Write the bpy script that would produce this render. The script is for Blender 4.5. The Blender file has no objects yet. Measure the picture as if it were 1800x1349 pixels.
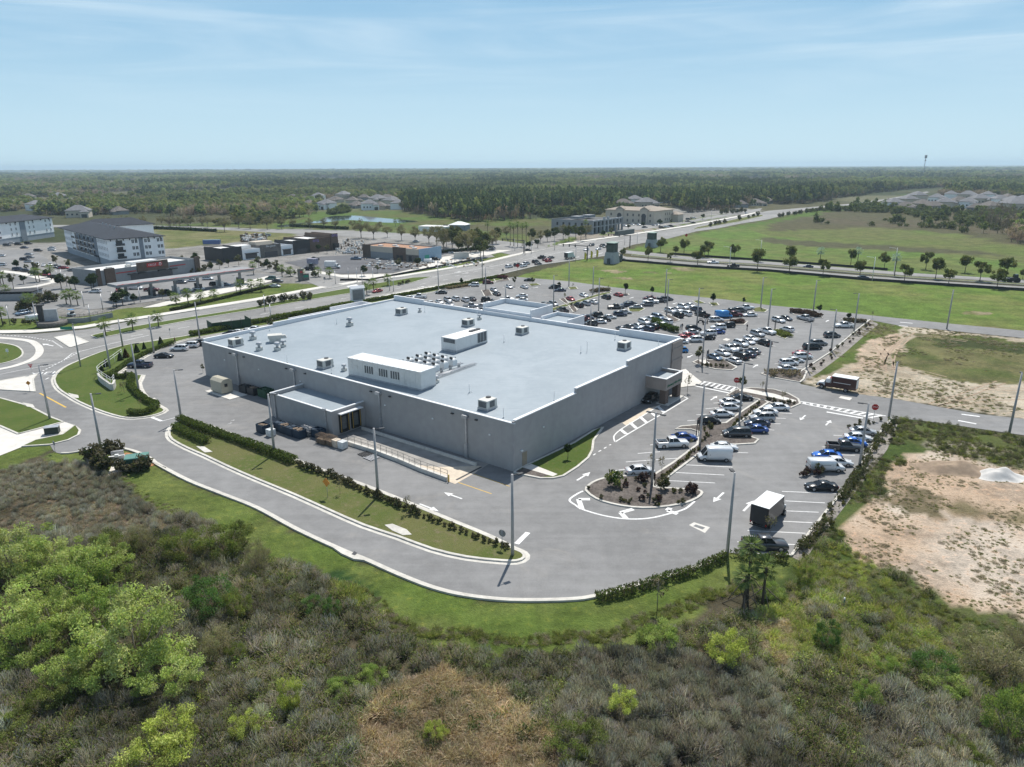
import bpy, bmesh, math, random
import numpy as np
from mathutils import Vector, Matrix, noise as mnoise
R = math.radians
SC = bpy.context.scene
COL = SC.collection
random.seed(7)
RNG = np.random.default_rng(11)
# ------------------------------------------------------------------ camera
CW, CH, F = 1800.0,1349.0,1250.0
HC = 41.0
PITCH = math.atan((674.5 - 291.5) / F)
ROLL = 0.005
_U0 = Vector((0, math.sin(PITCH), math.cos(PITCH)))
_FW = Vector((0, math.cos(PITCH),-math.sin(PITCH)))
_RT = Vector((1,0,0)) * math.cos(ROLL) - _U0 * math.sin(ROLL)
_UP = Vector((1,0,0)) * math.sin(ROLL) + _U0 * math.cos(ROLL)
cam_d = bpy.data.cameras.new('camera')
cam = bpy.data.objects.new('camera', cam_d)
COL.objects.link(cam)
cam_d.sensor_width = 36.0
cam_d.lens = 36.0 * F / CW
cam_d.clip_start = 0.5
cam_d.clip_end = 60000
M = Matrix.Identity(4)
for i in range(3):
 M[i][0] = _RT[i]; M[i][1] = _UP[i]; M[i][2] = -_FW[i]
M[2][3] = HC
cam.matrix_world = M
SC.camera = cam
def P(u, v, z=0.0):
 """ground (or height z) position of a place seen in the survey photograph"""
 d = _RT * ((u - 900) / F) - _UP * ((v - 674.5) / F) + _FW
 t = (z - HC) / d.z
 return Vector((d.x * t, d.y * t, z))
def PZ(u, v, base):
 """height of a point seen at (u,v) that stands above ground point base"""
 d = _RT * ((u - 900) / F) - _UP * ((v - 674.5) / F) + _FW
 t = base.y / d.y
 return HC + d.z * t
def PP(lst, z=0.0):
 return [P(a, b, z) for a, b in lst]
def smooth(pts, n=4, closed=False):
 out = []
 N = len(pts)
 rng = range(N) if closed else range(N - 1)
 for i in rng:
  p1 = pts[i]; p2 = pts[(i + 1) % N]
  p0 = pts[(i - 1) % N] if (closed or i > 0) else p1
  p3 = pts[(i + 2) % N] if (closed or i + 2 < N) else p2
  for k in range(n):
   t = k / n
   out.append(0.5 * ((2 * p1) + (p2 - p0) * t + (2 * p0 - 5 * p1 + 4 * p2 - p3) * t * t + (3 * p1 - p0 - 3 * p2 + p3) * t ** 3))
 if not closed: out.append(pts[-1].copy())
 return out
# ------------------------------------------------------------------ objects
def tag(o, label=None, cat=None, group=None, kind=None):
 if label: o['label'] = label
 if cat: o['category'] = cat
 if group: o['group'] = group
 if kind: o['kind'] = kind
 return o
def empty(name, loc=(0,0,0), rz=0.0, label=None, cat=None, group=None):
 o = bpy.data.objects.new(name, None)
 o.empty_display_size = 0.3
 COL.objects.link(o)
 o.location = loc; o.rotation_euler = (0,0, rz)
 return tag(o, label, cat, group)
def obj(name, me, parent=None):
 o = bpy.data.objects.new(name, me)
 COL.objects.link(o)
 if parent: o.parent = parent
 return o
class MB:
 def __init__(s): s.v = []; s.f = []; s.m = []; s.sm = []
 def add(s, vs, fs, m=0, sm=False):
  b = len(s.v)
  s.v.extend([tuple(p) for p in vs])
  for f in fs:
   s.f.append([b + i for i in f]); s.m.append(m); s.sm.append(sm)
  return s
 def box(s, c, d, m=0, rz=0.0, top=1.0, rot=None):
  """box centred on c (z = bottom), size d, top scale"""
  x, y, z = d[0] / 2, d[1] / 2, d[2]
  vs = []
  for zz, k in ((0,1),(z, top)):
   for sx, sy in ((-1,-1),(1,-1),(1,1),(-1,1)):
    vs.append(Vector((sx * x * k, sy * y * k, zz)))
  if rot: vs = [rot @ p for p in vs]
  cr, sr = math.cos(rz), math.sin(rz)
  vs = [(c[0] + p.x * cr - p.y * sr, c[1] + p.x * sr + p.y * cr, c[2] + p.z) for p in vs]
  return s.add(vs, [(3,2,1,0),(4,5,6,7),(0,1,5,4),(1,2,6,5),(2,3,7,6),(3,0,4,7)], m)
 def prism(s, poly, z0, z1, m=0, bottom=True, mtop=None):
  n = len(poly)
  ar = sum(poly[i][0] * poly[(i + 1) % n][1] - poly[(i + 1) % n][0] * poly[i][1] for i in range(n))
  if ar < 0: poly = list(reversed(poly))
  vs = [(p[0], p[1], z0) for p in poly] + [(p[0], p[1], z1) for p in poly]
  s.add(vs, [(i, (i + 1) % n, n + (i + 1) % n, n + i) for i in range(n)], m)
  b = len(s.v) - 2 * n
  s.f.append([b + n + i for i in range(n)]); s.m.append(m if mtop is None else mtop); s.sm.append(False)
  if bottom:
   s.f.append([b + n - 1 - i for i in range(n)]); s.m.append(m); s.sm.append(False)
  return s
 def tube(s, pts, r, n=6, m=0, cap=True, sm=True):
  rs = r if isinstance(r, (list, tuple)) else [r] * len(pts)
  pts = [Vector(p) for p in pts]
  rings = []
  for i, p in enumerate(pts):
   d = (pts[min(i + 1, len(pts) - 1)] - pts[max(i - 1,0)])
   d = d.normalized() if d.length > 1e-9 else Vector((0,0,1))
   a = Vector((0,0,1)) if abs(d.z) < .9 else Vector((1,0,0))
   x = d.cross(a).normalized(); y = d.cross(x)
   rings.append([p + (x * math.cos(2 * math.pi * k / n) + y * math.sin(2 * math.pi * k / n)) * rs[i] for k in range(n)])
  vs = [q for r_ in rings for q in r_]
  fs = []
  for i in range(len(pts) - 1):
   for k in range(n):
    a = i * n + k; b = i * n + (k + 1) % n
    fs.append((a, b, b + n, a + n))
  s.add(vs, fs, m, sm)
  if cap:
   b = len(s.v) - len(vs)
   s.f.append([b + n - 1 - k for k in range(n)]); s.m.append(m); s.sm.append(False)
   e = b + (len(pts) - 1) * n
   s.f.append([e + k for k in range(n)]); s.m.append(m); s.sm.append(False)
  return s
 def loft(s, rings, m=0, sm=True, caps=True):
  n = len(rings[0])
  vs = [q for r_ in rings for q in r_]
  fs = []
  for i in range(len(rings) - 1):
   for k in range(n):
    a = i * n + k; b = i * n + (k + 1) % n
    fs.append((a, b, b + n, a + n))
  s.add(vs, fs, m, sm)
  if caps:
   b = len(s.v) - len(vs)
   s.f.append([b + n - 1 - k for k in range(n)]); s.m.append(m); s.sm.append(False)
   e = b + (len(rings) - 1) * n
   s.f.append([e + k for k in range(n)]); s.m.append(m); s.sm.append(False)
  return s
 def merge(s, o, mmap=None, mat=None):
  b = len(s.v)
  for p in o.v:
   s.v.append(tuple(mat @ Vector(p)) if mat else p)
  for f, m, sm in zip(o.f, o.m, o.sm):
   s.f.append([b + i for i in f]); s.m.append(mmap[m] if mmap else m); s.sm.append(sm)
  return s
 def mesh(s, name, mats):
  me = bpy.data.meshes.new(name)
  me.from_pydata(s.v, [], s.f)
  for mt in mats: me.materials.append(mt)
  me.polygons.foreach_set('material_index', s.m)
  me.polygons.foreach_set('use_smooth', s.sm)
  me.update()
  return me
 def build(s, name, mats, parent=None, bevel=0.0):
  if not isinstance(mats, (list, tuple)): mats = [mats]
  o = obj(name, s.mesh(name, mats), parent)
  if bevel:
   md = o.modifiers.new('bevel', 'BEVEL'); md.width = bevel; md.segments = 2; md.limit_method = 'ANGLE'
  return o
# ------------------------------------------------------------------ materials
MATS = {}
def nodes(mat):
 mat.use_nodes = True
 nt = mat.node_tree
 return nt, nt.nodes.get('Principled BSDF')
def N(nt, typ, **kw):
 n = nt.nodes.new(typ)
 for k, v in kw.items():
  if k == 'ins':
   for a, b in v.items(): n.inputs[a].default_value = b
  else: setattr(n, k, v)
 return n
def noise_node(nt, coord, scale, detail=4, rough=.55, dist=0.0):
 n = N(nt, 'ShaderNodeTexNoise', ins={'Scale': scale, 'Detail': detail, 'Roughness': rough, 'Distortion': dist})
 nt.links.new(coord, n.inputs['Vector'])
 return n.outputs['Fac']
def mathn(nt, op, a, b=0.0, clamp=False):
 n = N(nt, 'ShaderNodeMath', operation=op, use_clamp=clamp)
 for i, x in enumerate((a, b)):
  if isinstance(x, (int, float)): n.inputs[i].default_value = x
  else: nt.links.new(x, n.inputs[i])
 return n.outputs[0]
def mix(nt, fac, a, b, blend='MIX'):
 n = N(nt, 'ShaderNodeMix', data_type='RGBA', blend_type=blend)
 for key, x in ((0, fac),(6, a),(7, b)):
  if isinstance(x, (int, float)): n.inputs[key].default_value = x
  elif isinstance(x, tuple): n.inputs[key].default_value = (x[0], x[1], x[2],1)
  else: nt.links.new(x, n.inputs[key])
 return n.outputs[2]
def ramp(nt, x, a, b):
 n = N(nt, 'ShaderNodeMapRange', interpolation_type='SMOOTHSTEP', ins={'From Min': a, 'From Max': b})
 nt.links.new(x, n.inputs['Value'])
 return n.outputs['Result']
def pos(nt):
 return N(nt, 'ShaderNodeNewGeometry').outputs['Position']
def ocoord(nt):
 return N(nt, 'ShaderNodeTexCoord').outputs['Object']
def bump(nt, bs, h, strength=.3, dist=.05):
 b = N(nt, 'ShaderNodeBump', ins={'Strength': strength, 'Distance': dist})
 nt.links.new(h, b.inputs['Height']); nt.links.new(b.outputs[0], bs.inputs['Normal'])
def mat(name, color, rough=.6, metal=0.0, var=.12, scale=1.2, spec=.4, coat=0.0, world=True, dirt=None, bmp=0.0):
 """surface with a mottled colour"""
 if name in MATS: return MATS[name]
 m = bpy.data.materials.new(name)
 nt, bs = nodes(m)
 c = pos(nt) if world else ocoord(nt)
 a = noise_node(nt, c, scale, 5)
 b = noise_node(nt, c, scale * .13,3)
 f = mathn(nt, 'ADD', mathn(nt, 'MULTIPLY', a, .6), mathn(nt, 'MULTIPLY', b, .4))
 f = ramp(nt, f, .32, .68)
 lo = tuple(x * (1 - var) for x in color); hi = tuple(min(1, x * (1 + var)) for x in color)
 col = mix(nt, f, lo, hi)
 if dirt:
  d = ramp(nt, noise_node(nt, c, scale * .35,6, .7), .55, .75)
  col = mix(nt, mathn(nt, 'MULTIPLY', d, dirt[3]), col, dirt[:3])
 nt.links.new(col, bs.inputs['Base Color'])
 bs.inputs['Roughness'].default_value = rough
 bs.inputs['Metallic'].default_value = metal
 bs.inputs['Specular IOR Level'].default_value = spec
 if coat:
  bs.inputs['Coat Weight'].default_value = coat; bs.inputs['Coat Roughness'].default_value = .05
 if bmp: bump(nt, bs, a, bmp, .03)
 MATS[name] = m
 return m
def glass_mat(name, color=(.02, .025, .03), rough=.06):
 if name in MATS: return MATS[name]
 m = bpy.data.materials.new(name)
 nt, bs = nodes(m)
 f = noise_node(nt, pos(nt), .7,2)
 nt.links.new(mix(nt, f, tuple(x * .7 for x in color), tuple(x * 1.3 for x in color)), bs.inputs['Base Color'])
 bs.inputs['Roughness'].default_value = rough
 bs.inputs['Specular IOR Level'].default_value = .6
 MATS[name] = m
 return m
def foliage_mat(name, inst=False, trans=.42):
 if name in MATS: return MATS[name]
 m = bpy.data.materials.new(name)
 nt, bs = nodes(m)
 at = N(nt, 'ShaderNodeAttribute', attribute_name='Col')
 if inst:
  t = N(nt, 'ShaderNodeAttribute', attribute_name='tint', attribute_type='INSTANCER').outputs['Color']
 else:
  t = N(nt, 'ShaderNodeObjectInfo').outputs['Color']
 c = mix(nt, 1.0, at.outputs['Color'], t, 'MULTIPLY')
 nt.links.new(c, bs.inputs['Base Color'])
 bs.inputs['Roughness'].default_value = .75
 bs.inputs['Specular IOR Level'].default_value = .15
 tr = N(nt, 'ShaderNodeBsdfTranslucent')
 nt.links.new(mix(nt, 1.0, c, (1.12,1.14, .75), 'MULTIPLY'), tr.inputs['Color'])
 mx = N(nt, 'ShaderNodeMixShader', ins={0: trans})
 out = nt.nodes['Material Output']
 nt.links.new(bs.outputs[0], mx.inputs[1]); nt.links.new(tr.outputs[0], mx.inputs[2])
 nt.links.new(mx.outputs[0], out.inputs['Surface'])
 MATS[name] = m
 return m
# ------------------------------------------------------------------ numpy leaf meshes
class Leaves:
 """many small leaf / twig faces with a colour each"""
 def __init__(s): s.v = []; s.c = []; s.extra = []
 def quads(s, cen, ax, ay, col):
  """cen, ax, ay: (n,3) centres and half axes; col (n,3)"""
  q = np.stack([cen - ax - ay, cen + ax - ay, cen + ax * .7 + ay, cen - ax * .7 + ay],1)
  s.v.append(q.reshape(-1,3)); s.c.append(np.repeat(col, 4,0))
 def arrays(s):
  v = np.concatenate(s.v); c = np.concatenate(s.c)
  return v, c, np.arange(len(v)).reshape(-1,4)
def quad_mesh(name, v, c, f, mat_, tid=None, extra_pts=None):
 me = bpy.data.meshes.new(name)
 nv = len(v); nf = len(f)
 ne = 0 if extra_pts is None else len(extra_pts['co'])
 me.vertices.add(nv + ne)
 co = v if ne == 0 else np.concatenate([v, extra_pts['co']])
 me.vertices.foreach_set('co', co.astype(np.float32).ravel())
 me.loops.add(nf * 4); me.polygons.add(nf)
 me.loops.foreach_set('vertex_index', f.astype(np.int32).ravel())
 me.polygons.foreach_set('loop_start', np.arange(0, nf * 4,4, dtype=np.int32))
 me.polygons.foreach_set('loop_total', np.full(nf, 4, dtype=np.int32))
 a = me.attributes.new('Col', 'FLOAT_COLOR', 'POINT')
 cc = np.ones((nv + ne, 4), np.float32); cc[:nv, :3] = c
 a.data.foreach_set('color', cc.ravel())
 if tid is not None:
  t = me.attributes.new('tid', 'INT', 'POINT')
  t.data.foreach_set('value', np.concatenate([tid, np.full(ne, -1)]).astype(np.int32))
  for nm, typ, key in (('idx', 'INT', 'idx'),('rot', 'FLOAT_VECTOR', 'rot'),('scl', 'FLOAT_VECTOR', 'scl'),('tint', 'FLOAT_COLOR', 'tint')):
   at = me.attributes.new(nm, typ, 'POINT')
   if typ == 'INT':
    at.data.foreach_set('value', np.concatenate([np.zeros(nv), extra_pts[key]]).astype(np.int32))
   elif typ == 'FLOAT_VECTOR':
    at.data.foreach_set('vector', np.concatenate([np.zeros((nv, 3)), extra_pts[key]]).astype(np.float32).ravel())
   else:
    cc = np.ones((nv + ne, 4), np.float32); cc[nv:, :3] = extra_pts[key]
    at.data.foreach_set('color', cc.ravel())
 me.materials.append(mat_)
 me.update(calc_edges=True)
 return me
def rand_dirs(n, rng):
 d = rng.normal(size=(n, 3)); return d / np.linalg.norm(d, axis=1, keepdims=True)
def leaf_axes(n, size, rng, up=0.0, aspect=.55):
 a = rand_dirs(n, rng); a[:, 2] += up; a /= np.linalg.norm(a, axis=1, keepdims=True)
 b = np.cross(a, rand_dirs(n, rng)); b /= np.linalg.norm(b, axis=1, keepdims=True) + 1e-9
 s = size * rng.uniform(.6,1.3, n)[:, None]
 return b * s * aspect, a * s
def colmix(n, cols, rng, jit=.18):
 cols = np.array(cols)
 c = cols[rng.integers(0, len(cols), n)]
 return np.clip(c * rng.uniform(1 - jit, 1 + jit, (n, 1)) * rng.uniform(1 - jit * .4,1 + jit * .4,(n, 3)),0,1)
def gn_stuff(name, tmpl, pts, mat_, label=None):
 """one object of countless plants: templates in the mesh, set on its loose points by geometry nodes"""
 vs, cs, fs, tids = [],[],[],[]
 b = 0
 for k, L in enumerate(tmpl):
  v, c, f = L.arrays()
  vs.append(v); cs.append(c); fs.append(f + b); tids.append(np.full(len(v), k)); b += len(v)
 me = quad_mesh(name, np.concatenate(vs), np.concatenate(cs), np.concatenate(fs), mat_, np.concatenate(tids), pts)
 o = obj(name, me)
 o['kind'] = 'stuff'
 if label: o['label'] = label
 ng = bpy.data.node_groups.new(name, 'GeometryNodeTree')
 ng.interface.new_socket('Geometry', in_out='INPUT', socket_type='NodeSocketGeometry')
 ng.interface.new_socket('Geometry', in_out='OUTPUT', socket_type='NodeSocketGeometry')
 gi = ng.nodes.new('NodeGroupInput'); go = ng.nodes.new('NodeGroupOutput')
 def attr(nm, typ):
  n = ng.nodes.new('GeometryNodeInputNamedAttribute'); n.data_type = typ
  n.inputs['Name'].default_value = nm
  return [x for x in n.outputs if x.enabled and x.name == 'Attribute'][0]
 tid = attr('tid', 'INT')
 def sep(k):
  c = ng.nodes.new('FunctionNodeCompare'); c.data_type = 'INT'; c.operation = 'EQUAL'
  ins = [x for x in c.inputs if x.enabled]
  ng.links.new(tid, ins[0]); ins[1].default_value = k
  s = ng.nodes.new('GeometryNodeSeparateGeometry'); s.domain = 'POINT'
  ng.links.new(gi.outputs[0], s.inputs['Geometry']); ng.links.new(c.outputs[0], s.inputs['Selection'])
  return s.outputs['Selection']
 g2i = ng.nodes.new('GeometryNodeGeometryToInstance')
 for k in reversed(range(len(tmpl))): ng.links.new(sep(k), g2i.inputs[0])
 ip = ng.nodes.new('GeometryNodeInstanceOnPoints')
 m2p = ng.nodes.new('GeometryNodeMeshToPoints')
 ng.links.new(sep(-1), m2p.inputs['Mesh'])
 ng.links.new(m2p.outputs[0], ip.inputs['Points'])
 ng.links.new(g2i.outputs[0], ip.inputs['Instance'])
 ip.inputs['Pick Instance'].default_value = True
 ng.links.new(attr('idx', 'INT'), ip.inputs['Instance Index'])
 ng.links.new(attr('rot', 'FLOAT_VECTOR'), ip.inputs['Rotation'])
 ng.links.new(attr('scl', 'FLOAT_VECTOR'), ip.inputs['Scale'])
 ng.links.new(ip.outputs[0], go.inputs[0])
 md = o.modifiers.new('scatter', 'NODES'); md.node_group = ng
 return o
def inside(px, py, poly):
 """numpy point in polygon"""
 n = len(poly); r = np.zeros(px.shape, bool)
 j = n - 1
 for i in range(n):
  xi, yi = poly[i][0], poly[i][1]; xj, yj = poly[j][0], poly[j][1]
  c = ((yi > py) != (yj > py)) & (px < (xj - xi) * (py - yi) / (yj - yi + 1e-12) + xi)
  r ^= c; j = i
 return r
_ng = np.random.default_rng(5).random((64,64))
def vnoise(x, y, s):
 """value noise on arrays, 0..1"""
 x = np.asarray(x) / s + 1000; y = np.asarray(y) / s + 1000
 xi = np.floor(x).astype(int); yi = np.floor(y).astype(int)
 fx = x - xi; fy = y - yi
 fx = fx * fx * (3 - 2 * fx); fy = fy * fy * (3 - 2 * fy)
 g = lambda a, b: _ng[a % 64, b % 64]
 return (g(xi, yi) * (1 - fx) + g(xi + 1, yi) * fx) * (1 - fy) + (g(xi, yi + 1) * (1 - fx) + g(xi + 1, yi + 1) * fx) * fy
def fbm(x, y, s):
 return .5 * vnoise(x, y, s) + .3 * vnoise(x + 31, y + 17, s * .43) + .2 * vnoise(x + 7, y + 91, s * .19)
# ------------------------------------------------------------------ sun, sky, air
SUN_AZ, SUN_EL = R(14), R(58)
sun_dir = Vector((math.sin(SUN_AZ) * math.cos(SUN_EL), math.cos(SUN_AZ) * math.cos(SUN_EL), math.sin(SUN_EL)))
sd = bpy.data.lights.new('sun', 'SUN'); sd.energy = 4.9; sd.angle = R(.53); sd.color = (1, .955, .88)
so = bpy.data.objects.new('sun', sd); COL.objects.link(so)
so.rotation_euler = (-sun_dir).to_track_quat('-Z', 'Y').to_euler()
so.location = (0,0,300)
w = bpy.data.worlds.new('World'); SC.world = w; w.use_nodes = True
nt = w.node_tree
bg = nt.nodes['Background']; bg.inputs['Strength'].default_value = .09
sky = N(nt, 'ShaderNodeTexSky', sky_type='NISHITA')
sky.sun_disc = False; sky.sun_elevation = SUN_EL; sky.sun_rotation = SUN_AZ
sky.altitude = 40; sky.air_density = 1.1; sky.dust_density = .6; sky.ozone_density = 2.2
tc = N(nt, 'ShaderNodeTexCoord').outputs['Generated']
sx = N(nt, 'ShaderNodeSeparateXYZ'); nt.links.new(tc, sx.inputs[0])
cx = N(nt, 'ShaderNodeCombineXYZ'); nt.links.new(sx.outputs[0], cx.inputs[0]); nt.links.new(mathn(nt, 'MULTIPLY', sx.outputs[2],2.4), cx.inputs[1])
mp = N(nt, 'ShaderNodeMapping', ins={'Rotation': (0,0, R(-24)), 'Scale': (1.5,6.5,1), 'Location': (2.2, .7,0)}); nt.links.new(cx.outputs[0], mp.inputs['Vector'])
mp2 = N(nt, 'ShaderNodeMapping', ins={'Rotation': (0,0, R(20)), 'Scale': (1.2,5.0,1), 'Location': (5.2,1.7,0)}); nt.links.new(cx.outputs[0], mp2.inputs['Vector'])
c1 = noise_node(nt, mp.outputs[0],1.3,9, .62,1.1); c3 = noise_node(nt, mp2.outputs[0],1.5,9, .62,1.0); c2 = noise_node(nt, cx.outputs[0],2.2,3, .5, .6)
cl = mathn(nt, 'ADD', mathn(nt, 'MULTIPLY', ramp(nt, c1, .36, .80), ramp(nt, c2, .36, .60)), mathn(nt, 'MULTIPLY', ramp(nt, c3, .38, .84), ramp(nt, c2, .60, .42)), True)
cl = mathn(nt, 'MULTIPLY', cl, ramp(nt, sx.outputs[2], .03, .17))
cl = mathn(nt, 'MULTIPLY', cl, .62)
low = mix(nt, ramp(nt, sx.outputs[2],-.01, .21),(5.9,8.2,9.5),(3.2,5.75,8.1))
skc = mix(nt, mathn(nt, 'SUBTRACT', .92, mathn(nt, 'MULTIPLY', ramp(nt, sx.outputs[2], .15, .6), .92)), sky.outputs[0], low)
nt.links.new(mix(nt, cl, skc, (8.0,9.4,10.3)), bg.inputs['Color'])
SC.view_settings.view_transform = 'Standard'
try: SC.view_settings.look = 'None'
except Exception: pass
SC.view_settings.exposure = 0.14
SC.view_settings.gamma = 1.0
SC.cycles.max_bounces = 6; SC.cycles.diffuse_bounces = 3; SC.cycles.glossy_bounces = 2
SC.cycles.transparent_max_bounces = 6; SC.cycles.volume_bounces = 0; SC.cycles.transmission_bounces = 2
SC.cycles.caustics_reflective = False; SC.cycles.caustics_refractive = False
hz = MB(); hz.box((0,6000,-1.2),(37000,23000,1.2 + 78),0)
hm = bpy.data.materials.new('haze_air'); hm.use_nodes = True
hn = hm.node_tree; hn.nodes.remove(hn.nodes['Principled BSDF'])
pv = N(hn, 'ShaderNodeVolumePrincipled', ins={'Color': (.66, .85, .98,1), 'Density': 1.15e-4, 'Anisotropy': .25})
hn.links.new(pv.outputs[0], hn.nodes['Material Output'].inputs['Volume'])
ho = hz.build('haze', hm); ho['kind'] = 'stuff'
# ------------------------------------------------------------------ ground sheet
def axis(lo, hi, a, b, step, g=1.075):
 xs = list(np.arange(a, b + .01, step))
 s = step; x = xs[-1]
 while x < hi: s *= g; x += s; xs.append(x)
 s = step; x = xs[0]
 while x > lo: s *= g; x -= s; xs.insert(0, x)
 return np.array(xs)
gx = axis(-15500,15500,-150,165,1.0)
gy = axis(-2600,14600,24,250,1.0,1.05)
GX, GY = np.meshgrid(gx, gy)
gpx, gpy = GX.ravel(), GY.ravel()
gcol = np.zeros((len(gpx),3)); gspk = np.zeros(len(gpx))
def zone(px, col, amp=1.5, col2=None, sc=18, spk=None, feather=None):
 poly = PP([(u, max(v, 291.5 - (u - 900) * .005 + 3.4)) for u, v in px])
 m = inside(gpx + (fbm(gpx, gpy, 7) - .5) * 2 * amp, gpy + (fbm(gpx + 50, gpy + 9,7) - .5) * 2 * amp, poly)
 c = np.array(col)[None, :].repeat(m.sum(),0)
 if col2 is not None:
  t = np.clip((fbm(gpx[m], gpy[m], sc) - .36) / .28,0,1)[:, None]
  c = c * (1 - t) + np.array(col2) * t
 gcol[m] = c
 if spk is not None: gspk[m] = spk
LAWN = (.088, .130, .027); LAWN2 = (.118, .146, .040); DRY = (.15, .13, .065); SCRUB = (.062, .060, .034)
SAND = (.43, .325, .235); SAND2 = (.49, .42, .345); DKGR = (.048, .066, .020)
t = np.clip((fbm(gpx, gpy, 420) - .40) / .2,0,1)[:, None]
gcol[:] = np.array((.040, .052, .022)) * (1 - t) + np.array((.085, .082, .042)) * t
near = gpy < 330
gcol[near] = np.array(SCRUB)
Zn = zone
Zn([(-400,780),(98,800),(275,830),(620,1040),(900,1140),(1200,1090),(1400,1000),(2200,1000),(2200,1500),(900,4000),(-400,1500)],(.060, .055, .034),1,(.085, .074, .048),6, spk=.3)
Zn([(-60,880),(120,885),(240,895),(330,925),(300,950),(160,925),(-60,930)],(.16, .12, .085),2,(.12, .095, .06),4)
Zn([(690,1210),(760,1180),(850,1205),(930,1270),(1000,1330),(1060,1400),(620,1420),(630,1290),(660,1240)],(.20, .145, .09),1.5,(.14, .10, .06),3)
Zn([(88,795),(215,790),(262,808),(275,818),(330,847),(450,895),(520,935),(600,970),(700,1013),(760,1036),(820,1050),(900,1058),(1000,1057),(1047,1052),(1160,1020),(1277,973),(1395,978),
 (1405,1005),(1360,1020),(1330,1035),(1240,1068),(1170,1112),(1110,1136),(1050,1152),(900,1162),(760,1146),(690,1118),(655,1082),(620,1045),(560,1012),(450,978),(370,930),(300,905),(245,882),(205,838),(150,822),(88,812)], LAWN, 1.2, LAWN2,9)
Zn([(-80,700),(50,715),(112,745),(150,770),(135,775),(90,793),(0,830),(-80,850)], LAWN, .8, LAWN2,9)
Zn([(570,1005),(620,1012),(670,1045),(655,1075),(610,1065),(575,1030)],(.030, .062, .018),1.2)
FIELD = [(895,490),(1025,456),(1090,458),(1225,470),(1350,477),(1525,493),(1800,511),(2300,540),(2300,640),(1800,583),(1675,571),(1550,558),(1450,547),(1350,538),(1275,528),(1175,518),(1075,506),(1000,496),(942,491)]
Zn(FIELD, (.104, .165, .032), .6,(.145, .168, .05),22)
for q in ([(1040,473),(1075,474),(1110,478),(1080,481)],[(1130,478),(1170,479),(1175,481),(1125,480)],[(1180,470),(1230,472),(1240,477),(1190,477)],[(1075,487),(1110,488),(1112,491),(1080,491)],
    [(1700,548),(1750,550),(1745,556),(1690,553)],[(1690,572),(1760,577),(1700,576)]):
 Zn(q, (.26, .22, .14),2.5,(.12, .13, .045),4)
Zn([(1105,440),(1150,424),(1225,410),(1350,388),(1420,376),(1480,378),(1800,428),(2300,470),(2300,560),(1800,492),(1600,480),(1462,469),(1212,451)],(.122, .148, .046), .6,(.098, .160, .034),26)
Zn([(1300,398),(1420,392),(1520,397),(1800,432),(2300,470),(2300,500),(1800,462),(1600,440),(1480,424),(1350,415)],(.118, .128, .048),4,(.105, .138, .038),30)
Zn([(1340,418),(1420,424),(1520,430),(1700,440),(1780,450),(1600,444),(1480,436),(1380,432),(1340,426)],(.080, .080, .042),5)
Zn([(1350,392),(1440,388),(1527,399),(1500,402),(1400,405),(1350,406)],(.085, .080, .042),3)
Zn([(1380,378),(1470,364),(1560,362),(1800,374),(2300,390),(2300,470),(1800,432),(1680,412),(1560,402),(1440,394),(1370,392)],(.080, .078, .040),3,(.095, .082, .052),25)
Zn([(1462,366),(1490,362),(1540,352),(1650,336),(1660,338),(1560,356),(1500,368)],(.075, .12, .028),1)
Zn([(1290,398),(1350,388),(1440,370),(1480,366),(1478,369),(1352,393),(1300,402)],(.080, .135, .026),1)
Zn([(1530,562),(1662,582),(1800,596),(2300,655),(2300,830),(1800,737),(1650,714),(1575,703),(1437,683),(1405,668),(1412,652),(1465,620),(1505,588)],(.34, .29, .215), .6,(.42, .37, .29),6, spk=.42)
Zn([(1530,563),(1580,573),(1572,590),(1545,612),(1510,636),(1470,652),(1440,662),(1412,660),(1420,650),(1467,620),(1508,586)],(.080, .115, .026),2.5,(.12, .125, .045),8, spk=.2)
Zn([(1612,588),(1690,588),(1800,602),(2300,660),(2300,740),(1800,672),(1720,672),(1640,660),(1590,645),(1572,622),(1590,605)],(.080, .100, .030),3.5,(.14, .135, .06),7, spk=.35)
Zn([(1640,596),(1720,598),(1800,610),(1800,622),(1720,614),(1650,610)],(.05, .062, .022),3)
Zn([(1520,600),(1575,585),(1582,610),(1556,640),(1545,650),(1500,648)],(.46, .36, .27),1.5,(.38, .31, .23),4)
Zn([(1395,978),(1475,880),(1520,815),(1560,745),(1590,735),(1800,768),(2300,850),(2300,1300),(1800,1100),(1560,1060),(1400,1020)],(.058, .088, .022), .8,(.085, .100, .034),7, spk=.3)
Zn([(1590,800),(1640,795),(1700,800),(1800,822),(2300,890),(2300,1290),(1800,1092),(1740,1075),(1680,1068),(1640,1040),(1590,1012),(1530,985),(1478,962),(1488,935),(1510,900),(1550,865),(1556,830)], SAND, 2.6, SAND2,8, spk=.52)
Zn([(1560,840),(1620,850),(1660,880),(1640,920),(1580,905),(1540,885)],(.15, .125, .075),4, SAND, 5, spk=.6)
Zn([(1660,870),(1760,890),(1800,910),(1800,930),(1700,925),(1650,900)],(.19, .16, .09),5, SAND, 4, spk=.65)
Zn([(1640,768),(1760,785),(1800,800),(1800,826),(1720,806),(1620,790)],(.30, .27, .22),3,(.10, .11, .05),5, spk=.5)
Zn([(1385,985),(1440,985),(1500,975),(1570,1010),(1640,1052),(1700,1082),(1800,1100),(1800,1200),(1560,1120),(1330,1075)],(.050, .074, .020),2,(.085, .092, .034),5, spk=.4)
Zn([(1330,1085),(1400,1090),(1420,1150),(1360,1170),(1320,1150)],(.34, .30, .23),1.5,(.22, .19, .13),3, spk=.4)
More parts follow.
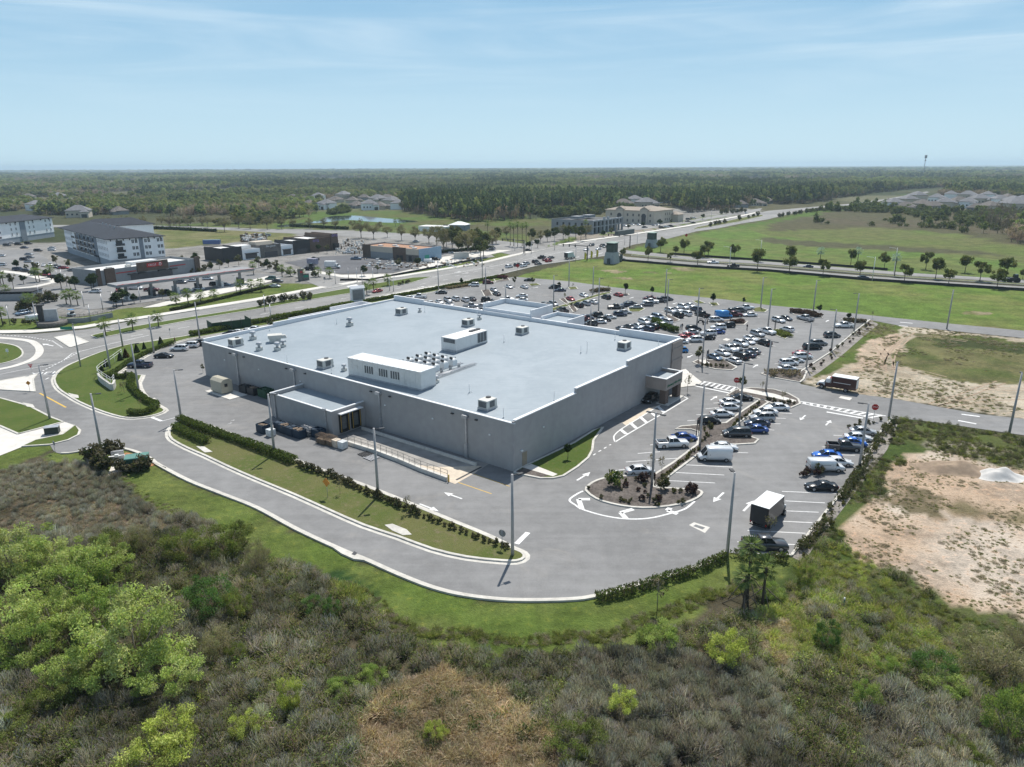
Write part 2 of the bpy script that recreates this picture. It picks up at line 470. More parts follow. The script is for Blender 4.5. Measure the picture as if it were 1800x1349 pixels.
Zn([(-300,430),(90,428),(300,400),(620,405),(920,430),(980,405),(1190,365),(1340,368),(1330,378),(1100,417),(1010,428),(890,455),(450,530),(-300,600)],(.25, .245, .235), .5,(.20, .195, .18),18, spk=.1)
Zn([(270,400),(380,404),(452,403),(520,405),(520,430),(440,424),(330,434),(292,438),(250,405)],(.105, .125, .040),1.5,(.16, .155, .07),14)
Zn([(240,395),(540,391),(800,400),(930,414),(930,436),(760,414),(600,405),(450,402),(230,396)],(.075, .110, .028), .8,(.11, .12, .04),15)
Zn([(475,380),(560,372),(700,372),(800,384),(930,372),(1060,372),(1000,400),(940,398),(800,396),(700,405),(560,402),(480,402)],(.078, .125, .026),1.5,(.10, .10, .04),30)
Zn([(920,374),(990,371),(1060,374),(1000,385),(930,385)],(.04, .05, .025),2)
Zn([(0,556),(60,550),(160,565),(160,577),(0,586),(-200,590),(-200,560)], LAWN, .4, LAWN2,10)
Zn([(120,560),(180,552),(205,544),(290,536),(400,516),(480,498),(575,500),(582,505),(520,514),(450,528),(350,544),(250,560),(150,578)], LAWN2, .4, LAWN, 10)
Zn([(590,508),(700,490),(800,474),(900,452),(960,440),(955,437),(880,444),(780,466),(700,482),(590,503)], LAWN2, .3, LAWN, 10)
Zn([(960,434),(1010,424),(1100,412),(1200,396),(1290,378),(1280,376),(1180,392),(1080,408),(1000,418)], LAWN2, .3, LAWN, 10)
Zn([(1020,404),(1060,414),(1110,404),(1190,392),(1190,396),(1100,412),(1010,424)],(.25, .22, .18),1)
for q, c in (([(1200,322),(1420,314),(2000,312),(2400,314),(2400,322),(1800,321),(1480,320),(1280,325)],(.16, .145, .085)),([(560,313),(620,314),(640,319),(540,320)],(.15, .125, .09)),
    ([(-200,304),(300,303),(340,305),(-200,306)],(.18, .17, .12)),([(880,307),(1100,306),(1180,309),(900,309)],(.16, .14, .10)),([(1480,303),(2000,301),(2000,303.5),(1500,305.5)],(.15, .13, .10)),
    ([(560,352),(700,350),(710,372),(560,372)],(.10, .11, .05)),([(1420,345),(1800,345),(2400,352),(2400,380),(1800,374),(1560,362)],(.12, .12, .07))):
 Zn(q, c, 3)
gz = np.zeros(len(gpx))
nv = (gpy < 100)
gz[nv] -= np.clip((fbm(gpx[nv], gpy[nv],9) - .5) * 1.0,-.5, .25) * 0
gv = np.stack([gpx, gpy, gz],1)
nx, ny = len(gx), len(gy)
ii = np.arange(ny - 1)[:, None] * nx + np.arange(nx - 1)[None, :]
gf = np.stack([ii, ii + 1, ii + nx + 1, ii + nx],-1).reshape(-1,4)
m = bpy.data.materials.new('earth_and_grass'); nt, bs = nodes(m); MATS['ground'] = m
pc = pos(nt)
at = N(nt, 'ShaderNodeAttribute', attribute_name='Col')
sa = N(nt, 'ShaderNodeAttribute', attribute_name='spk')
n1 = noise_node(nt, pc, .16,6, .62); n2 = noise_node(nt, pc, 1.1,5, .7); n3 = noise_node(nt, pc, 5.0,3, .7)
v = mathn(nt, 'ADD', mathn(nt, 'ADD', mathn(nt, 'MULTIPLY', n1, .9), mathn(nt, 'MULTIPLY', n2, .75)), mathn(nt, 'MULTIPLY', n3, .55))
v = ramp(nt, v, .72,1.5)
vv = mathn(nt, 'ADD', mathn(nt, 'MULTIPLY', v, .95), .52)
cc = N(nt, 'ShaderNodeCombineXYZ')
for k in range(3): nt.links.new(vv, cc.inputs[k])
base = mix(nt, 1.0, at.outputs['Color'], cc.outputs[0], 'MULTIPLY')
warm = mix(nt, ramp(nt, n2, .52, .75), base, mix(nt, 1.0, base, (1.35,1.08, .95), 'MULTIPLY'))
sp = mathn(nt, 'ADD', mathn(nt, 'MULTIPLY', n2, .62), mathn(nt, 'MULTIPLY', n1, .38))
thr = mathn(nt, 'SUBTRACT', .78, mathn(nt, 'MULTIPLY', sa.outputs['Fac'], .42))
spk = mathn(nt, 'MULTIPLY', mathn(nt, 'MULTIPLY', mathn(nt, 'SUBTRACT', sp, thr),14.0, True), .85, True)
nt.links.new(mix(nt, spk, warm, mix(nt, n3,(.035, .04, .015),(.10, .085, .045))), bs.inputs['Base Color'])
bs.inputs['Roughness'].default_value = .95; bs.inputs['Specular IOR Level'].default_value = .1
bump(nt, bs, mathn(nt, 'ADD', n3, mathn(nt, 'MULTIPLY', n2,1.5)), .8, .22)
gm = quad_mesh('ground', gv, gcol, gf, m)
a = gm.attributes.new('spk', 'FLOAT', 'POINT'); a.data.foreach_set('value', gspk.astype(np.float32))
g = obj('ground', gm); g['kind'] = 'structure'
# ------------------------------------------------------------------ paving materials
def asphalt(name, base, warm=0.0):
 m = bpy.data.materials.new(name); nt, bs = nodes(m); pc = pos(nt)
 big = noise_node(nt, pc, .045,5, .6, .4); mid = noise_node(nt, pc, .5,5, .65); fine = noise_node(nt, pc, 9,3, .7)
 mp = N(nt, 'ShaderNodeMapping', ins={'Rotation': (0,0, R(-52)), 'Scale': (.05, .8,1)}); nt.links.new(pc, mp.inputs['Vector'])
 st = noise_node(nt, mp.outputs[0],1.0,4, .6)
 v = mathn(nt, 'ADD', mathn(nt, 'ADD', mathn(nt, 'MULTIPLY', big, .55), mathn(nt, 'MULTIPLY', mid, .30)), mathn(nt, 'ADD', mathn(nt, 'MULTIPLY', fine, .28), mathn(nt, 'MULTIPLY', st, .22)))
 v = ramp(nt, v, .45, .88)
 c = mix(nt, v, tuple(x * .74 for x in base), tuple(x * 1.30 for x in base))
 sandy = mathn(nt, 'MULTIPLY', ramp(nt, noise_node(nt, pc, .12,6, .7, .8), .54, .76), .34)
 c = mix(nt, sandy, c, (.36, .335, .30))
 stain = mathn(nt, 'MULTIPLY', ramp(nt, noise_node(nt, pc, .33,4, .6, .2), .68, .76), .35)
 c = mix(nt, stain, c, tuple(x * .5 for x in base))
 nt.links.new(c, bs.inputs['Base Color']); bs.inputs['Roughness'].default_value = .88; bs.inputs['Specular IOR Level'].default_value = .25
 bump(nt, bs, fine, .25, .01); MATS[name] = m
 return m
ASPH = asphalt('asphalt', (.196, .195, .194))
ASPH2 = asphalt('older_asphalt', (.225, .221, .214))
ASPH3 = asphalt('fresh_asphalt', (.105, .107, .115))
CONC = mat('concrete', (.56, .54, .50), .85, var=.14, scale=1.5, dirt=(.36, .34, .30, .5), spec=.2)
CONC2 = mat('pale_concrete', (.60, .575, .53), .85, var=.10, scale=.8, dirt=(.48, .45, .40, .45), spec=.2)
KERB = mat('kerb_concrete', (.53, .51, .465), .85, var=.16, scale=1.4, dirt=(.38, .36, .31, .5), spec=.2)
PAINT = mat('road_paint', (.70, .70, .69), .7, var=.14, scale=3, dirt=(.42, .42, .42, .55), spec=.3)
YPAINT = mat('yellow_paint', (.62, .40, .08), .7, var=.15, scale=3, spec=.3)
MULCH = mat('mulch', (.12, .105, .095), .95, var=.45, scale=3.5, dirt=(.17, .15, .13, .7), spec=.1, bmp=.8)
def lawn_mat(name, a, b, c):
 m = bpy.data.materials.new(name); nt, bs = nodes(m); pc = pos(nt)
 n1 = noise_node(nt, pc, .13,6, .62, .3); n2 = noise_node(nt, pc, 1.3,5, .7); n3 = noise_node(nt, pc, 6,3, .7)
 x = mix(nt, ramp(nt, n1, .38, .62), a, b)
 x = mix(nt, ramp(nt, n2, .50, .72), x, c)
 k = mathn(nt, 'ADD', mathn(nt, 'MULTIPLY', n3, .9), .52)
 cc = N(nt, 'ShaderNodeCombineXYZ')
 for q in range(3): nt.links.new(k, cc.inputs[q])
 nt.links.new(mix(nt, 1.0, x, cc.outputs[0], 'MULTIPLY'), bs.inputs['Base Color'])
 bs.inputs['Roughness'].default_value = .95; bs.inputs['Specular IOR Level'].default_value = .1
 bump(nt, bs, mathn(nt, 'ADD', n3, n2), .8, .12)
 MATS[name] = m
 return m
TURF = lawn_mat('turf', (.072, .110, .024),(.094, .124, .031),(.118, .122, .044))
TURFDRY = lawn_mat('dry_turf', (.092, .118, .032),(.128, .132, .050),(.17, .15, .085))
def sheet(name, poly, z, m, kind='structure', thick=None, label=None):
 """flat paving; with thick it is a raised slab whose top is z"""
 b = MB()
 pl = [(p.x, p.y) for p in poly]
 if thick: b.prism(pl, z - thick, z, 0, bottom=False)
 else:
  n = len(pl)
  ar = sum(pl[i][0] * pl[(i + 1) % n][1] - pl[(i + 1) % n][0] * pl[i][1] for i in range(n))
  if ar < 0: pl = pl[::-1]
  b.add([(x, y, z) for x, y in pl],[list(range(n))])
 me = b.mesh(name, [m])
 bm = bmesh.new(); bm.from_mesh(me)
 bmesh.ops.triangulate(bm, faces=[f for f in bm.faces if len(f.verts) > 4], ngon_method='EAR_CLIP')
 bm.to_mesh(me); bm.free()
 o = obj(name, me); o['kind'] = kind
 return o
def ribbon(b, pts, w, z0, z1, m=0, closed=False, off=0.0):
 """a strip of rectangular section along a path (kerb, line, low wall)"""
 n = len(pts); L = []; Rr = []
 for i in range(n):
  a = pts[(i - 1) % n] if (closed or i > 0) else pts[i]
  c = pts[(i + 1) % n] if (closed or i < n - 1) else pts[i]
  d = (c - a); d.z = 0
  if d.length < 1e-9: d = Vector((1,0,0))
  d.normalize(); nn = Vector((-d.y, d.x, 0))
  L.append(pts[i] + nn * (off + w / 2)); Rr.append(pts[i] + nn * (off - w / 2))
 if z1 - z0 < .012:
  vs = [(p.x, p.y, z1) for p in L] + [(p.x, p.y, z1) for p in Rr]
  fs = [(i, n + i, n + (i + 1) % n, (i + 1) % n) for i in range(n if closed else n - 1)]
  b.add(vs, fs, m)
 else:
  vs = []
  for p in (Rr, L):
   vs += [(q.x, q.y, z0) for q in p] + [(q.x, q.y, z1) for q in p]
  fs = []
  for i in range(n if closed else n - 1):
   j = (i + 1) % n
   fs += [(i, j, n + j, n + i),(n + i, n + j, 3 * n + j, 3 * n + i),(3 * n + i, 3 * n + j, 2 * n + j, 2 * n + i)]
  if not closed:
   fs += [(0, n, 3 * n, 2 * n),(n - 1,2 * n + n - 1,3 * n + n - 1, n + n - 1)]
  b.add(vs, fs, m)
ZA = .05
PERIM = smooth(PP([(88,783),(98,796),(120,798),(150,793),(180,787),(215,790),(240,797),(262,808),(275,818),(330,847),(390,871),(450,895),(520,933),(600,970),(640,986),(700,1013),(760,1036),(820,1050),(900,1058),(1000,1057),(1047,1051),(1100,1037),(1160,1020),(1225,1000),(1262,984),(1279,972)]),4)
RIGHT = PP([(1300,974),(1391,978),(1475,872),(1520,806),(1553,752),(1568,737)])
lot = PP([(-260,600),(-260,745),(40,770)]) + PERIM + RIGHT + PP([(1600,738),(1650,744),(1725,755),(1800,766),(2400,850),(2400,815),(1800,737),(1725,729),(1650,716),(1575,702),(1505,693),(1437,682),(1408,676),(1400,668),(1409,652),(1461,619),(1501,585),(1529,563),(1580,573),(1662,581),(1800,595),(2400,652),(2400,634),
   (1800,582),(1675,570),(1550,557),(1450,546),(1350,537),(1275,527),(1175,517),(1075,505),(1000,495),(942,490),(905,487),(870,493),(820,503),(760,513),(700,524),(640,537),(540,556),(450,574),(350,593),(200,620)])
sheet('parking_lot', lot, ZA, ASPH)
BN = PP([(-260,650),(-60,640),(60,640),(130,632),(230,607),(350,588),(450,568),(510,556),(640,526),(725,509),(825,492),(875,484),(950,466),(1025,456),(1065,450),(1112,431),(1175,420),(1225,407),(1262,402),(1300,394),(1350,386),(1425,367.5),(1500,361),(1550,354),(1612,345),(1634,338)])
BF = PP([(1628,337),(1600,343),(1550,351),(1500,358),(1425,364.5),(1350,371),(1300,382),(1200,401),(1100,416),(1020,427),(975,435),(900,453),(850,465),(775,477),(700,489),(637,497),(587,506),(525,516),(450,530),(350,546),(250,562),(150,580),(60,588),(-60,590),(-260,590)])
sheet('road', BN + BF, ZA + .02, ASPH2)
sheet('road', PP([(1060,449),(1090,458),(1225,469.5),(1350,476.5),(1525,492.5),(1675,502.5),(1800,510.5),(2400,545),(2400,539),(1800,504.5),(1675,496.5),(1525,486),(1350,471),(1225,462.5),(1100,452),(1085,446)]), ZA + .04, ASPH2)
sheet('road', PP([(1080,445),(1105,446.5),(1212,457),(1350,465.5),(1462,474),(1600,485.5),(1800,498),(2400,530),(2400,524),(1800,492.5),(1600,480.5),(1462,469.5),(1350,460.5),(1212,452),(1105,441),(1085,440)]), ZA + .04, ASPH2)
sheet('road', PP([(-100,398),(100,396),(237,396),(350,399),(450,402.5),(600,405.5),(760,413),(860,421),(960,434),(960,440),(930,446),(900,449),(850,438),(760,427),(600,415),(450,408),(350,402),(237,399),(100,400),(-100,402)]), ZA + .03, ASPH2)
sheet('road', PP([(575,510),(598,503),(640,497),(600,486),(520,474),(450,466),(330,470),(330,475),(440,474),(520,488)]), ZA + .03, ASPH2)
sheet('parking_lot', PP([(560,452),(640,448),(700,462),(740,468),(690,480),(600,482),(530,470),(500,462)]), ZA + .025, ASPH3)
sheet('parking_lot', PP([(770,440),(860,446),(870,452),(800,462),(765,455)]), ZA + .025, ASPH2)
sheet('parking_lot', PP([(180,500),(330,480),(440,480),(500,486),(470,492),(400,506),(300,526),(200,540),(160,545),(110,540),(60,560),(-60,562),(-60,520),(40,510),(120,502)]), ZA + .03, ASPH)
sheet('parking_lot', PP([(-200,440),(60,440),(90,460),(190,486),(170,492),(100,486),(0,470),(-200,468)]), ZA + .03, ASPH)
sheet('parking_lot', PP([(-60,470),(20,476),(100,494),(70,506),(0,512),(-60,514)]), ZA + .03, ASPH)
sheet('forecourt', PP([(330,520),(420,498),(470,486),(500,488),(440,506),(340,528),(280,540),(250,542)]), ZA + .05, CONC2)
sheet('pavement', PP([(520,474),(600,488),(655,492),(700,484),(780,466),(880,444),(900,440),(870,440),(780,452),(740,470),(690,482),(600,484),(530,472)]), ZA + .035, CONC2)
sheet('parking_lot', PP([(1100,396),(1190,392),(1290,374),(1340,366),(1335,372),(1280,380),(1190,396),(1120,405),(1090,404)]), ZA + .03, ASPH2)
def walk(px, w, z=ZA + .11, m=CONC2):
 b = MB(); ribbon(b, PP(px), w, 0, z); o = b.build('pavement', m); o['kind'] = 'structure'
walk([(-200,588),(-60,585),(60,583.5),(145,576),(200,566.5),(250,559),(350,543),(450,527),(525,513),(570,505)],3.6)
walk([(598,501),(637,494),(700,486.5),(775,474.5),(850,462),(900,450),(935,442)],3.4)
walk([(985,431),(1020,425),(1100,414),(1200,399),(1300,380.5),(1335,373)],4.0)
walk([(640,528.5),(725,511),(825,494),(870,487)],2.2)
walk([(0,477),(40,482),(70,489),(100,496),(60,505),(25,508)],3.5)
KB = MB()
def island(px, m, name='grass_island', n=3, z=ZA + .12, kerb=True, closed=True, zk=.03, kw=.35):
 pts = smooth(PP(px), n, True) if n > 1 else PP(px)
 sheet(name, pts, z, m, thick=z - .01)
 if kerb: ribbon(KB, pts, kw, 0, z + zk, 0, True)
 return pts
island([(160,591),(172,596),(262,578),(350,561),(450,545),(550,527),(600,519),(675,506.5),(725,497.5),(758,487.5),(725,489),(650,501),(550,518.5),(450,540),(370,553),(300,564),(230,576),(180,586)], TURF, n=1)
island([(1218,404),(1250,399),(1300,390),(1342,380),(1338,378),(1300,384),(1262,393),(1225,400)], TURFDRY, n=1)
island([(1110,449.5),(1215,459.5),(1350,468.5),(1465,477.5),(1600,489),(1800,501.5),(2400,534),(2400,533),(1800,499.5),(1600,487),(1465,475.5),(1350,467),(1215,458),(1112,447.5)], TURFDRY, n=1)
island([(-60,600),(-20,602),(20,607),(36,614),(40,624),(28,633),(0,641),(-60,650)], TURF, n=3)
rb = MB(); ribbon(rb, smooth(PP([(-90,594),(-20,594),(45,599),(64,607),(70,618),(62,630),(40,640),(0,650),(-90,662)]),4),1.6,0, ZA + .09); rb.build('kerb', CONC2)['kind'] = 'structure'
island([(96,594),(124,588.5),(156,602.5),(124,612)], CONC2, 'pavement', 1)
island([(-60,688),(0,671),(66,659),(58,668),(62,690),(0,686),(-60,690)], CONC2, 'pavement', 1)
GI = island([(96,668),(104,655),(118,645),(140,635),(175,621),(212,610),(250,602.5),(300,596),(350,588),(420,575),(520,556),(620,534),(700,519),(775,505),(850,492),(874,487),(884,492),(830,503),(775,508),(770,512),(720,521),(660,533),(560,556),(460,574),(360,592),(330,597),(300,606),(270,619),(235,640),(204,660),(228,662),(250,661),
   (243,675),(250,693),(262,704),(280,716),(290,723),(276,730),(252,735),(225,736),(200,731),(170,721),(140,708),(120,696),(103,684)], TURF, n=2, z=ZA + .14)
STRIP = island([(298,762),(303,774),(330,789),(360,802),(400,821),(450,843),(520,872),(580,899),(640,925),(700,945),(760,967),(820,981),(880,987.5),(908,988),(921,982),(918,974),(900,966),(860,946),(800,921),(720,888),(640,856),(560,827),(480,796),(400,763),(345,743),(318,741),(304,750)], TURFDRY, n=2, z=ZA + .14)
sheet('driveway', PP([(-120,745),(0,751),(32,765),(112,742),(130,748),(142,762),(110,765),(60,775),(40,786),(0,802),(-120,840)]), ZA + .02, CONC2)
ll = island([(-120,695),(0,701),(40,712),(55,717),(90,735),(111,743),(60,757),(32,764),(0,750),(-120,742)], TURF, n=1)
island([(40,786),(62,775),(110,765),(132,749),(141,758),(138,766),(120,775),(88,783)], TURF, n=1)
for o_, wd, z_ in ((0, .28, ZA + .16),(.36, .44, ZA + .012)):
 ribbon(KB, PERIM[6:], wd, 0, z_, 0, off=o_)
ribbon(KB, STRIP, .5,0, ZA + .012,0, True, off=-.42)
ribbon(KB, GI[:], .5,0, ZA + .012,0, True, off=.42)
ribbon(KB, RIGHT[1:], .3,0, ZA + .16)
ribbon(KB, RIGHT[:2], .3,0, ZA + .16)
ribbon(KB, PP([(1406,655),(1461,619),(1501,585),(1529,563)]), .3,0, ZA + .16)
ribbon(KB, ll[:7], .9,0, ZA + .02, off=-.4)
for a_, b_ in ((PP([(586,966),(598,967),(632,981),(641,988),(622,986),(600,976)]),0),(PP([(676,926),(690,924),(715,934),(724,943),(708,944),(690,936)]),0),(PP([(120,693),(138,697),(139,702),(128,701)]),0),(PP([(345,787),(360,788),(374,797),(360,798)]),0),(PP([(40,710),(58,713),(62,719),(48,717)]),0),(PP([(262,812),(285,822),(292,824),(280,818)]),0)):
 KB.prism([(p.x, p.y) for p in a_],0, ZA + .19,0)
ribbon(KB, BN[4:15], .5,0, ZA + .16); ribbon(KB, BF[9:20], .5,0, ZA + .16)
WAT = bpy.data.materials.new('pond_water'); nt, bs = nodes(WAT)
nn = noise_node(nt, pos(nt), .35,3)
nt.links.new(mix(nt, nn, (.02, .035, .045),(.03, .045, .055)), bs.inputs['Base Color'])
bs.inputs['Roughness'].default_value = .07; bump(nt, bs, nn, .12, .05)
sheet('water', smooth(PP([(580,381),(625,379.5),(675,384),(700,386),(735,390),(690,392),(650,390),(610,387),(570,391.5),(532,394),(500,400),(487,397),(525,393),(560,388)]),3, True), ZA, WAT)
tk = MB(); TRK = mat('wheel_tracks', (.33, .245, .175), .95, var=.2, scale=2)
for q in ([(1602,584),(1578,600),(1556,622),(1540,645),(1500,652)],[(1592,596),(1570,618),(1560,650)],[(1480,652),(1540,648),(1600,650),(1660,664)],[(1540,605),(1560,630),(1566,655)],[(1700,682),(1760,684),(1830,686)],[(1640,712),(1690,697),(1730,682),(1760,672)],[(1655,716),(1720,704),(1800,700)],[(1510,690),(1600,690),(1690,706)],[(1600,590),(1640,592),(1700,600)]):
 for off in (-.8, .8): ribbon(tk, smooth(PP(q),4), .34,0, .009,0, off=off)
tk.build('wheel_tracks', TRK)['kind'] = 'structure'
# ------------------------------------------------------------------ the supermarket
C0 = P(903,830)
E1 = P(1193,674) - C0; L1 = E1.length; E1.normalize()
E2 = Vector((-E1.y, E1.x, 0)); L2 = (P(363,660) - C0).dot(E2)
A1 = math.atan2(E1.y, E1.x); A2 = math.atan2(E2.y, E2.x)
def B(a, b, z=0.0): return C0 + E1 * a + E2 * b + Vector((0,0, z))
def AB(p): d = p - C0; return d.dot(E1), d.dot(E2)
_MI = M.inverted()
def proj(p):
 q = _MI @ Vector(p); return 900 + F * q.x / -q.z, 674.5 - F * q.y / -q.z
def solve(fn, u, lo, hi):
 f0 = proj(fn(lo))[0] - u
 for _ in range(50):
  m_ = (lo + hi) / 2; f = proj(fn(m_))[0] - u
  if (f > 0) == (f0 > 0): lo = m_
  else: hi = m_
 return (lo + hi) / 2
def abox(mb, a0, a1, b0, b1, z0, z1, m=0):
 """box aligned with the store"""
 c = B((a0 + a1) / 2,(b0 + b1) / 2, z0)
 return mb.box(c, (abs(a1 - a0), abs(b1 - b0), z1 - z0), m, A1)
WALL = mat('grey_stucco', (.355, .345, .345), .9, var=.07, scale=.8, dirt=(.33, .32, .315, .4), spec=.15)
nt, bs = nodes(WALL); lk = bs.inputs['Base Color'].links[0].from_socket
mp = N(nt, 'ShaderNodeMapping', ins={'Scale': (1,1, .06)}); nt.links.new(pos(nt), mp.inputs['Vector'])
stk = mathn(nt, 'MULTIPLY', ramp(nt, noise_node(nt, mp.outputs[0], .9,5, .65), .5, .8), .3)
nt.links.new(mix(nt, stk, lk, (.25, .245, .25)), bs.inputs['Base Color'])
WALLT = mat('taupe_stucco', (.33, .285, .26), .9, var=.07, scale=.8, dirt=(.26, .22, .2, .4), spec=.15)
ROOF = bpy.data.materials.new('roof_membrane'); nt, bs = nodes(ROOF); pc = pos(nt)
x1 = noise_node(nt, pc, .10,6, .65, .5); x2 = noise_node(nt, pc, .8,5, .7)
mp = N(nt, 'ShaderNodeMapping', ins={'Rotation': (0,0,-A1), 'Scale': (.02, .42,1)}); nt.links.new(pc, mp.inputs['Vector'])
wv = N(nt, 'ShaderNodeTexWave', ins={'Scale': 1.0, 'Distortion': .15}); nt.links.new(mp.outputs[0], wv.inputs['Vector'])
x3 = ramp(nt, wv.outputs['Fac'], .02, .10)
v = ramp(nt, mathn(nt, 'ADD', mathn(nt, 'MULTIPLY', x1, .7), mathn(nt, 'MULTIPLY', x2, .3)), .36, .66)
c = mix(nt, v, (.245, .29, .325),(.305, .35, .385))
c = mix(nt, mathn(nt, 'MULTIPLY', mathn(nt, 'SUBTRACT', 1.0, x3), .30), c, (.21, .235, .26))
nt.links.new(c, bs.inputs['Base Color']); bs.inputs['Roughness'].default_value = .55; bs.inputs['Specular IOR Level'].default_value = .35
PARA = mat('white_parapet', (.70, .71, .73), .7, var=.06, scale=1, dirt=(.55, .56, .58, .3), spec=.2)
COPING = mat('coping', (.74, .75, .76), .45, var=.05, spec=.4)
METAL = mat('galvanised', (.46, .47, .49), .42, metal=.55, var=.15, scale=2)
DARKM = mat('dark_metal', (.035, .036, .04), .5, var=.2)
GRILL = mat('coil_grille', (.12, .125, .13), .6, var=.35, scale=6)
UNITM = mat('unit_paint', (.56, .55, .51), .55, var=.08, scale=1.6, dirt=(.34, .32, .29, .5))
WHITEP = mat('white_panel', (.70, .69, .67), .55, var=.06, scale=1.2, dirt=(.42, .40, .37, .55))
BLACK = mat('black_rubber', (.02, .02, .022), .7, var=.2)
WHITE = mat('white_paint', (.74, .75, .75), .5, var=.06)
store = empty('supermarket', B(0,0),0, 'huge grey flat-roofed supermarket with pale blue roof in the middle of its car park', 'supermarket')
def sp(mb, name, mats, par=store, bevel=0):
 o = mb.build(name, mats, None, bevel)
 o.parent = par; o.matrix_parent_inverse = par.matrix_basis.inverted()
 if par.location.length and False: pass
 return o
bpy.context.view_layer.update()
def par_keep(o, par):
 o.parent = par
 o.matrix_parent_inverse = Matrix.LocRotScale(par.location, par.rotation_euler, par.scale).inverted()
 return o
def sp(mb, name, mats, par=None, bevel=0):
 return par_keep(mb.build(name, mats, None, bevel), par or store)
def roofz(a): return 6.9 + 1.05 * a / L1
HW = 7.12
s1 = solve(lambda a: B(a, 0,7.5),1013,0, L1); s2 = solve(lambda a: B(a, 0,8.3),1104,0, L1)
T = .32
w_ = MB()
abox(w_, 0, T, T, L2,0, HW)                               # rear wall
for a0, a1, h in ((0, s1,7.45),(s1, s2,8.2),(s2, L1 - T, 9.0)): abox(w_, a0, a1,0, T, 0, h)   # side wall
abox(w_, L1 - T, L1,0, L2,0,8.2)
abox(w_, T, L1 - T, L2 - T, L2,0,7.4)
sp(w_, 'wall', WALL)
pb = MB()   # tan pilaster panels of the front corner
abox(pb, L1 - 4.2, L1 + .25,-.22,0 - .003,0,8.85); abox(pb, L1 + .003, L1 + .25,0,6,0,8.85)
sp(pb, 'corner_panel', WALLT)
pb = MB(); abox(pb, L1 - 4.3, L1 + .36,-.34,-.223,5.0,5.5); abox(pb, L1 - 4.3, L1 + .36,-.34,-.223,7.2,7.7); sp(pb, 'cornice', WALLT)
r_ = MB()
q = [B(T, T, roofz(0)), B(L1 - T, T, roofz(L1)), B(L1 - T, L2 - T, roofz(L1)), B(T, L2 - T, roofz(0))]
r_.add(q, [(0,1,2,3)]); sp(r_, 'roof', ROOF)
p_ = MB()   # white inner faces of the parapets and their copings
ba = solve(lambda a: B(a, L2,7.5),480,0, L1)
abox(p_, T + .003, ba, L2 - T - .22, L2 - T - .003,6.8,7.75); abox(p_, ba, L1 - T - .22, L2 - T - .22, L2 - T - .003,6.8,8.25)
abox(p_, T + .003, ba, L2 - T, L2,7.403,7.75); abox(p_, ba, L1 - .003, L2 - T, L2,7.403,8.25)
fs1 = solve(lambda b: B(L1, b, 9),1091,0, L2); fs2 = solve(lambda b: B(L1, b, 9),746,0, L2)
for b0, b1, h in ((T + .003, fs1,9.35),(fs1, fs2,8.75),(fs2, L2 - T - .23,9.2)):
 abox(p_, L1 - T - .2, L1 - T - .003, b0, b1,7.6, h); abox(p_, L1 - T, L1 - .003, b0, b1,8.203, h)
for a0, a1, h in ((T + .2, s1,7.45),(s1, s2,8.2),(s2, L1 - T - .21,9.0)): abox(p_, a0, a1, T + .003, T + .12,6.85, h - .003)
sp(p_, 'parapet', PARA)
cp = MB()
abox(cp, -.05, T + .06,-.05, L2 + .02, HW, HW + .10)
for a0, a1, h in ((T + .07, s1,7.45),(s1, s2,8.2),(s2, L1 + .05,9.0)): abox(cp, a0, a1,-.06, T + .16, h + .003, h + .13)
sp(cp, 'coping', COPING)
def boxroof(a0, a1, b0, b1, z1, drop, name):
 t = MB(); tt = .3
 abox(t, a0, a1, b0, b0 + tt, 0, z1); abox(t, a0, a1, b1 - tt, b1,0, z1)
 abox(t, a1 - tt, a1, b0 + tt, b1 - tt, 0, z1); abox(t, a0, a0 + tt, b0 + tt, b1 - tt, 5, z1 - .9)
 o = sp(t, name, PARA)
 t = MB(); abox(t, a0 + tt, a1 - tt, b0 + tt, b1 - tt, z1 - drop - .2, z1 - drop)
 t2 = t.build('roof', ROOF); par_keep(t2, store)
tb0 = solve(lambda b: B(L1 + .5, b, 10.2),936,0, L2); tb1 = solve(lambda b: B(L1 + .5, b, 10.2),851,0, L2)
boxroof(L1 + .05, L1 + 8.5, tb0, tb1,10.3,1.1, 'entrance_tower')
tc0 = solve(lambda b: B(L1 + .5, b, 9),1001,0, L2); tc1 = solve(lambda b: B(L1 + .5, b, 9),953,0, L2)
boxroof(L1 + .05, L1 + 6.5, tc0, tc1,9.3, .8, 'entrance_canopy')
n_ = MB(); na0 = solve(lambda a: B(a, L2 + 8,6.3),512,0, L1); na1 = solve(lambda a: B(a, L2 + 8,6.6),640,0, L1 + 20)
abox(n_, na0, na1, L2 + .01, L2 + 9,0,5.2); sp(n_, 'side_unit', PARA)
n_ = MB(); nm = na0 + (na1 - na0) * .55
abox(n_, na0, nm, L2 + 9.003, L2 + 9.3,0,6.3); abox(n_, nm, na1, L2 + 9.003, L2 + 9.3,0,7.0); abox(n_, na1, na1 + .3, L2 + .01, L2 + 9.3,0,7.0); sp(n_, 'side_unit_parapet', PARA)
an0 = AB(P(586,769)); ANA, ANB0 = an0
ANH = PZ(580,725, P(586,769)); ANB1 = solve(lambda b: B(ANA, b, ANH),474,0, L2)
an = MB(); t = .28
abox(an, ANA, ANA + t, ANB0, ANB1,0, ANH); abox(an, ANA + t, -.003, ANB0, ANB0 + t, 0, ANH); abox(an, ANA + t, -.003, ANB1 - t, ANB1,0, ANH)
annex = sp(an, 'loading_bay', WALL)
an = MB(); abox(an, ANA + t, -.003, ANB0 + t, ANB1 - t, ANH - .75, ANH - .6); par_keep(an.build('roof', ROOF), annex)
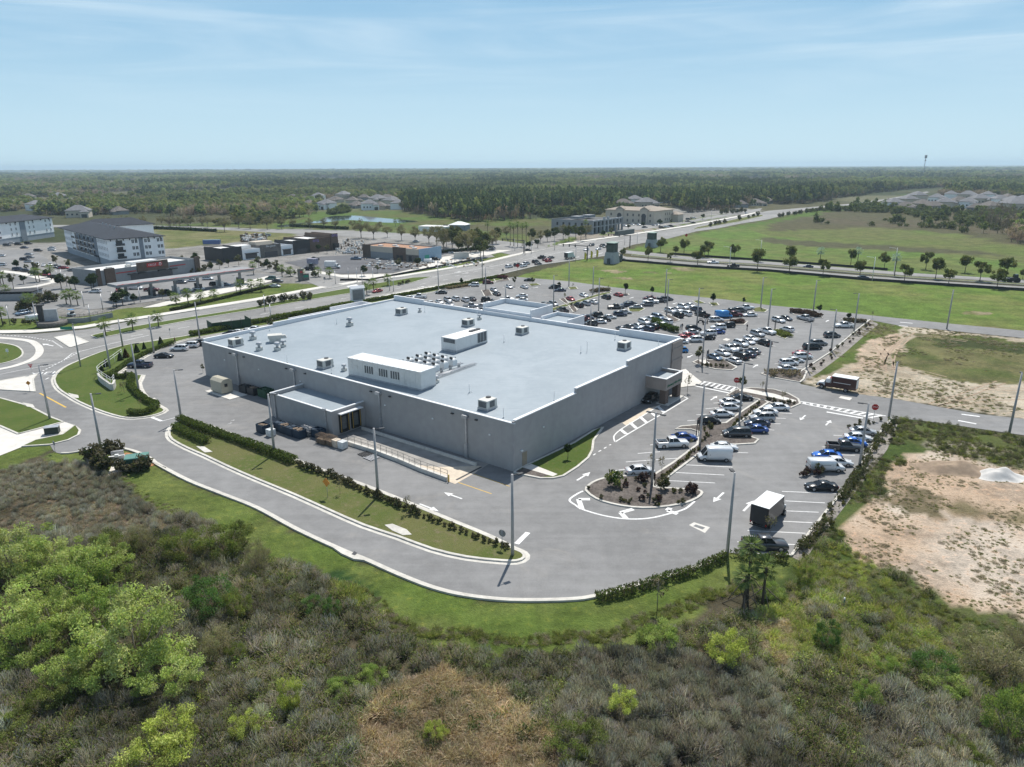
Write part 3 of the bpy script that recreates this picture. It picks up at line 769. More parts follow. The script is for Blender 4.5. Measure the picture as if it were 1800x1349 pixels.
an = MB(); abox(an, ANA - .05, ANA + t + .05, ANB0 - .05, ANB1 + .05, ANH + .002, ANH + .1); abox(an, ANA + t + .051,-.004, ANB0 - .05, ANB0 + t + .05, ANH + .002, ANH + .1); abox(an, ANA + t + .051,-.004, ANB1 - t - .05, ANB1 + .05, ANH + .002, ANH + .1)
par_keep(an.build('coping', COPING), annex)
an = MB(); abox(an, ANA + 1.1,-1.0, ANB0 - .9, ANB0 - .003,3.55,3.7); par_keep(an.build('awning', COPING), annex)
dw = (-ANA - 3.0) / 2
for k in range(2):
 a0 = ANA + 1.3 + k * (dw + .55)
 d = MB(); abox(d, a0 + .35, a0 + dw - .35, ANB0 - .05, ANB0 - .003, .75,3.1); do = d.build('dock_door', GRILL); par_keep(do, annex)
 d = MB(); abox(d, a0, a0 + .33, ANB0 - .38, ANB0 - .003, .4,3.4); abox(d, a0 + dw - .33, a0 + dw, ANB0 - .38, ANB0 - .003, .4,3.4); abox(d, a0 + .331, a0 + dw - .331, ANB0 - .38, ANB0 - .003,3.02,3.4); abox(d, a0 + .331, a0 + dw - .331, ANB0 - .2, ANB0 - .003, .3, .74)
 par_keep(d.build('dock_seal', BLACK), do)
 d = MB(); abox(d, a0 + .12, a0 + .2, ANB0 - .39, ANB0 - .383, .5,3.3); par_keep(d.build('yellow_stripe', YPAINT), do); d = MB(); abox(d, a0 + dw - .2, a0 + dw - .12, ANB0 - .39, ANB0 - .383, .5,3.3); par_keep(d.build('yellow_stripe', YPAINT), do)
def spout(b, a=0.0, h=6.2, s=1.0, par=None):
 d = MB(); p = B(a - .12, b); d.box(p, (.2 * s, .28 * s, h),0, A1); d.box(B(a - .16, b),(.34 * s, .5 * s, 2.2),0, A1)
 o = sp(d, 'downspout', METAL, par); d = MB(); d.box(B(a - .3, b, h),(.6 * s, .95 * s, .42 * s),0, A1); d.box(B(a - .33, b, h + .42 * s),(.5 * s, .8 * s, .08),0, A1); par_keep(d.build('rain_head', METAL), o)
for u_ in (417,518,668,820): spout(solve(lambda b: B(0, b, 5), u_, 0, L2))
spout(ANB0 + 1.4, ANA, 4.3, .6, annex); spout(ANB1 - 1.4, ANA, 4.3, .6, annex)
for u_, v_ in ((405,622),(429,628),(504,648),(537,655),(653,686),(686,696),(796,725),(838,735)):   # wall lamps / scupper outlets
 b = solve(lambda b: B(0, b, 6.3), u_, 0, L2); d = MB(); d.box(B(-.14, b, 6.25),(.26, .45, .16),0, A1); sp(d, 'wall_light', DARKM)
for u_ in (395,455,528,677,761,861):
 b = solve(lambda b: B(0, b, 4.6), u_, 0, L2); d = MB(); d.box(B(-.06, b, 4.5),(.1, .3, .2),0, A1); sp(d, 'wall_light', WHITE)
a_ = solve(lambda a: B(a, 0,4.6),955,0, L1); d = MB(); d.box(B(a_, -.06,4.5),(.3, .1, .2),0, A1); sp(d, 'wall_light', WHITE)
da = solve(lambda a: B(a, 0,1),922,0, L1)
d = MB(); abox(d, da - .55, da + .55,-.05,-.003,0,2.2); dr = sp(d, 'door', mat('tan_door', (.30, .25, .19), .6))
d = MB(); abox(d, da - 1.0, da - .6,-.25,-.003,2.6,2.75); par_keep(d.build('door_lamp', WHITE), dr)
ca0, cb0 = AB(P(1169,713)); ca1, _ = AB(P(1196,699))
ca0 -= .3; ca1 += .5; cb0 -= .1
cz1 = PZ(1171,667, P(1169,713)); czb = cz1 - 2.1
cn = MB()
abox(cn, ca0, ca1, cb0, cb0 + .3, czb, cz1); abox(cn, ca0, ca0 + .3, cb0 + .3,-.003, czb, cz1); abox(cn, ca1 - .3, ca1, cb0 + .3,-.003, czb, cz1)
abox(cn, ca0 + .3, ca1 - .3, cb0 + .3,-.003, cz1 - .75, cz1 - .55)
can = sp(cn, 'drive_through_canopy', WALLT)
cn = MB(); abox(cn, ca0 + .31, ca1 - .31, cb0 + .31,-.004, cz1 - .549, cz1 - .52); par_keep(cn.build('roof', ROOF), can)
cn = MB(); abox(cn, ca0 - .05, ca1 + .05, cb0 - .05, cb0 + .35, cz1 + .002, cz1 + .1); abox(cn, ca0 - .05, ca0 + .35, cb0 + .351,-.004, cz1 + .002, cz1 + .1); abox(cn, ca1 - .35, ca1 + .05, cb0 + .351,-.004, cz1 + .002, cz1 + .1)
par_keep(cn.build('coping', COPING), can)
BRN = mat('brown_stucco', (.13, .095, .08), .9, var=.1)
for a in (ca0 + .8, ca1 - .8):
 cn = MB(); abox(cn, a - .65, a + .65, cb0 + .1, cb0 + 1.2,0, czb - .003); par_keep(cn.build('pillar', BRN), can)
cn = MB(); abox(cn, ca0 + .1, ca1 + .2, cb0 - .5, cb0 + 1.8,0, ZA + .16); par_keep(cn.build('island_kerb', CONC), can)
GREENS = mat('green_sign', (.03, .16, .09), .5, var=.1)
def text(body, size, loc, rot, m, name, par=None, ext=.03, align='CENTER'):
 cu = bpy.data.curves.new(name, 'FONT'); cu.body = body; cu.size = size; cu.extrude = ext; cu.align_x = align; cu.align_y = 'CENTER'
 cu.resolution_u = 2
 cu.materials.append(m)
 tmp = bpy.data.objects.new(name, cu); COL.objects.link(tmp)
 dg = bpy.context.evaluated_depsgraph_get(); me = bpy.data.meshes.new_from_object(tmp.evaluated_get(dg))
 bpy.data.objects.remove(tmp)
 o = obj(name, me); o.location = loc; o.rotation_euler = rot
 if par: par_keep(o, par)
 return o
text('pharmacy drive-thru', .66, B((ca0 + ca1) / 2, cb0 - .03, czb + .75),(R(90),0, A1), GREENS, 'lettering', can)
# ------------------------------------------------------------------ things on the roof
def onroof(u, v, off=0.0):
 z = 7.3
 for _ in range(6):
  p = P(u, v, z); z = roofz(AB(p)[0]) + off
 return Vector((p.x, p.y, z))
G_AC = 'air conditioners on the store roof'
def ac_unit(p, label, s=1.0, rz=0.0):
 e = empty('rooftop_unit', p, A1 + rz, label, 'rooftop unit', G_AC)
 k = MB(); k.box((0,0,0),(2.5 * s, 2.0 * s, .3),0); k.build('kerb', METAL, e)
 k = MB(); k.box((0,0, .3),(2.4 * s, 1.9 * s, 1.25 * s),0, top=.985); o = k.build('casing', UNITM, e, .03)
 k = MB(); k.box((.0,-.955 * s, .42),(1.2 * s, .03, .95 * s),0); k.box((-1.205 * s, 0, .42),(.03,1.5 * s, .95 * s),0); k.build('coil_panel', GRILL, e)
 k = MB(); k.tube([(.6 * s, .3 * s, .3 + 1.25 * s),(.6 * s, .3 * s, .42 + 1.25 * s)], .42 * s, 12); k.build('fan', DARKM, e)
 k = MB(); k.box((1.45 * s, .2, .5),(.5,1.2 * s, .6 * s),0, top=.7); k.build('hood', UNITM, e)
 return e
for (u_, v_), lab in zip(((572,646),(857,718),(706,553),(823,573),(918,587),(1097,614),(415,608)),
  ('small tan air conditioner on the roof edge left of the long white enclosure', 'tan air conditioner on the roof nearest the front corner of the store', 'tan air conditioner alone near the far corner of the roof', 'tan air conditioner on the roof behind the long slatted unit',
   'tan air conditioner standing right of the long slatted unit on the roof', 'cream air conditioner near the right parapet above the drive-through', 'air conditioner on two pipes at the far left corner of the roof')):
 ac_unit(onroof(u_, v_), lab, .95)
h0, h1, h2 = onroof(613,660), onroof(741,688), onroof(761,681)
d1 = (h1 - h0); Lh = d1.length; az = math.atan2(d1.y, d1.x); dh = max(3.6,(h2 - h1).length)
hs = empty('refrigeration_house', h0, az, 'long weathered white equipment house with louvres on the store roof', 'equipment house')
k = MB(); k.box((Lh / 2, dh / 2,0),(Lh, dh, .3),0); k.build('base', METAL, hs)
k = MB(); nseg = 14
for i in range(nseg): k.box((Lh * (i + .5) / nseg, dh / 2, .3),(Lh / nseg - .035, dh, 2.75),0)
k.build('wall', WHITEP, hs)
k = MB(); k.box((Lh / 2, dh / 2,3.052),(Lh + .15, dh + .15, .1),0)
for i in range(nseg + 1): k.box((Lh * i / nseg, dh / 2,3.153),(.09, dh + .15, .05),0)
k.build('roof', WHITE, hs)
for c in (.30, .50, .66):
 k = MB()
 for i in range(4): k.box((Lh * c + (i - 1.5) * .52,-.02,1.1),(.3, .05,1.25),0)
 k.build('louvre', GRILL, hs)
cr = empty('condenser_rack', onroof(748,672), A1 + R(0), 'steel rack with rows of white fan condensers beside the long white house', 'condenser rack')
k = MB()
for j in range(4): k.box((5.2,1.0 + j * 2.0, .7),(10.5, .12, .16),0); k.box((5.2,1.5 + j * 2.0, .7),(10.5, .12, .16),0)
for i in range(5):
 for j in range(4): k.box((.8 + i * 2.2,1.25 + j * 2.0,0),(.1, .6, .7),0)
for j in range(3): k.tube([(0, .2 - j * .28, .5),(12.6, .2 - j * .28, .5)], .07,6)
k.build('frame', METAL, cr)
for i in range(4):
 for j in range(4):
  k = MB(); k.box((1.5 + i * 2.2,1.25 + j * 2.0, .87),(1.15,1.0,1.0),0); k.box((1.5 + i * 2.2,1.25 + j * 2.0,1.87),(.95, .8, .12),0); c = k.build('condenser', WHITE, cr)
  k = MB(); k.tube([(1.2 + i * 2.2,1.25 + j * 2,2.0),(1.2 + i * 2.2,1.25 + j * 2,2.22),(.85 + i * 2.2,1.25 + j * 2,2.3)], .22,8); k.tube([(2.2 + i * 2.2,1.25 + j * 2, .9),(2.2 + i * 2.2,1.25 + j * 2,2.2),(1.8 + i * 2.2,1.25 + j * 2,2.25)], .05,5); k.build('fan_hood', DARKM, c)
q0, q1, q2 = onroof(784,614), onroof(802,621), onroof(857,602)
dl = q2 - q1; Lr = dl.length; ar = math.atan2(dl.y, dl.x); wr = max(2.6,(q1 - q0).length)
ru = empty('air_handler', q1, ar, 'long white air handler with dark coil panels and fans in the middle of the roof', 'air handler')
k = MB(); k.box((Lr / 2, wr / 2,0),(Lr, wr, .45),0); k.build('kerb', METAL, ru)
k = MB(); ns = 9
for i in range(ns): k.box((Lr * (i + .5) / ns, wr / 2, .45),(Lr / ns - .03, wr, 2.2),0)
k.build('casing', WHITEP, ru)
k = MB()
for i in range(3): k.box((Lr * (.72 + .1 * i),-.02, .65),(Lr * .085, .05,1.85),0)
k.build('coil_panel', GRILL, ru)
k = MB(); k.box((-.02, wr * .45,1.75),(.05, wr * .75, .75),0); k.build('intake_louvre', GRILL, ru)
for i in range(4):
 k = MB(); x = Lr * (.70 + .08 * i); k.tube([(x, wr * .5,2.65),(x, wr * .5,2.85)], .45,12); k.build('fan', DARKM, ru)
G_V = 'vents on the store roof'
def vent(p, label, s=1.0):
 e = empty('roof_vent', p, A1, label, 'roof vent', G_V)
 k = MB(); k.box((0,0,0),(.8 * s, .8 * s, .5 * s),0); k.build('base', UNITM, e)
 k = MB(); k.tube([(0,0, .5 * s),(0,0,1.0 * s)], .22 * s, 8); k.tube([(0,0,1.0 * s),(0,0,1.35 * s)],[.5 * s, .38 * s],10); k.build('cap', METAL, e)
for (u_, v_), lab, s in (((615,573), 'double capped vent standing alone towards the far left of the roof', 1.4),((488,616), 'mushroom vent on the roof just below the green-tinged exhaust hood', 1.2),((498,610), 'mushroom vent right of its neighbour near the exhaust hood', 1.0),((456,616), 'vent with a thin pipe at the left roof edge', 1.2),((445,597), 'vent beside the air conditioner at the far left corner', 1.3),
    ((605,652), 'low vent box left of the long white enclosure', .9),((738,549), 'small vent by the far parapet right of the air conditioner', .8),((843,562), 'small vent by the front parapet behind the slatted unit', .9),((767,673), 'low round vent at the foot of the condenser rack', .9)):
 vent(onroof(u_, v_), lab, s)
eh = empty('exhaust_hood', onroof(484,601), A1 - .6, 'stained exhaust hood with a spout near the left end of the roof', 'exhaust hood', G_V)
k = MB(); k.box((0,0,0),(2.2,1.6, .8),0); k.build('base', UNITM, eh)
k = MB(); k.box((0,0, .8),(2.5,1.9, .7),0, top=1.1); k.box((1.7,0, .7),(1.2,1.2, .6),0, top=.6); k.build('hood', UNITM, eh)
pl = ('thin plumbing pipe standing on the roof between the two far left vents', 'thin pipe on the left roof edge above the loading bay', 'thin pipe by the left roof edge near the small tan air conditioner', 'bent thin pipe alone right of the condenser rack', 'thin pipe right of the tan air conditioner at the near corner', 'thin pipe right of the long slatted unit',
   'pair of thin pipes between the slatted unit and the right parapet', 'thin pipe on the roof close to the right parapet', 'thin pipe near the far corner of the roof', 'thin pipe at the front parapet left of the entrance tower', 'thin pipe at the front parapet right of the entrance tower', 'thin pipe at the far right corner of the roof', 'thin pipe at the left wall below the far left vents')
for (u_, v_), lab in zip(((592,570),(505,638),(583,657),(825,691),(885,735),(886,602),(1021,621),(974,705),(747,549),(839,560),(1081,598),(1157,613),(474,582)), pl):
 p = onroof(u_, v_); k = MB(); hh = 1.6
 k.tube([(0,0,0),(0,0, hh)], .045,5); k.tube([(0,0,0),(0,0, .25)], .12,6)
 if 'bent' in lab: k.tube([(0,0, .3),(.5, .3, .06)], .04,5)
 if 'pair' in lab: k.tube([(1.2, .5,0),(1.2, .5, hh * 1.2),(1.0, .4, hh * 1.3)], .045,5)
 o = k.build('vent_pipe', WHITE); o.location = p; tag(o, lab, 'pipe', 'plumbing pipes on the store roof')
# ------------------------------------------------------------------ rear yard
ramp_poly = PP([(612,772),(648,764),(700,776),(860,816),(836,832),(800,852),(790,848),(700,815),(640,789)])
sheet('ramp', ramp_poly, ZA + .012, mat('ramp_concrete', (.30, .285, .265), .9, var=.25, scale=.4, dirt=(.12, .115, .11, .6)))  # dark tone paints the shade of a sunken ramp onto flat concrete
sheet('ramp', PP([(700,815),(770,822),(846,820),(836,832),(800,852),(790,848)]), ZA + .02, mat('warm_concrete', (.58, .50, .40), .9, var=.12, scale=1.2))
rw = empty('retaining_wall', P(700,815),0, 'low concrete loading ramp wall with a thin steel railing', 'low wall')
k = MB(); rp = PP([(612,782),(660,797),(700,812),(740,829),(787,846)]); ribbon(k, rp, .5,0, .62); par_keep(k.build('wall', CONC), rw)
k = MB()
for zz in (1.1,1.6): k.tube([p + Vector((0,0, zz)) for p in rp], .03,4)
for i in range(17):
 t_ = i / 16; j = min(int(t_ * 4),3); p = rp[j].lerp(rp[j + 1], t_ * 4 - j); k.tube([p + Vector((0,0, .6)), p + Vector((0,0,1.6))], .03,4)
par_keep(k.build('railing', GRILL), rw)
k = MB(); ribbon(k, [B(-1.6, solve(lambda b: B(0, b),650,0, L2)), B(-1.6, solve(lambda b: B(0, b),850,0, L2))], .35,0, .45); tag(k.build('wall_kerb', CONC), 'long low concrete kerb at the foot of the rear store wall', 'kerb')
def bollard(u, v, lab):
 k = MB(); k.tube([(0,0,0),(0,0,1.05),(0,0,1.12)],[.1, .1, .05],10); o = k.build('bollard', YPAINT); o.location = P(u, v); tag(o, lab, 'bollard', 'yellow bollards')
bollard(789,848, 'yellow bollard at the end of the loading ramp wall'); bollard(264,820, 'yellow bollard beside the green utility cabinet at the kerb')
sheet('pavement', PP([(918,824),(934,818),(980,836),(972,840)]), ZA + .15, CONC2)
gp = P(391,690); ge = empty('generator', gp, A2, 'beige generator in a housing with a sloped top at the rear wall', 'generator')
k = MB(); k.box((-1.2,0,0),(8.5,3.6, .14),0); k.build('pad', CONC2, ge)
k = MB(); k.loft([[(x, -1.15, .3),(x, 1.15, .3),(x, 1.15,2.5),(x, .5,3.0),(x, -.5,3.0),(x, -1.15,2.5)] for x in (-1.9,1.9)],0, False); k.build('housing', mat('beige_paint', (.42, .39, .31), .55, var=.06), ge, .04)
k = MB(); k.box((-1.93, .2,1.5),(.04, .6, .6),0); k.build('panel', DARKM, ge)
BLUEB = mat('blue_bin', (.012, .032, .06), .6, var=.2); GREENB = mat('green_bin', (.02, .07, .035), .6, var=.2); CARD = mat('cardboard', (.19, .14, .10), .9, var=.25, scale=2); WRAP = mat('plastic_wrap', (.60, .62, .62), .5, var=.2, scale=3)
BINS = [(455,763, 'blue', 'cardboard topped blue bin at the left end of the row behind the loading bay'),(468,770, 'wrap', 'white plastic wrapped bale between blue bins at the left of the loading bay'),(486,760, 'blue', 'blue bin just right of the lamp post behind the loading bay'),(495,764, 'card', 'blue bin heaped with brown cardboard, second right of the lamp post'),
  (506,768, 'blue', 'blue bin in the middle of the row along the loading bay'),(518,772, 'card', 'blue bin with brown lid boards, last of the long row'),(534,768, 'cages', 'bundle of grey wire carts between the blue bins'),(553,772, 'blue', 'low wide blue bin by the right end of the loading bay'),
  (568,780, 'cages', 'bundle of brown wooden crates by the ramp railing'),(582,783, 'cages', 'crate bundle right of the brown crates by the ramp'),(592,786, 'wrap', 'pallet of cream wrapped boxes at the ramp railing'),(603,789, 'wrap', 'pale green topped pallet at the end of the row by the ramp'),
  (643,800, 'pallet', 'dark steel pallet lying by the ramp wall'),(653,806, 'pallet', 'empty pallet frame lying right of the dark one'),(432,690, 'dark', 'dark round bin in the shade by the rear downspout'),(446,694, 'dark', 'taller black bin in the shade right of the round one'),(468,698, 'green', 'green skip with red handles left of the loading bay')]
for i, (u_, v_, kd, lab) in enumerate(BINS):
 p = P(u_, v_) + (E1 * .9 if u_ < 565 and v_ > 740 else Vector()); rz = A2 + random.uniform(-.08, .08)
 e = empty('pallet' if kd == 'pallet' else 'bin', p, rz, lab, 'pallet' if kd == 'pallet' else 'bin', 'bins and pallets behind the store')
 k = MB()
 if kd in ('blue', 'card', 'green', 'dark'):
  mm = {'blue': BLUEB, 'card': BLUEB, 'green': GREENB, 'dark': DARKM}[kd]; w, dp, h = (1.9,1.4,1.35) if kd != 'green' else (2.6,1.7,1.5)
  for sx, sy, sw, sd_ in ((0,-dp / 2, w, .08),(0, dp / 2, w, .08),(-w / 2,0, .08, dp - .1),(w / 2,0, .08, dp - .1)): k.box((sx, sy, .1),(sw, sd_, h),0)
  k.box((0,0, .08),(w - .1, dp - .1, .08),0); k.build('body', mm, e)
  k = MB()
  for q in range(6): k.box((random.uniform(-.5, .5), random.uniform(-.35, .35), h * .75 + q * .04),(random.uniform(.5, .9), random.uniform(.5, .8), .3),0, random.uniform(0,3))
  k.build('contents', CARD if kd == 'card' or i % 3 == 0 else mm, e)
 elif kd == 'cages':
  for q in range(7):
   x = (q - 3) * .32
   for yy in (-.6, .6): k.tube([(x, yy, 0),(x, yy, 1.5)], .03,4)
   for zz in (.4, .8,1.2,1.5): k.tube([(x, -.6, zz),(x, .6, zz)], .03,4)
  for yy in (-.6, .6): k.tube([(-1, yy, 1.5),(1, yy, 1.5)], .03,4)
  k.build('frame', METAL if i == 6 else CARD, e); k = MB(); k.box((0,0, .15),(1.9,1.1, .7),0, top=.9); k.build('load', GRILL if i == 6 else CARD, e)
 elif kd == 'wrap':
  for q in range(5): k.box((0,(q - 2) * .24,0),(1.2, .12, .12),0)
  k.build('pallet_base', CARD, e); k = MB()
  for q in range(4):
   for r__ in range(2): k.box(((q % 2 - .5) * .58,(q // 2 - .5) * .56, .13 + r__ * .56),(.56, .54, .55),0, random.uniform(-.04, .04))
  k.build('load', WRAP if i != 10 else mat('cream_boxes', (.55, .47, .38), .8, var=.2), e, .03)
 else:
  for q in range(6): k.box((0,(q - 2.5) * .3, .14),(1.9, .16, .05),0)
  for q in (-.8,0, .8): k.box((q, 0,0),(.12,1.6, .14),0)
  k.build('boards', DARKM if i == 12 else METAL, e)
ah = empty('equipment_box', P(495,690), A1, 'grey metal equipment box against the rear wall left of the loading bay', 'equipment box')
k = MB(); k.box((0,0,0),(2.6,2.6,2.9),0); k.build('body', METAL, ah); k = MB(); k.box((0,0,2.9),(2.8,2.8, .12),0); k.build('lid', mat('blue_grey_lid', (.18, .24, .32), .5), ah)
# ------------------------------------------------------------------ planters and small islands of the car park
OVAL = island([(1030,864),(1036,854),(1050,846),(1070,841),(1095,839),(1120,838),(1149,837),(1150,858),(1178,860),(1206,862),(1226,863),(1234,868),(1225,877),(1200,887),(1150,894),(1110,893),(1075,887),(1048,878)], MULCH, 'mulch_bed', 2)
island([(1149,837),(1182,816),(1226,783),(1228,760),(1215,756),(1187,756),(1197,751),(1232,748),(1276,745),(1308,722),(1337,703),(1350,709),(1322,727),(1300,743),(1268,767),(1318,769),(1333,774),(1326,781),(1292,783),(1256,780),(1228,799),(1200,820),(1151,857)], MULCH, 'mulch_bed', 1)
island([(1277,697),(1292,687),(1320,683),(1360,686),(1385,693),(1403,703),(1406,711),(1390,718),(1372,716),(1351,708),(1336,703),(1320,701)], MULCH, 'mulch_bed', 1)
sheet('pavement', PP([(1296,684),(1318,686),(1360,694),(1400,706),(1396,709),(1350,699),(1300,689)]), ZA + .15, CONC2)
island([(1218,638),(1226,634),(1246,634),(1274,635),(1295,647),(1286,652),(1258,650),(1235,645)], MULCH, 'mulch_bed', 1)
sheet('pavement', PP([(1228,636),(1236,632),(1248,640),(1240,642)]), ZA + .15, CONC2)
island([(1338,658),(1358,653),(1384,652),(1408,650),(1418,654),(1412,668),(1406,673),(1388,670),(1354,664)], MULCH, 'mulch_bed', 1)
island([(1358,588),(1365,579),(1392,589),(1380,597)], TURFDRY, 'planted_island', 1)
island([(1387,547),(1410,548),(1440,555),(1446,560),(1425,559),(1396,554)], MULCH, 'mulch_bed', 1)
island([(1479,562),(1500,560),(1526,564),(1520,570),(1500,570)], MULCH, 'mulch_bed', 1)
island([(1258,566),(1290,562),(1314,566),(1308,572),(1286,573),(1262,571)], MULCH, 'mulch_bed', 1)
island([(1320,543),(1335,541),(1350,546),(1344,550),(1326,549)], TURFDRY, 'planted_island', 1)
island([(1246,533),(1260,533),(1264,538),(1252,539)], TURFDRY, 'planted_island', 1)
island([(1217,530),(1228,529),(1240,534),(1226,535)], TURFDRY, 'planted_island', 1)
island([(1166,554),(1178,555),(1195,564),(1185,568),(1176,562)], MULCH, 'mulch_bed', 1)
island([(1104,541),(1122,540),(1134,544),(1124,549),(1106,549)], TURFDRY, 'planted_island', 1)
island([(983,527),(992,525),(1000,534),(997,537)], MULCH, 'mulch_bed', 1)
island([(999,538),(1006,535),(1015,546),(1008,550)], MULCH, 'mulch_bed', 1)
island([(934,553),(980,540),(1047,519),(1070,513),(1074,516),(1048,523),(985,544),(940,557)], TURFDRY, 'planted_island', 1)
island([(1040,513),(1060,510),(1075,512),(1068,515),(1048,517)], MULCH, 'mulch_bed', 1)
island([(928,500),(944,499),(950,502),(934,504)], TURFDRY, 'planted_island', 1)
island([(998,506),(1012,505),(1016,509),(1002,510)], TURFDRY, 'planted_island', 1)
island([(1092,517),(1104,517),(1106,520),(1094,520)], MULCH, 'mulch_bed', 1)
island([(846,511),(860,510),(866,520),(852,522)], MULCH, 'mulch_bed', 1)
island([(782,507),(820,500),(828,506),(786,511)], MULCH, 'mulch_bed', 1)
island([(868,491),(892,488),(896,494),(872,497)], MULCH, 'mulch_bed', 1)
island([(1010,779.5),(1044,758),(1060,752),(1043,776),(1041,793),(1034,806),(1015,822),(990,838),(972,842),(950,842),(920,836),(904,832),(912,826)], TURF, 'grass_island', 1)
sheet('mulch_bed', PP([(904,831),(930,822),(965,838),(948,842),(922,836)]), ZA + .135, MULCH)
sheet('mulch_bed', PP([(1393,980),(1476,873),(1521,807),(1554,753),(1566,742),(1578,746),(1560,790),(1530,830),(1490,884),(1432,960),(1412,990)]), .02, mat('grey_mulch', (.23, .21, .19), .95, var=.4, scale=3, dirt=(.10, .09, .07, .8)))
sheet('mulch_bed', PP([(1409,654),(1463,619),(1503,585),(1530,564),(1545,570),(1520,590),(1480,625),(1440,655),(1412,672)]), .02, mat('grey_mulch', (.2, .2, .2)))
sheet('concrete_walk', PP([(1186,654),(1205,650),(1222,664),(1234,673),(1226,679),(1205,681),(1194,683)]), ZA + .09, CONC2)
kb = KB.build('kerb', KERB); kb['kind'] = 'structure'
# ------------------------------------------------------------------ painted markings
MK = MB(); ZM = ZA + .008
def mline(a, b, w=.14, z=ZM, m=0): ribbon(MK, [a, b], w, 0, z - 0, m) if z < .012 else ribbon_flat(a, b, w, z, m)
def ribbon_flat(a, b, w, z, m=0):
 d = b - a; d.z = 0
 if d.length < 1e-6: return
 d.normalize(); n = Vector((-d.y, d.x, 0)) * (w / 2)
 MK.add([(p.x, p.y, z) for p in (a + n, a - n, b - n, b + n)],[(0,1,2,3)], m)
def pl(px, w=.14, z=ZM, m=0, n=3):
 pts = smooth(PP(px), n) if len(px) > 2 and n > 1 else PP(px)
 for i in range(len(pts) - 1): ribbon_flat(pts[i], pts[i + 1], w, z, m)
def dash(px, w=.15, on=3.0, off=9.0, z=ZM, m=0):
 pts = PP(px); s = 0.0
 for i in range(len(pts) - 1):
  d = pts[i + 1] - pts[i]; L = d.length; d.normalize(); t_ = 0
  while t_ < L:
   ph = (s + t_) % (on + off)
   if ph < on:
    e_ = min(L, t_ + on - ph); ribbon_flat(pts[i] + d * t_, pts[i] + d * e_, w, z, m); t_ = e_ + .01
   else: t_ += max(.02, on + off - ph)
  s += L
def arrow(u, v, ang, s=1.0, z=ZM):
 c = P(u, v); d = Vector((math.cos(ang), math.sin(ang),0)); n = Vector((-d.y, d.x, 0))
 pts = [(-1.5, .12),(.3, .12),(.3, .45),(1.5,0),(.3,-.45),(.3,-.12),(-1.5,-.12)]
 MK.add([c + d * x * s + n * y * s + Vector((0,0, z)) for x, y in pts],[list(range(6,-1,-1))])
for q in ([(1076,829),(1104,825)],[(1100,813),(1195,806)],[(1121,798),(1160,795)],[(1143,783),(1155,782)],[(1208,740.5),(1222,739.5)],[(1224,730),(1242,729)],[(1240,719.5),(1265,717)],[(1254,709.5),(1266,708.5)],
    [(1171,845.5),(1257,850)],[(1187.5,831.5),(1273,836)],[(1204,818),(1288,822)],[(1296,796),(1315,797)],[(1340,755),(1361,757)],[(1354,745.5),(1372,745.8)],[(1359,735.5),(1381,736.5)],[(1370,726.5),(1392,728)],
    [(1374.5,864.8),(1470,868.5)],[(1380.5,881.5),(1450,885)],[(1380.5,899),(1439,901.5)],[(1377,917.5),(1428,919.8)],[(1314,933.5),(1416,938.5)],[(1296,953.5),(1400,958.6)],[(1445,786.5),(1456,786.8)],[(1465,766),(1480,766.6)],[(1480,800.6),(1503,801.4)]):
 pl(q, .15)
arrow(1255,700.5, A1); arrow(1026,838, A1,1.15); arrow(1263,875, A1 + math.pi, 1.15); arrow(1316,890, A1,1.2); arrow(1411,735, A1 + math.pi); arrow(1456,744, A1); arrow(796,872, A2,1.05); arrow(754,893, A2 + math.pi, 1.1)
arrow(1328,644, A1); arrow(1213,627, A1 + math.pi); arrow(1454,565, A1); arrow(942,506, A1); arrow(1110,524, A1); arrow(1186,534, A1 + math.pi)
pl([(1025,864),(1013,870),(1001,880),(1012,889),(1023,896),(1060,907),(1100,913),(1140,912),(1180,903),(1205,895),(1221,882)], .28, n=4)
for q in ([(1037,878.5),(1017,878.5),(1023,896)],[(1113,896),(1091,902),(1101,913)],[(1178,894),(1173,898.5),(1191,904.5)]): pl(q, .65, ZM + .004, n=1)
pl([(1081,778),(1079,768),(1087,759),(1100,750),(1120,738),(1142,724),(1160,713)], .22, ZM, n=3); pl([(1081,778),(1100,766),(1168,726),(1209,701),(1202,698)], .25, n=1)
for q in ([(1091,756),(1101,764)],[(1108,744),(1119,754)],[(1125,733.5),(1137,744)],[(1141,723),(1154,733.5)],[(1156,715),(1168,726)]): pl(q, .62, ZM + .004)
dash([(1043,801),(1052,795),(1074,782)], .2, .7, .9)
sheet('pavement', PP([(1094,744),(1135,719),(1164,712),(1112,742),(1100,749)]), ZA + .004, mat('warm_concrete', (.5, .45, .4)))
def zebra(a0, a1, b0, b1, n):
 pl([a0, a1], .3); pl([b0, b1], .3); A_, A2_, B_, B2_ = P(*a0), P(*a1), P(*b0), P(*b1)
 for i in range(n):
  t0 = (i + .35) / n; t1 = (i + .75) / n
  MK.add([A_.lerp(A2_, t0) + Vector((0,0, ZM + .004)), B_.lerp(B2_, t0) + Vector((0,0, ZM + .004)), B_.lerp(B2_, t1) + Vector((0,0, ZM + .004)), A_.lerp(A2_, t1) + Vector((0,0, ZM + .004))],[(0,1,2,3)])
zebra((1236,671),(1297,682),(1225,676.5),(1288,689),7); zebra((1405,706),(1557,732),(1410,710),(1535,736),11)
pl([(1214,677.5),(1281,691.5)], .5, n=1); pl([(1453,725),(1517,736)], .5, n=1)
pl([(908,957),(928,937)], .62, n=1); pl([(266,734),(284,741)], .5, n=1); pl([(285,741),(326,730)], .16, n=1)
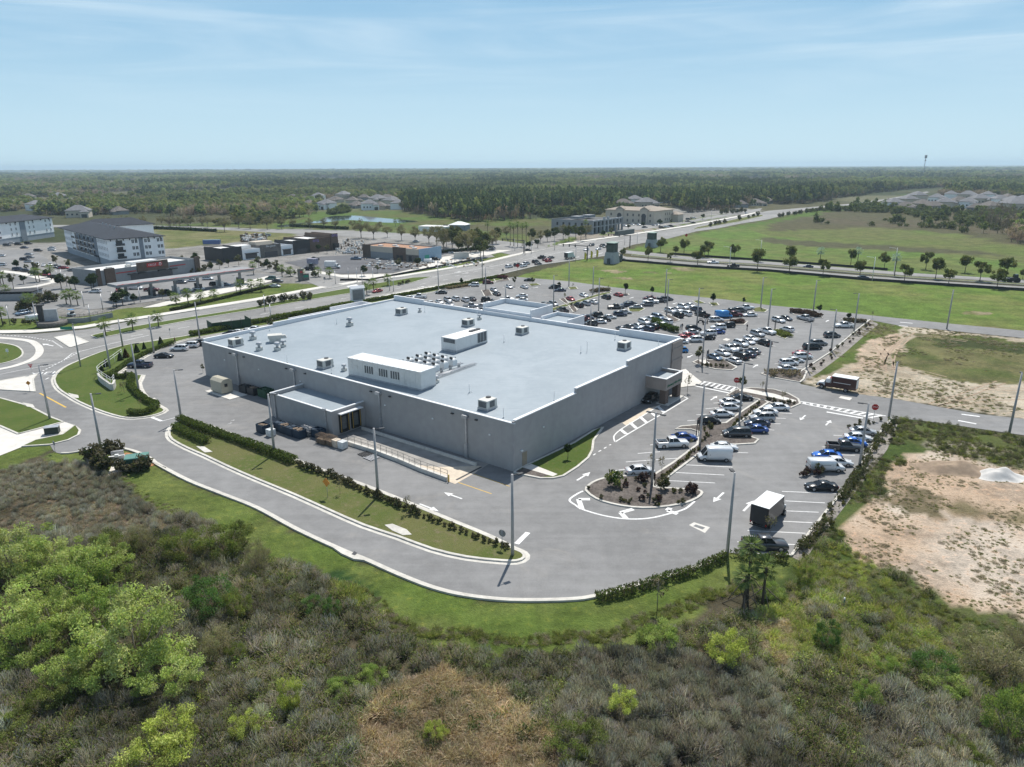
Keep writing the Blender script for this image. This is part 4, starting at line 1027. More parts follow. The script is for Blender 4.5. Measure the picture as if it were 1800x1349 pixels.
pl([(806,849),(864,869)], .14, m=1, n=1); pl([(832,834),(896,856)], .12, m=1, n=1); pl([(70,692),(116,717)], .3, m=1, n=1); pl([(802,845),(846,822)], .35, ZA + .024, m=2, n=1)
for u_, v_ in ((404,745),(409,740)): arrow(u_, v_, A1, .3)
pl([(1690,729),(1722,733)], .5); pl([(1684,740),(1716,746)], .5); pl([(1582,567),(1604,569)], .6); pl([(1580,573),(1596,574.5)], .6)
ZL = ZA + .03
dash([(600,526),(725,503),(875,476),(1010,452)], .2,3,9, ZL); dash([(230,592),(350,572),(450,555),(560,535)], .22,3,9, ZL); dash([(180,582),(250,570),(350,554),(450,537),(600,512),(725,490)], .2,3,9, ZL)
dash([(800,486),(900,465),(1010,444),(1112,423),(1225,403)], .2,3,9, ZL); dash([(760,488),(870,468),(1000,441),(1112,419)], .25,40, .1, ZL); dash([(800,479),(900,459),(1000,438)], .2,3,9, ZL)
dash([(1230,405),(1350,383),(1425,366)], .2,3,9, ZL); pl([(127,622),(200,604),(262,590)], .2, ZL); pl([(0,659),(45,650),(100,640),(127,622)], .2, ZL)
dash([(0,589),(50,593),(92,600),(110,612)], .35, .6, .6, ZL); dash([(75,653),(105,638),(142,618)], .35, .6, .6, ZL); dash([(80,668),(110,653),(150,634)], .3,1.2,1.2, ZL)
arrow(84,607, R(150),1.6, ZL); arrow(740,505, A1,1.2, ZL); arrow(818,481, A1,1.4, ZL); arrow(805,479, A1,1.4, ZL)
dash([(1100,455.5),(1350,474),(1800,507.5)], .2,3,9, ZL + .03); dash([(1110,444),(1350,463),(1800,495)], .2,3,9, ZL + .03)
for q in ([(1030,452),(1060,445)],[(1005,455),(1018,452)],[(1068,447),(1090,456)],[(1020,429),(1048,423)]): pl(q, .6, ZL + .035, n=1)
for i in range(8): pl([(610 + i * 2.2,503.5 - i * .4),(618 + i * 2.2,508 - i * .4)], .5, ZL + .01, n=1)
mk = MK.build('road_markings', [PAINT, YPAINT, DARKM]); mk['kind'] = 'structure'
yw = text('YIELD', 3.0, P(89,656.5) + Vector((0,0, ZL + .002)),(0,0, R(16)), PAINT, 'road_markings', None, 0); yw['kind'] = 'structure'
sheet('drain_cover', PP([(1211,924),(1220,919),(1248,928),(1239,938)]), ZM, CONC2); sheet('drain_cover', PP([(1218,926),(1223,923),(1240,928.5),(1235,932)]), ZM + .004, GRILL)
sheet('drain_cover', PP([(810,935),(819,927.5),(844,936),(836,942)]), ZM, CONC2); sheet('drain_cover', PP([(814,935),(819,932),(834,937),(829,940)]), ZM + .004, mat('rust_grate', (.12, .07, .05), .8))
sheet('drain_cover', PP([(1474,700),(1478,697),(1498,700),(1494,704.5)]), ZM, CONC2); sheet('drain_cover', PP([(1270,598),(1276,595),(1284,597),(1278,600)]), ZM, CONC2); sheet('drain_cover', PP([(260,703),(272,700),(276,704),(266,707)]), ZM, CONC2); sheet('drain_cover', PP([(392,772),(405,766),(414,770),(403,776)]), ZM, CONC2)
sheet('drain_cover', PP([(618,978),(623,972.5),(629,976),(624,980)]), ZA + .2, DARKM)
# ------------------------------------------------------------------ vehicles
def car_paint(name, col, rough=.28, metal=.15):
 m = mat('paint_' + name, col, rough, metal, var=.06, scale=.8, spec=.5, coat=.15 if 'black' in name or 'maroon' in name else .6, world=False)
 return m
PAINTS = {'white': (.72, .73, .74), 'silver': (.42, .43, .45), 'grey': (.15, .155, .165), 'dark grey': (.055, .058, .065), 'black': (.012, .012, .014), 'red': (.33, .02, .025), 'maroon': (.10, .012, .02), 'blue': (.02, .07, .27), 'bright blue': (.01, .13, .55),
    'dark blue': (.018, .03, .07), 'steel blue': (.13, .19, .27), 'green': (.02, .10, .08), 'sky blue': (.02, .22, .55), 'pale green': (.42, .55, .54), 'orange': (.5, .1, .03), 'tan': (.35, .3, .22), 'brown': (.07, .035, .025), 'dark maroon': (.04, .010, .011)}
CARGLASS = glass_mat('car_glass', (.010, .013, .016), .07); CARGLASS.node_tree.nodes['Principled BSDF'].inputs['Specular IOR Level'].default_value = .3
TYRE = mat('tyre', (.018, .018, .019), .85, var=.2); RIM = mat('rim', (.34, .35, .36), .35, metal=.6, var=.1)
LAMPW = mat('headlamp', (.62, .65, .68), .15, var=.1); LAMPR = mat('tail_lamp', (.30, .015, .012), .25, var=.1)
TRIM = mat('car_trim', (.03, .031, .033), .6, var=.2)
def ring(x, zb, zt, w, tum=.86):
 """car body cross-section at x"""
 h = zt - zb
 return [(x, -w * .84, zb),(x, -w * .98, zb + h * .22),(x, -w, zb + h * .55),(x, -w * .965, zt - h * .14),(x, -w * tum, zt),
   (x, w * tum, zt),(x, w * .965, zt - h * .14),(x, w, zb + h * .55),(x, w * .98, zb + h * .22),(x, w * .84, zb)]
def car_parts(kind):
 """dict part -> MB (materials by index: 0 paint, 1 trim)"""
 K = {'sedan': dict(L=4.75, W=.91, wb=2.8, belt=.93, hood=.90, roof=1.43, a=(1.15, .42), c=(-1.02,-1.75), tail=.98, r=.33),
   'coupe': dict(L=4.75, W=.94, wb=2.75, belt=.90, hood=.90, roof=1.34, a=(.95, .20), c=(-.85,-1.75), tail=.98, r=.35),
   'hatchback': dict(L=4.3, W=.88, wb=2.6, belt=.95, hood=.93, roof=1.5, a=(1.15, .45), c=(-1.45,-2.0), tail=1.0, r=.32),
   'suv': dict(L=4.75, W=.95, wb=2.8, belt=1.10, hood=1.07, roof=1.72, a=(1.2, .55), c=(-1.85,-2.28), tail=1.12, r=.37),
   'minivan': dict(L=5.1, W=.99, wb=3.0, belt=1.08, hood=1.02, roof=1.75, a=(1.75, .85), c=(-2.15,-2.45), tail=1.1, r=.35),
   'wagon': dict(L=4.75, W=.90, wb=2.75, belt=.95, hood=.92, roof=1.48, a=(1.15, .45), c=(-1.75,-2.25), tail=1.0, r=.33),
   'pickup': dict(L=5.75, W=1.0, wb=3.6, belt=1.22, hood=1.18, roof=1.88, a=(1.15, .6), c=(-.75,-.98), tail=1.2, r=.40),
   'jeep': dict(L=4.4, W=.94, wb=2.7, belt=1.12, hood=1.10, roof=1.85, a=(.85, .62), c=(-1.95,-2.08), tail=1.12, r=.42)}[kind]
 L, W, wb, belt, hood, roof, tail, r = (K[k] for k in ('L', 'W', 'wb', 'belt', 'hood', 'roof', 'tail', 'r'))
 (a0, a1),(c0, c1) = K['a'], K['c']; f = L / 2; zb = r * .62
 P_ = {}
 b = MB()
 st = [(-f, zb + .18, tail - .28, W * .86),(-f + .10, zb + .02, tail - .06, W * .95),(-f + .45, zb, tail, W),(c1 + .02, zb, belt + .03, W),(0, zb, belt, W),(a0, zb, belt, W),(a0 + .25, zb, hood + .015, W * .995),(f - .55, zb, hood - .10, W * .97),(f - .16, zb + .02, hood - .26, W * .90),(f, zb + .14, hood - .42, W * .78)]
 if kind == 'pickup':
  st = [(c1 - .04, zb, belt, W),(0, zb, belt, W),(a0, zb, belt, W),(a0 + .25, zb, hood + .02, W * .995),(f - .4, zb, hood - .05, W * .98),(f - .12, zb + .02, hood - .16, W * .93),(f, zb + .1, hood - .38, W * .86)]
 if kind == 'jeep': st = st[:7] + [(f - .35, zb, hood - .03, W * .8),(f - .06, zb + .05, hood - .06, W * .76),(f, zb + .1, hood - .1, W * .74)]
 st = sorted(st, key=lambda q: q[0])
 b.loft([ring(*q) for q in st],0, True)
 wr = W * .74
 b.loft([[(a1 + .06,-wr * .96, roof - .075),(a1 + .06, wr * .96, roof - .075),(a1, wr * .9, roof - .01),(a1,-wr * .9, roof - .01)],
   [((a1 + c0) / 2,-wr, roof - .06),((a1 + c0) / 2, wr, roof - .06),((a1 + c0) / 2, wr * .9, roof + .025),((a1 + c0) / 2,-wr * .9, roof + .025)],
   [(c0 - .06,-wr * .96, roof - .085),(c0 - .06, wr * .96, roof - .085),(c0, wr * .9, roof - .02),(c0,-wr * .9, roof - .02)]],0, True)
 for s in (-1,1):
  pw = .045
  pil = [((a0, s * W * .885, belt - .02),(a1, s * wr * .97, roof - .04)),((c1 + .08, s * W * .885, belt - .02),(c0, s * wr * .97, roof - .04)),((-.12 if kind != 'coupe' else -.5, s * W * .905, belt - .02),(-.16 if kind != 'coupe' else -.5, s * wr * .985, roof - .04))]
  if kind in ('suv', 'minivan', 'wagon', 'jeep'): pil.append(((-1.15, s * W * .905, belt - .02),(-1.2, s * wr * .985, roof - .04)))
  for p, q in pil: b.tube([p, q], pw, 5,0, True)
 if kind == 'pickup':
  bx0, bx1 = -f, c1 - .06
  for s in (-1,1): b.loft([[(x, s * W, zb),(x, s * W * 1.0, belt - .06),(x, s * W * .86, belt),(x, s * W * .82, belt),(x, s * W * .82, zb)][::(1 if s < 0 else -1)] for x in (bx0 + .04, bx1)],0, False)
  b.box((bx0 + .06,0, zb),(.10, W * 1.96, belt - zb - .02),0); b.box(((bx0 + bx1) / 2,0, zb),(bx1 - bx0 - .2, W * 1.62, .25),1)
  b.box((bx0 - .06,0, zb + .02),(.16, W * 1.9, .2),1)
 b.box((0,0, zb - .06),(L * .8, W * 1.6, .1),1)
 b.box((f - .08,0, zb + .02),(.2, W * 1.45, .2),1)
 P_['body'] = b
 g = MB(); gl = .012
 def gq(*v): g.add(v, [(0,1,2,3)],0)
 wb_ = W * .875
 gq((a0,-wb_, belt),(a0, wb_, belt),(a1, wr * .95, roof - .05),(a1,-wr * .95, roof - .05))
 gq((c1 + .05, wb_, belt),(c1 + .05,-wb_, belt),(c0,-wr * .95, roof - .05),(c0, wr * .95, roof - .05))
 for s in (-1,1):
  v = [(a0, s * wb_, belt),(c1 + .05, s * wb_, belt),(c0, s * wr * .95, roof - .05),(a1, s * wr * .95, roof - .05)]
  gq(*(v if s > 0 else v[::-1]))
 P_['windows'] = g
 for i, (x, s) in enumerate(((wb / 2,-1),(wb / 2,1),(-wb / 2,-1),(-wb / 2,1))):
  w = MB(); y0, y1 = s * (W - .20), s * (W + .012)
  w.tube([(x, y0, r),(x, y1, r)], r, 14,0); w.tube([(x, s * (W + .0125), r),(x, s * (W + .016), r)],[r * .66, r * .6],10,1)
  P_['wheel%d' % i] = w
 for i, s in enumerate((-1,1)):
  h = MB(); hz_ = hood - .36; h.box((f - .16, s * W * .66, hz_),(.22, W * .34, .13),0, s * .28); P_['headlight%d' % i] = h
  h = MB(); h.box((-f + .05, s * W * .72, tail - .36),(.14, W * .32, .17),0,-s * .22); P_['tail_light%d' % i] = h
 return P_
def van_parts(kind):
 P_ = {}; b = MB(); g = MB()
 if kind == 'cargo van':
  L, W, H, r, wb = 5.6,1.02,2.45, .36,3.6; f = L / 2
  b.loft([ring(x, .3, z, w, .84) for x, z, w in ((-f, 2.3, W * .95),(-f + .08, H, W),(f - 1.75, H, W),(f - 1.35, H - .12, W))],0, True)
  b.loft([ring(x, .3, z, w, .84) for x, z, w in ((f - 1.36,1.25, W),(f - .95,1.22, W * .99),(f - .25,1.0, W * .93),(f, .72, W * .82))],0, True)
  b.box((f - .12,0, .25),(.4, W * 1.8, .42),1); b.box((0,0, .25),(4.2, W * 2.01, .12),1)
  for s in (-1,1): b.tube([(f - .62, s * W * .9,1.18),(f - 1.42, s * W * .80,2.28)], .06,5)
  g.add([(f - .60,-W * .86,1.17),(f - .60, W * .86,1.17),(f - 1.36, W * .78,2.27),(f - 1.36,-W * .78,2.27)],[(0,1,2,3)])
  for s in (-1,1): g.add([(f - .70, s * (W * .90),1.2),(f - 1.9, s * (W + .006),1.25),(f - 1.9, s * (W * .97),1.95),(f - 1.33, s * (W * .87),1.98)],[(0,1,2,3)]);
  hood = 1.0
 else:   # work van with a short bonnet
  L, W, H, r, wb = 5.7,1.0,2.08, .37,3.5; f = L / 2
  b.loft([ring(x, .34, z, w, .82) for x, z, w in ((-f, 1.9, W * .95),(-f + .1, H, W),(f - 1.75, H, W),(f - 1.55, H - .06, W))],0, True)
  b.loft([ring(x, .34, z, w, .84) for x, z, w in ((f - 1.56,1.2, W),(f - 1.0,1.16, W * .99),(f - .2,1.0, W * .95),(f, .8, W * .88))],0, True)
  b.box((f, 0, .34),(.2, W * 1.8, .28),1); b.box((-f, 0, .36),(.2, W * 1.8, .2),1)
  g.add([(f - .98,-W * .84,1.15),(f - .98, W * .84,1.15),(f - 1.56, W * .76,1.98),(f - 1.56,-W * .76,1.98)],[(0,1,2,3)])
  for s in (-1,1):
   b.tube([(f - 1.0, s * W * .9,1.14),(f - 1.56, s * W * .80,1.96)], .05,5)
   g.add([(f - 1.08, s * W * .91,1.2),(f - 2.1, s * (W + .006),1.2),(f - 2.1, s * (W * .955),1.82),(f - 1.53, s * (W * .86),1.84)],[(0,1,2,3)])
   g.add([(-f - .006, s * .12,1.2),(-f - .006, s * .72,1.2),(-f + .04, s * .66,1.75),(-f + .04, s * .12,1.75)],[(0,1,2,3)])
   b.box((-.3, s * (W + .004),1.28),(1.5, .006, .05),1)
  hood = 1.05
 P_['body'] = b; P_['windows'] = g
 for i, (x, s) in enumerate(((wb / 2,-1),(wb / 2,1),(-wb / 2,-1),(-wb / 2,1))):
  w = MB(); w.tube([(x, s * (W - .2), r),(x, s * (W + .014), r)], r, 14,0); w.tube([(x, s * (W + .0145), r),(x, s * (W + .018), r)],[r * .62, r * .55],10,1); P_['wheel%d' % i] = w
 for i, s in enumerate((-1,1)):
  h = MB(); h.box((f - .14, s * W * .68, hood - .33),(.2, W * .26, .2),0, s * .2); P_['headlight%d' % i] = h
  h = MB(); h.box((-f - .01, s * W * .86, .95),(.06, W * .14, .4),0); P_['tail_light%d' % i] = h
 return P_
def truck_parts(kind):
 P_ = {}; b = MB(); g = MB(); x_ = MB()
 if kind == 'box truck':
  W, r = 1.18, .42; f = 3.7
  x_.box((-1.1,0, .95),(5.2,2.45,2.45),0); x_.box((-1.1,0,3.402),(5.22,2.47, .06),2); x_.box((-3.73,0,1.0),(.05,2.2,2.3),3)
  b.loft([ring(x, .5, z, w, .84) for x, z, w in ((1.55,2.3, W * .9),(2.3,2.3, W * .9),(2.42,2.2, W * .9))],0, True)
  b.loft([ring(x, .5, z, w, .84) for x, z, w in ((2.43,1.35, W * .9),(3.3,1.25, W * .86),(3.7, .95, W * .75))],0, True)
  b.box((-.6,0, .6),(5.8, .9, .33),1); b.box((-3.75,0, .5),(.12,2.3, .12),1)
  g.add([(2.72,-.85,1.37),(2.72, .85,1.37),(2.43, .78,2.15),(2.43,-.78,2.15)],[(0,1,2,3)])
  for s in (-1,1): g.add([(1.75, s * 1.07,1.4),(2.55, s * 1.0,1.4),(2.4, s * .95,2.05),(1.75, s * 1.0,2.05)],[(0,1,2,3)])
  wx = (2.6,-2.3); fr = 3.6
 else:   # ambulance style rescue truck
  W, r = 1.2, .46; f = 4.2
  x_.box((-1.35,0, .75),(5.1,2.5,2.45),0); x_.box((-1.35,0,3.202),(5.12,2.52, .12),2)
  x_.box((-1.0,-1.262,1.9),(3.6, .02, .1),2); x_.box((-1.0,1.262,1.9),(3.6, .02, .1),2)
  for q in (-3.0,-1.9,-.6, .5): x_.box((q, -1.265, .95),(.9, .025,1.7),0); x_.box((q, -1.28,2.0),(.12, .02, .12),2)
  x_.box((-3.92,0,1.0),(.03,2.0,1.9),2)
  b.loft([ring(x, .55, z, w, .84) for x, z, w in ((1.25,2.55, W * .92),(2.25,2.55, W * .92),(2.4,2.45, W * .9))],2, True)
  b.loft([ring(x, .55, z, w, .84) for x, z, w in ((2.41,1.62, W * .9),(3.7,1.5, W * .84),(4.1,1.2, W * .78),(4.2, .95, W * .7))],2, True)
  b.box((1.85,0, .6),(1.3, W * 1.87,1.0),0); b.box((3.1,0, .6),(1.5, W * 1.75, .6),0); b.box((4.25,0, .5),(.25,2.1, .38),1); b.box((1.5,0,2.56),(.35,1.5, .16),3)
  g.add([(2.78,-.9,1.62),(2.78, .9,1.62),(2.4, .82,2.42),(2.4,-.82,2.42)],[(0,1,2,3)])
  for s in (-1,1): g.add([(1.35, s * 1.115,1.65),(2.6, s * 1.05,1.65),(2.38, s * 1.0,2.35),(1.35, s * 1.05,2.35)],[(0,1,2,3)])
  wx = (3.1,-1.9); fr = 4.1
 P_['body'] = b; P_['box'] = x_; P_['windows'] = g
 i = 0
 for x in wx:
  for s in (-1,1):
   w = MB(); w.tube([(x, s * .8, r),(x, s * (W + .03), r)], r, 14,0); w.tube([(x, s * (W + .031), r),(x, s * (W + .04), r)],[r * .6, r * .5],10,1); P_['wheel%d' % i] = w; i += 1
 for i, s in enumerate((-1,1)):
  h = MB(); h.box((fr - .05, s * .75, .95),(.2, .3, .22),0); P_['headlight%d' % i] = h
  h = MB(); h.box((-3.78 if kind == 'box truck' else -3.92, s * 1.05, .8),(.08, .18, .3),0); P_['tail_light%d' % i] = h
 return P_
def part_mats(part, paint, kind):
 if part == 'body': return [paint, TRIM, WHITE, LAMPR]
 if part == 'box': return [paint, TRIM, WHITE, TRIM]
 if part == 'windows': return [CARGLASS]
 if part.startswith('wheel'): return [TYRE, RIM]
 if part.startswith('head'): return [LAMPW]
 return [LAMPR]
CARMESH, CARONE = {}, {}
def get_kind(kind):
 if kind not in CARMESH:
  pts = van_parts(kind) if kind in ('cargo van', 'work van') else truck_parts(kind) if kind in ('box truck', 'rescue truck') else car_parts(kind)
  base = PAINT
  CARMESH[kind] = {p: mb.mesh(p.rstrip('0123456789'), part_mats(p, base, kind)) for p, mb in pts.items()}
  one = MB(); mm = {'body': {0: 0,1: 1,2: 2,3: 3}, 'box': {0: 0,1: 1,2: 2,3: 1}, 'windows': {0: 4}, 'wheel': {0: 5,1: 6}, 'headlight': {0: 7}, 'tail_light': {0: 3}}
  for p, mb in pts.items(): one.merge(mb, mm[p.rstrip('0123456789')])
  CARONE[kind] = one.mesh('car', [base, TRIM, WHITE, LAMPR, CARGLASS, TYRE, RIM, LAMPW])
 return CARMESH[kind]
_proto = {}
NAMES = {'sedan': 'sedan', 'coupe': 'coupe', 'hatchback': 'hatchback', 'suv': 'suv', 'minivan': 'minivan', 'wagon': 'station_wagon', 'pickup': 'pickup_truck', 'jeep': 'off_roader', 'cargo van': 'cargo_van', 'work van': 'work_van', 'box truck': 'box_truck', 'rescue truck': 'rescue_truck'}
CATS = {'sedan': 'car', 'coupe': 'car', 'hatchback': 'car', 'suv': 'suv', 'minivan': 'minivan', 'wagon': 'car', 'pickup': 'pickup truck', 'jeep': 'off-roader', 'cargo van': 'van', 'work van': 'van', 'box truck': 'truck', 'rescue truck': 'rescue truck'}
def place_car(kind, colour, p, heading, label, group, far=False, boxcol=None):
 ms = get_kind(kind); paint = car_paint(colour.replace(' ', '_'), PAINTS[colour])
 def setpaint(o, m_=paint):
  o.material_slots[0].link = 'OBJECT'; o.material_slots[0].material = m_
 rz = heading + random.uniform(-.03, .03)
 CS = .85 if kind != 'box truck' else .88
 if far:
  o = obj(NAMES[kind], CARONE[kind]); setpaint(o)
  o.location = p; o.rotation_euler = (0,0, rz); o.scale = (CS,) * 3; tag(o, label, CATS[kind], group); return o
 e = empty(NAMES[kind], p, rz, label, CATS[kind], group); e.scale = (CS,) * 3
 if kind not in _proto:
  _proto[kind] = []
  for part, me in ms.items():
   o = obj(part.rstrip('0123456789'), me, e); _proto[kind].append(o)
  ch = _proto[kind]
 else:
  ch = []
  for q in _proto[kind]:
   o = q.copy(); COL.objects.link(o); o.parent = e; ch.append(o)
 for o in ch:
  if o.data == ms['body']: setpaint(o)
  if 'box' in ms and o.data == ms['box']: setpaint(o, car_paint(boxcol.replace(' ', '_'), PAINTS[boxcol]) if boxcol else paint)
 return e
ORD = ['first', 'second', 'third', 'fourth', 'fifth', 'sixth', 'seventh', 'eighth', 'ninth', 'tenth', 'eleventh', 'twelfth', 'thirteenth', 'fourteenth', 'fifteenth', 'sixteenth']
ZV = {'1': (700,470,9), '2': (880,470,9), '3': (1060,490,10), '4': (1180,500,9), '5': (1180,570,9), '6': (1340,520,7.936), '7': (1080,660,5.625), '8': (1280,720,4.819), 'L': (160,560,9), 'S': (360,390,6.923), 'G': (160,450,6.4286), 'A': (0,360,9), 'Q': (0,460,9.633), 'T': (840,340,6.923), 'U': (600,360,6.923), 'C': (1040,330,5.625), 'H': (1350,280,4)}
a_, b_ = R(2), R(-63)
RE, RW, BN_, BF_ = a_, a_ + math.pi, b_, b_ + math.pi      # nose right, nose left, nose towards camera, nose away
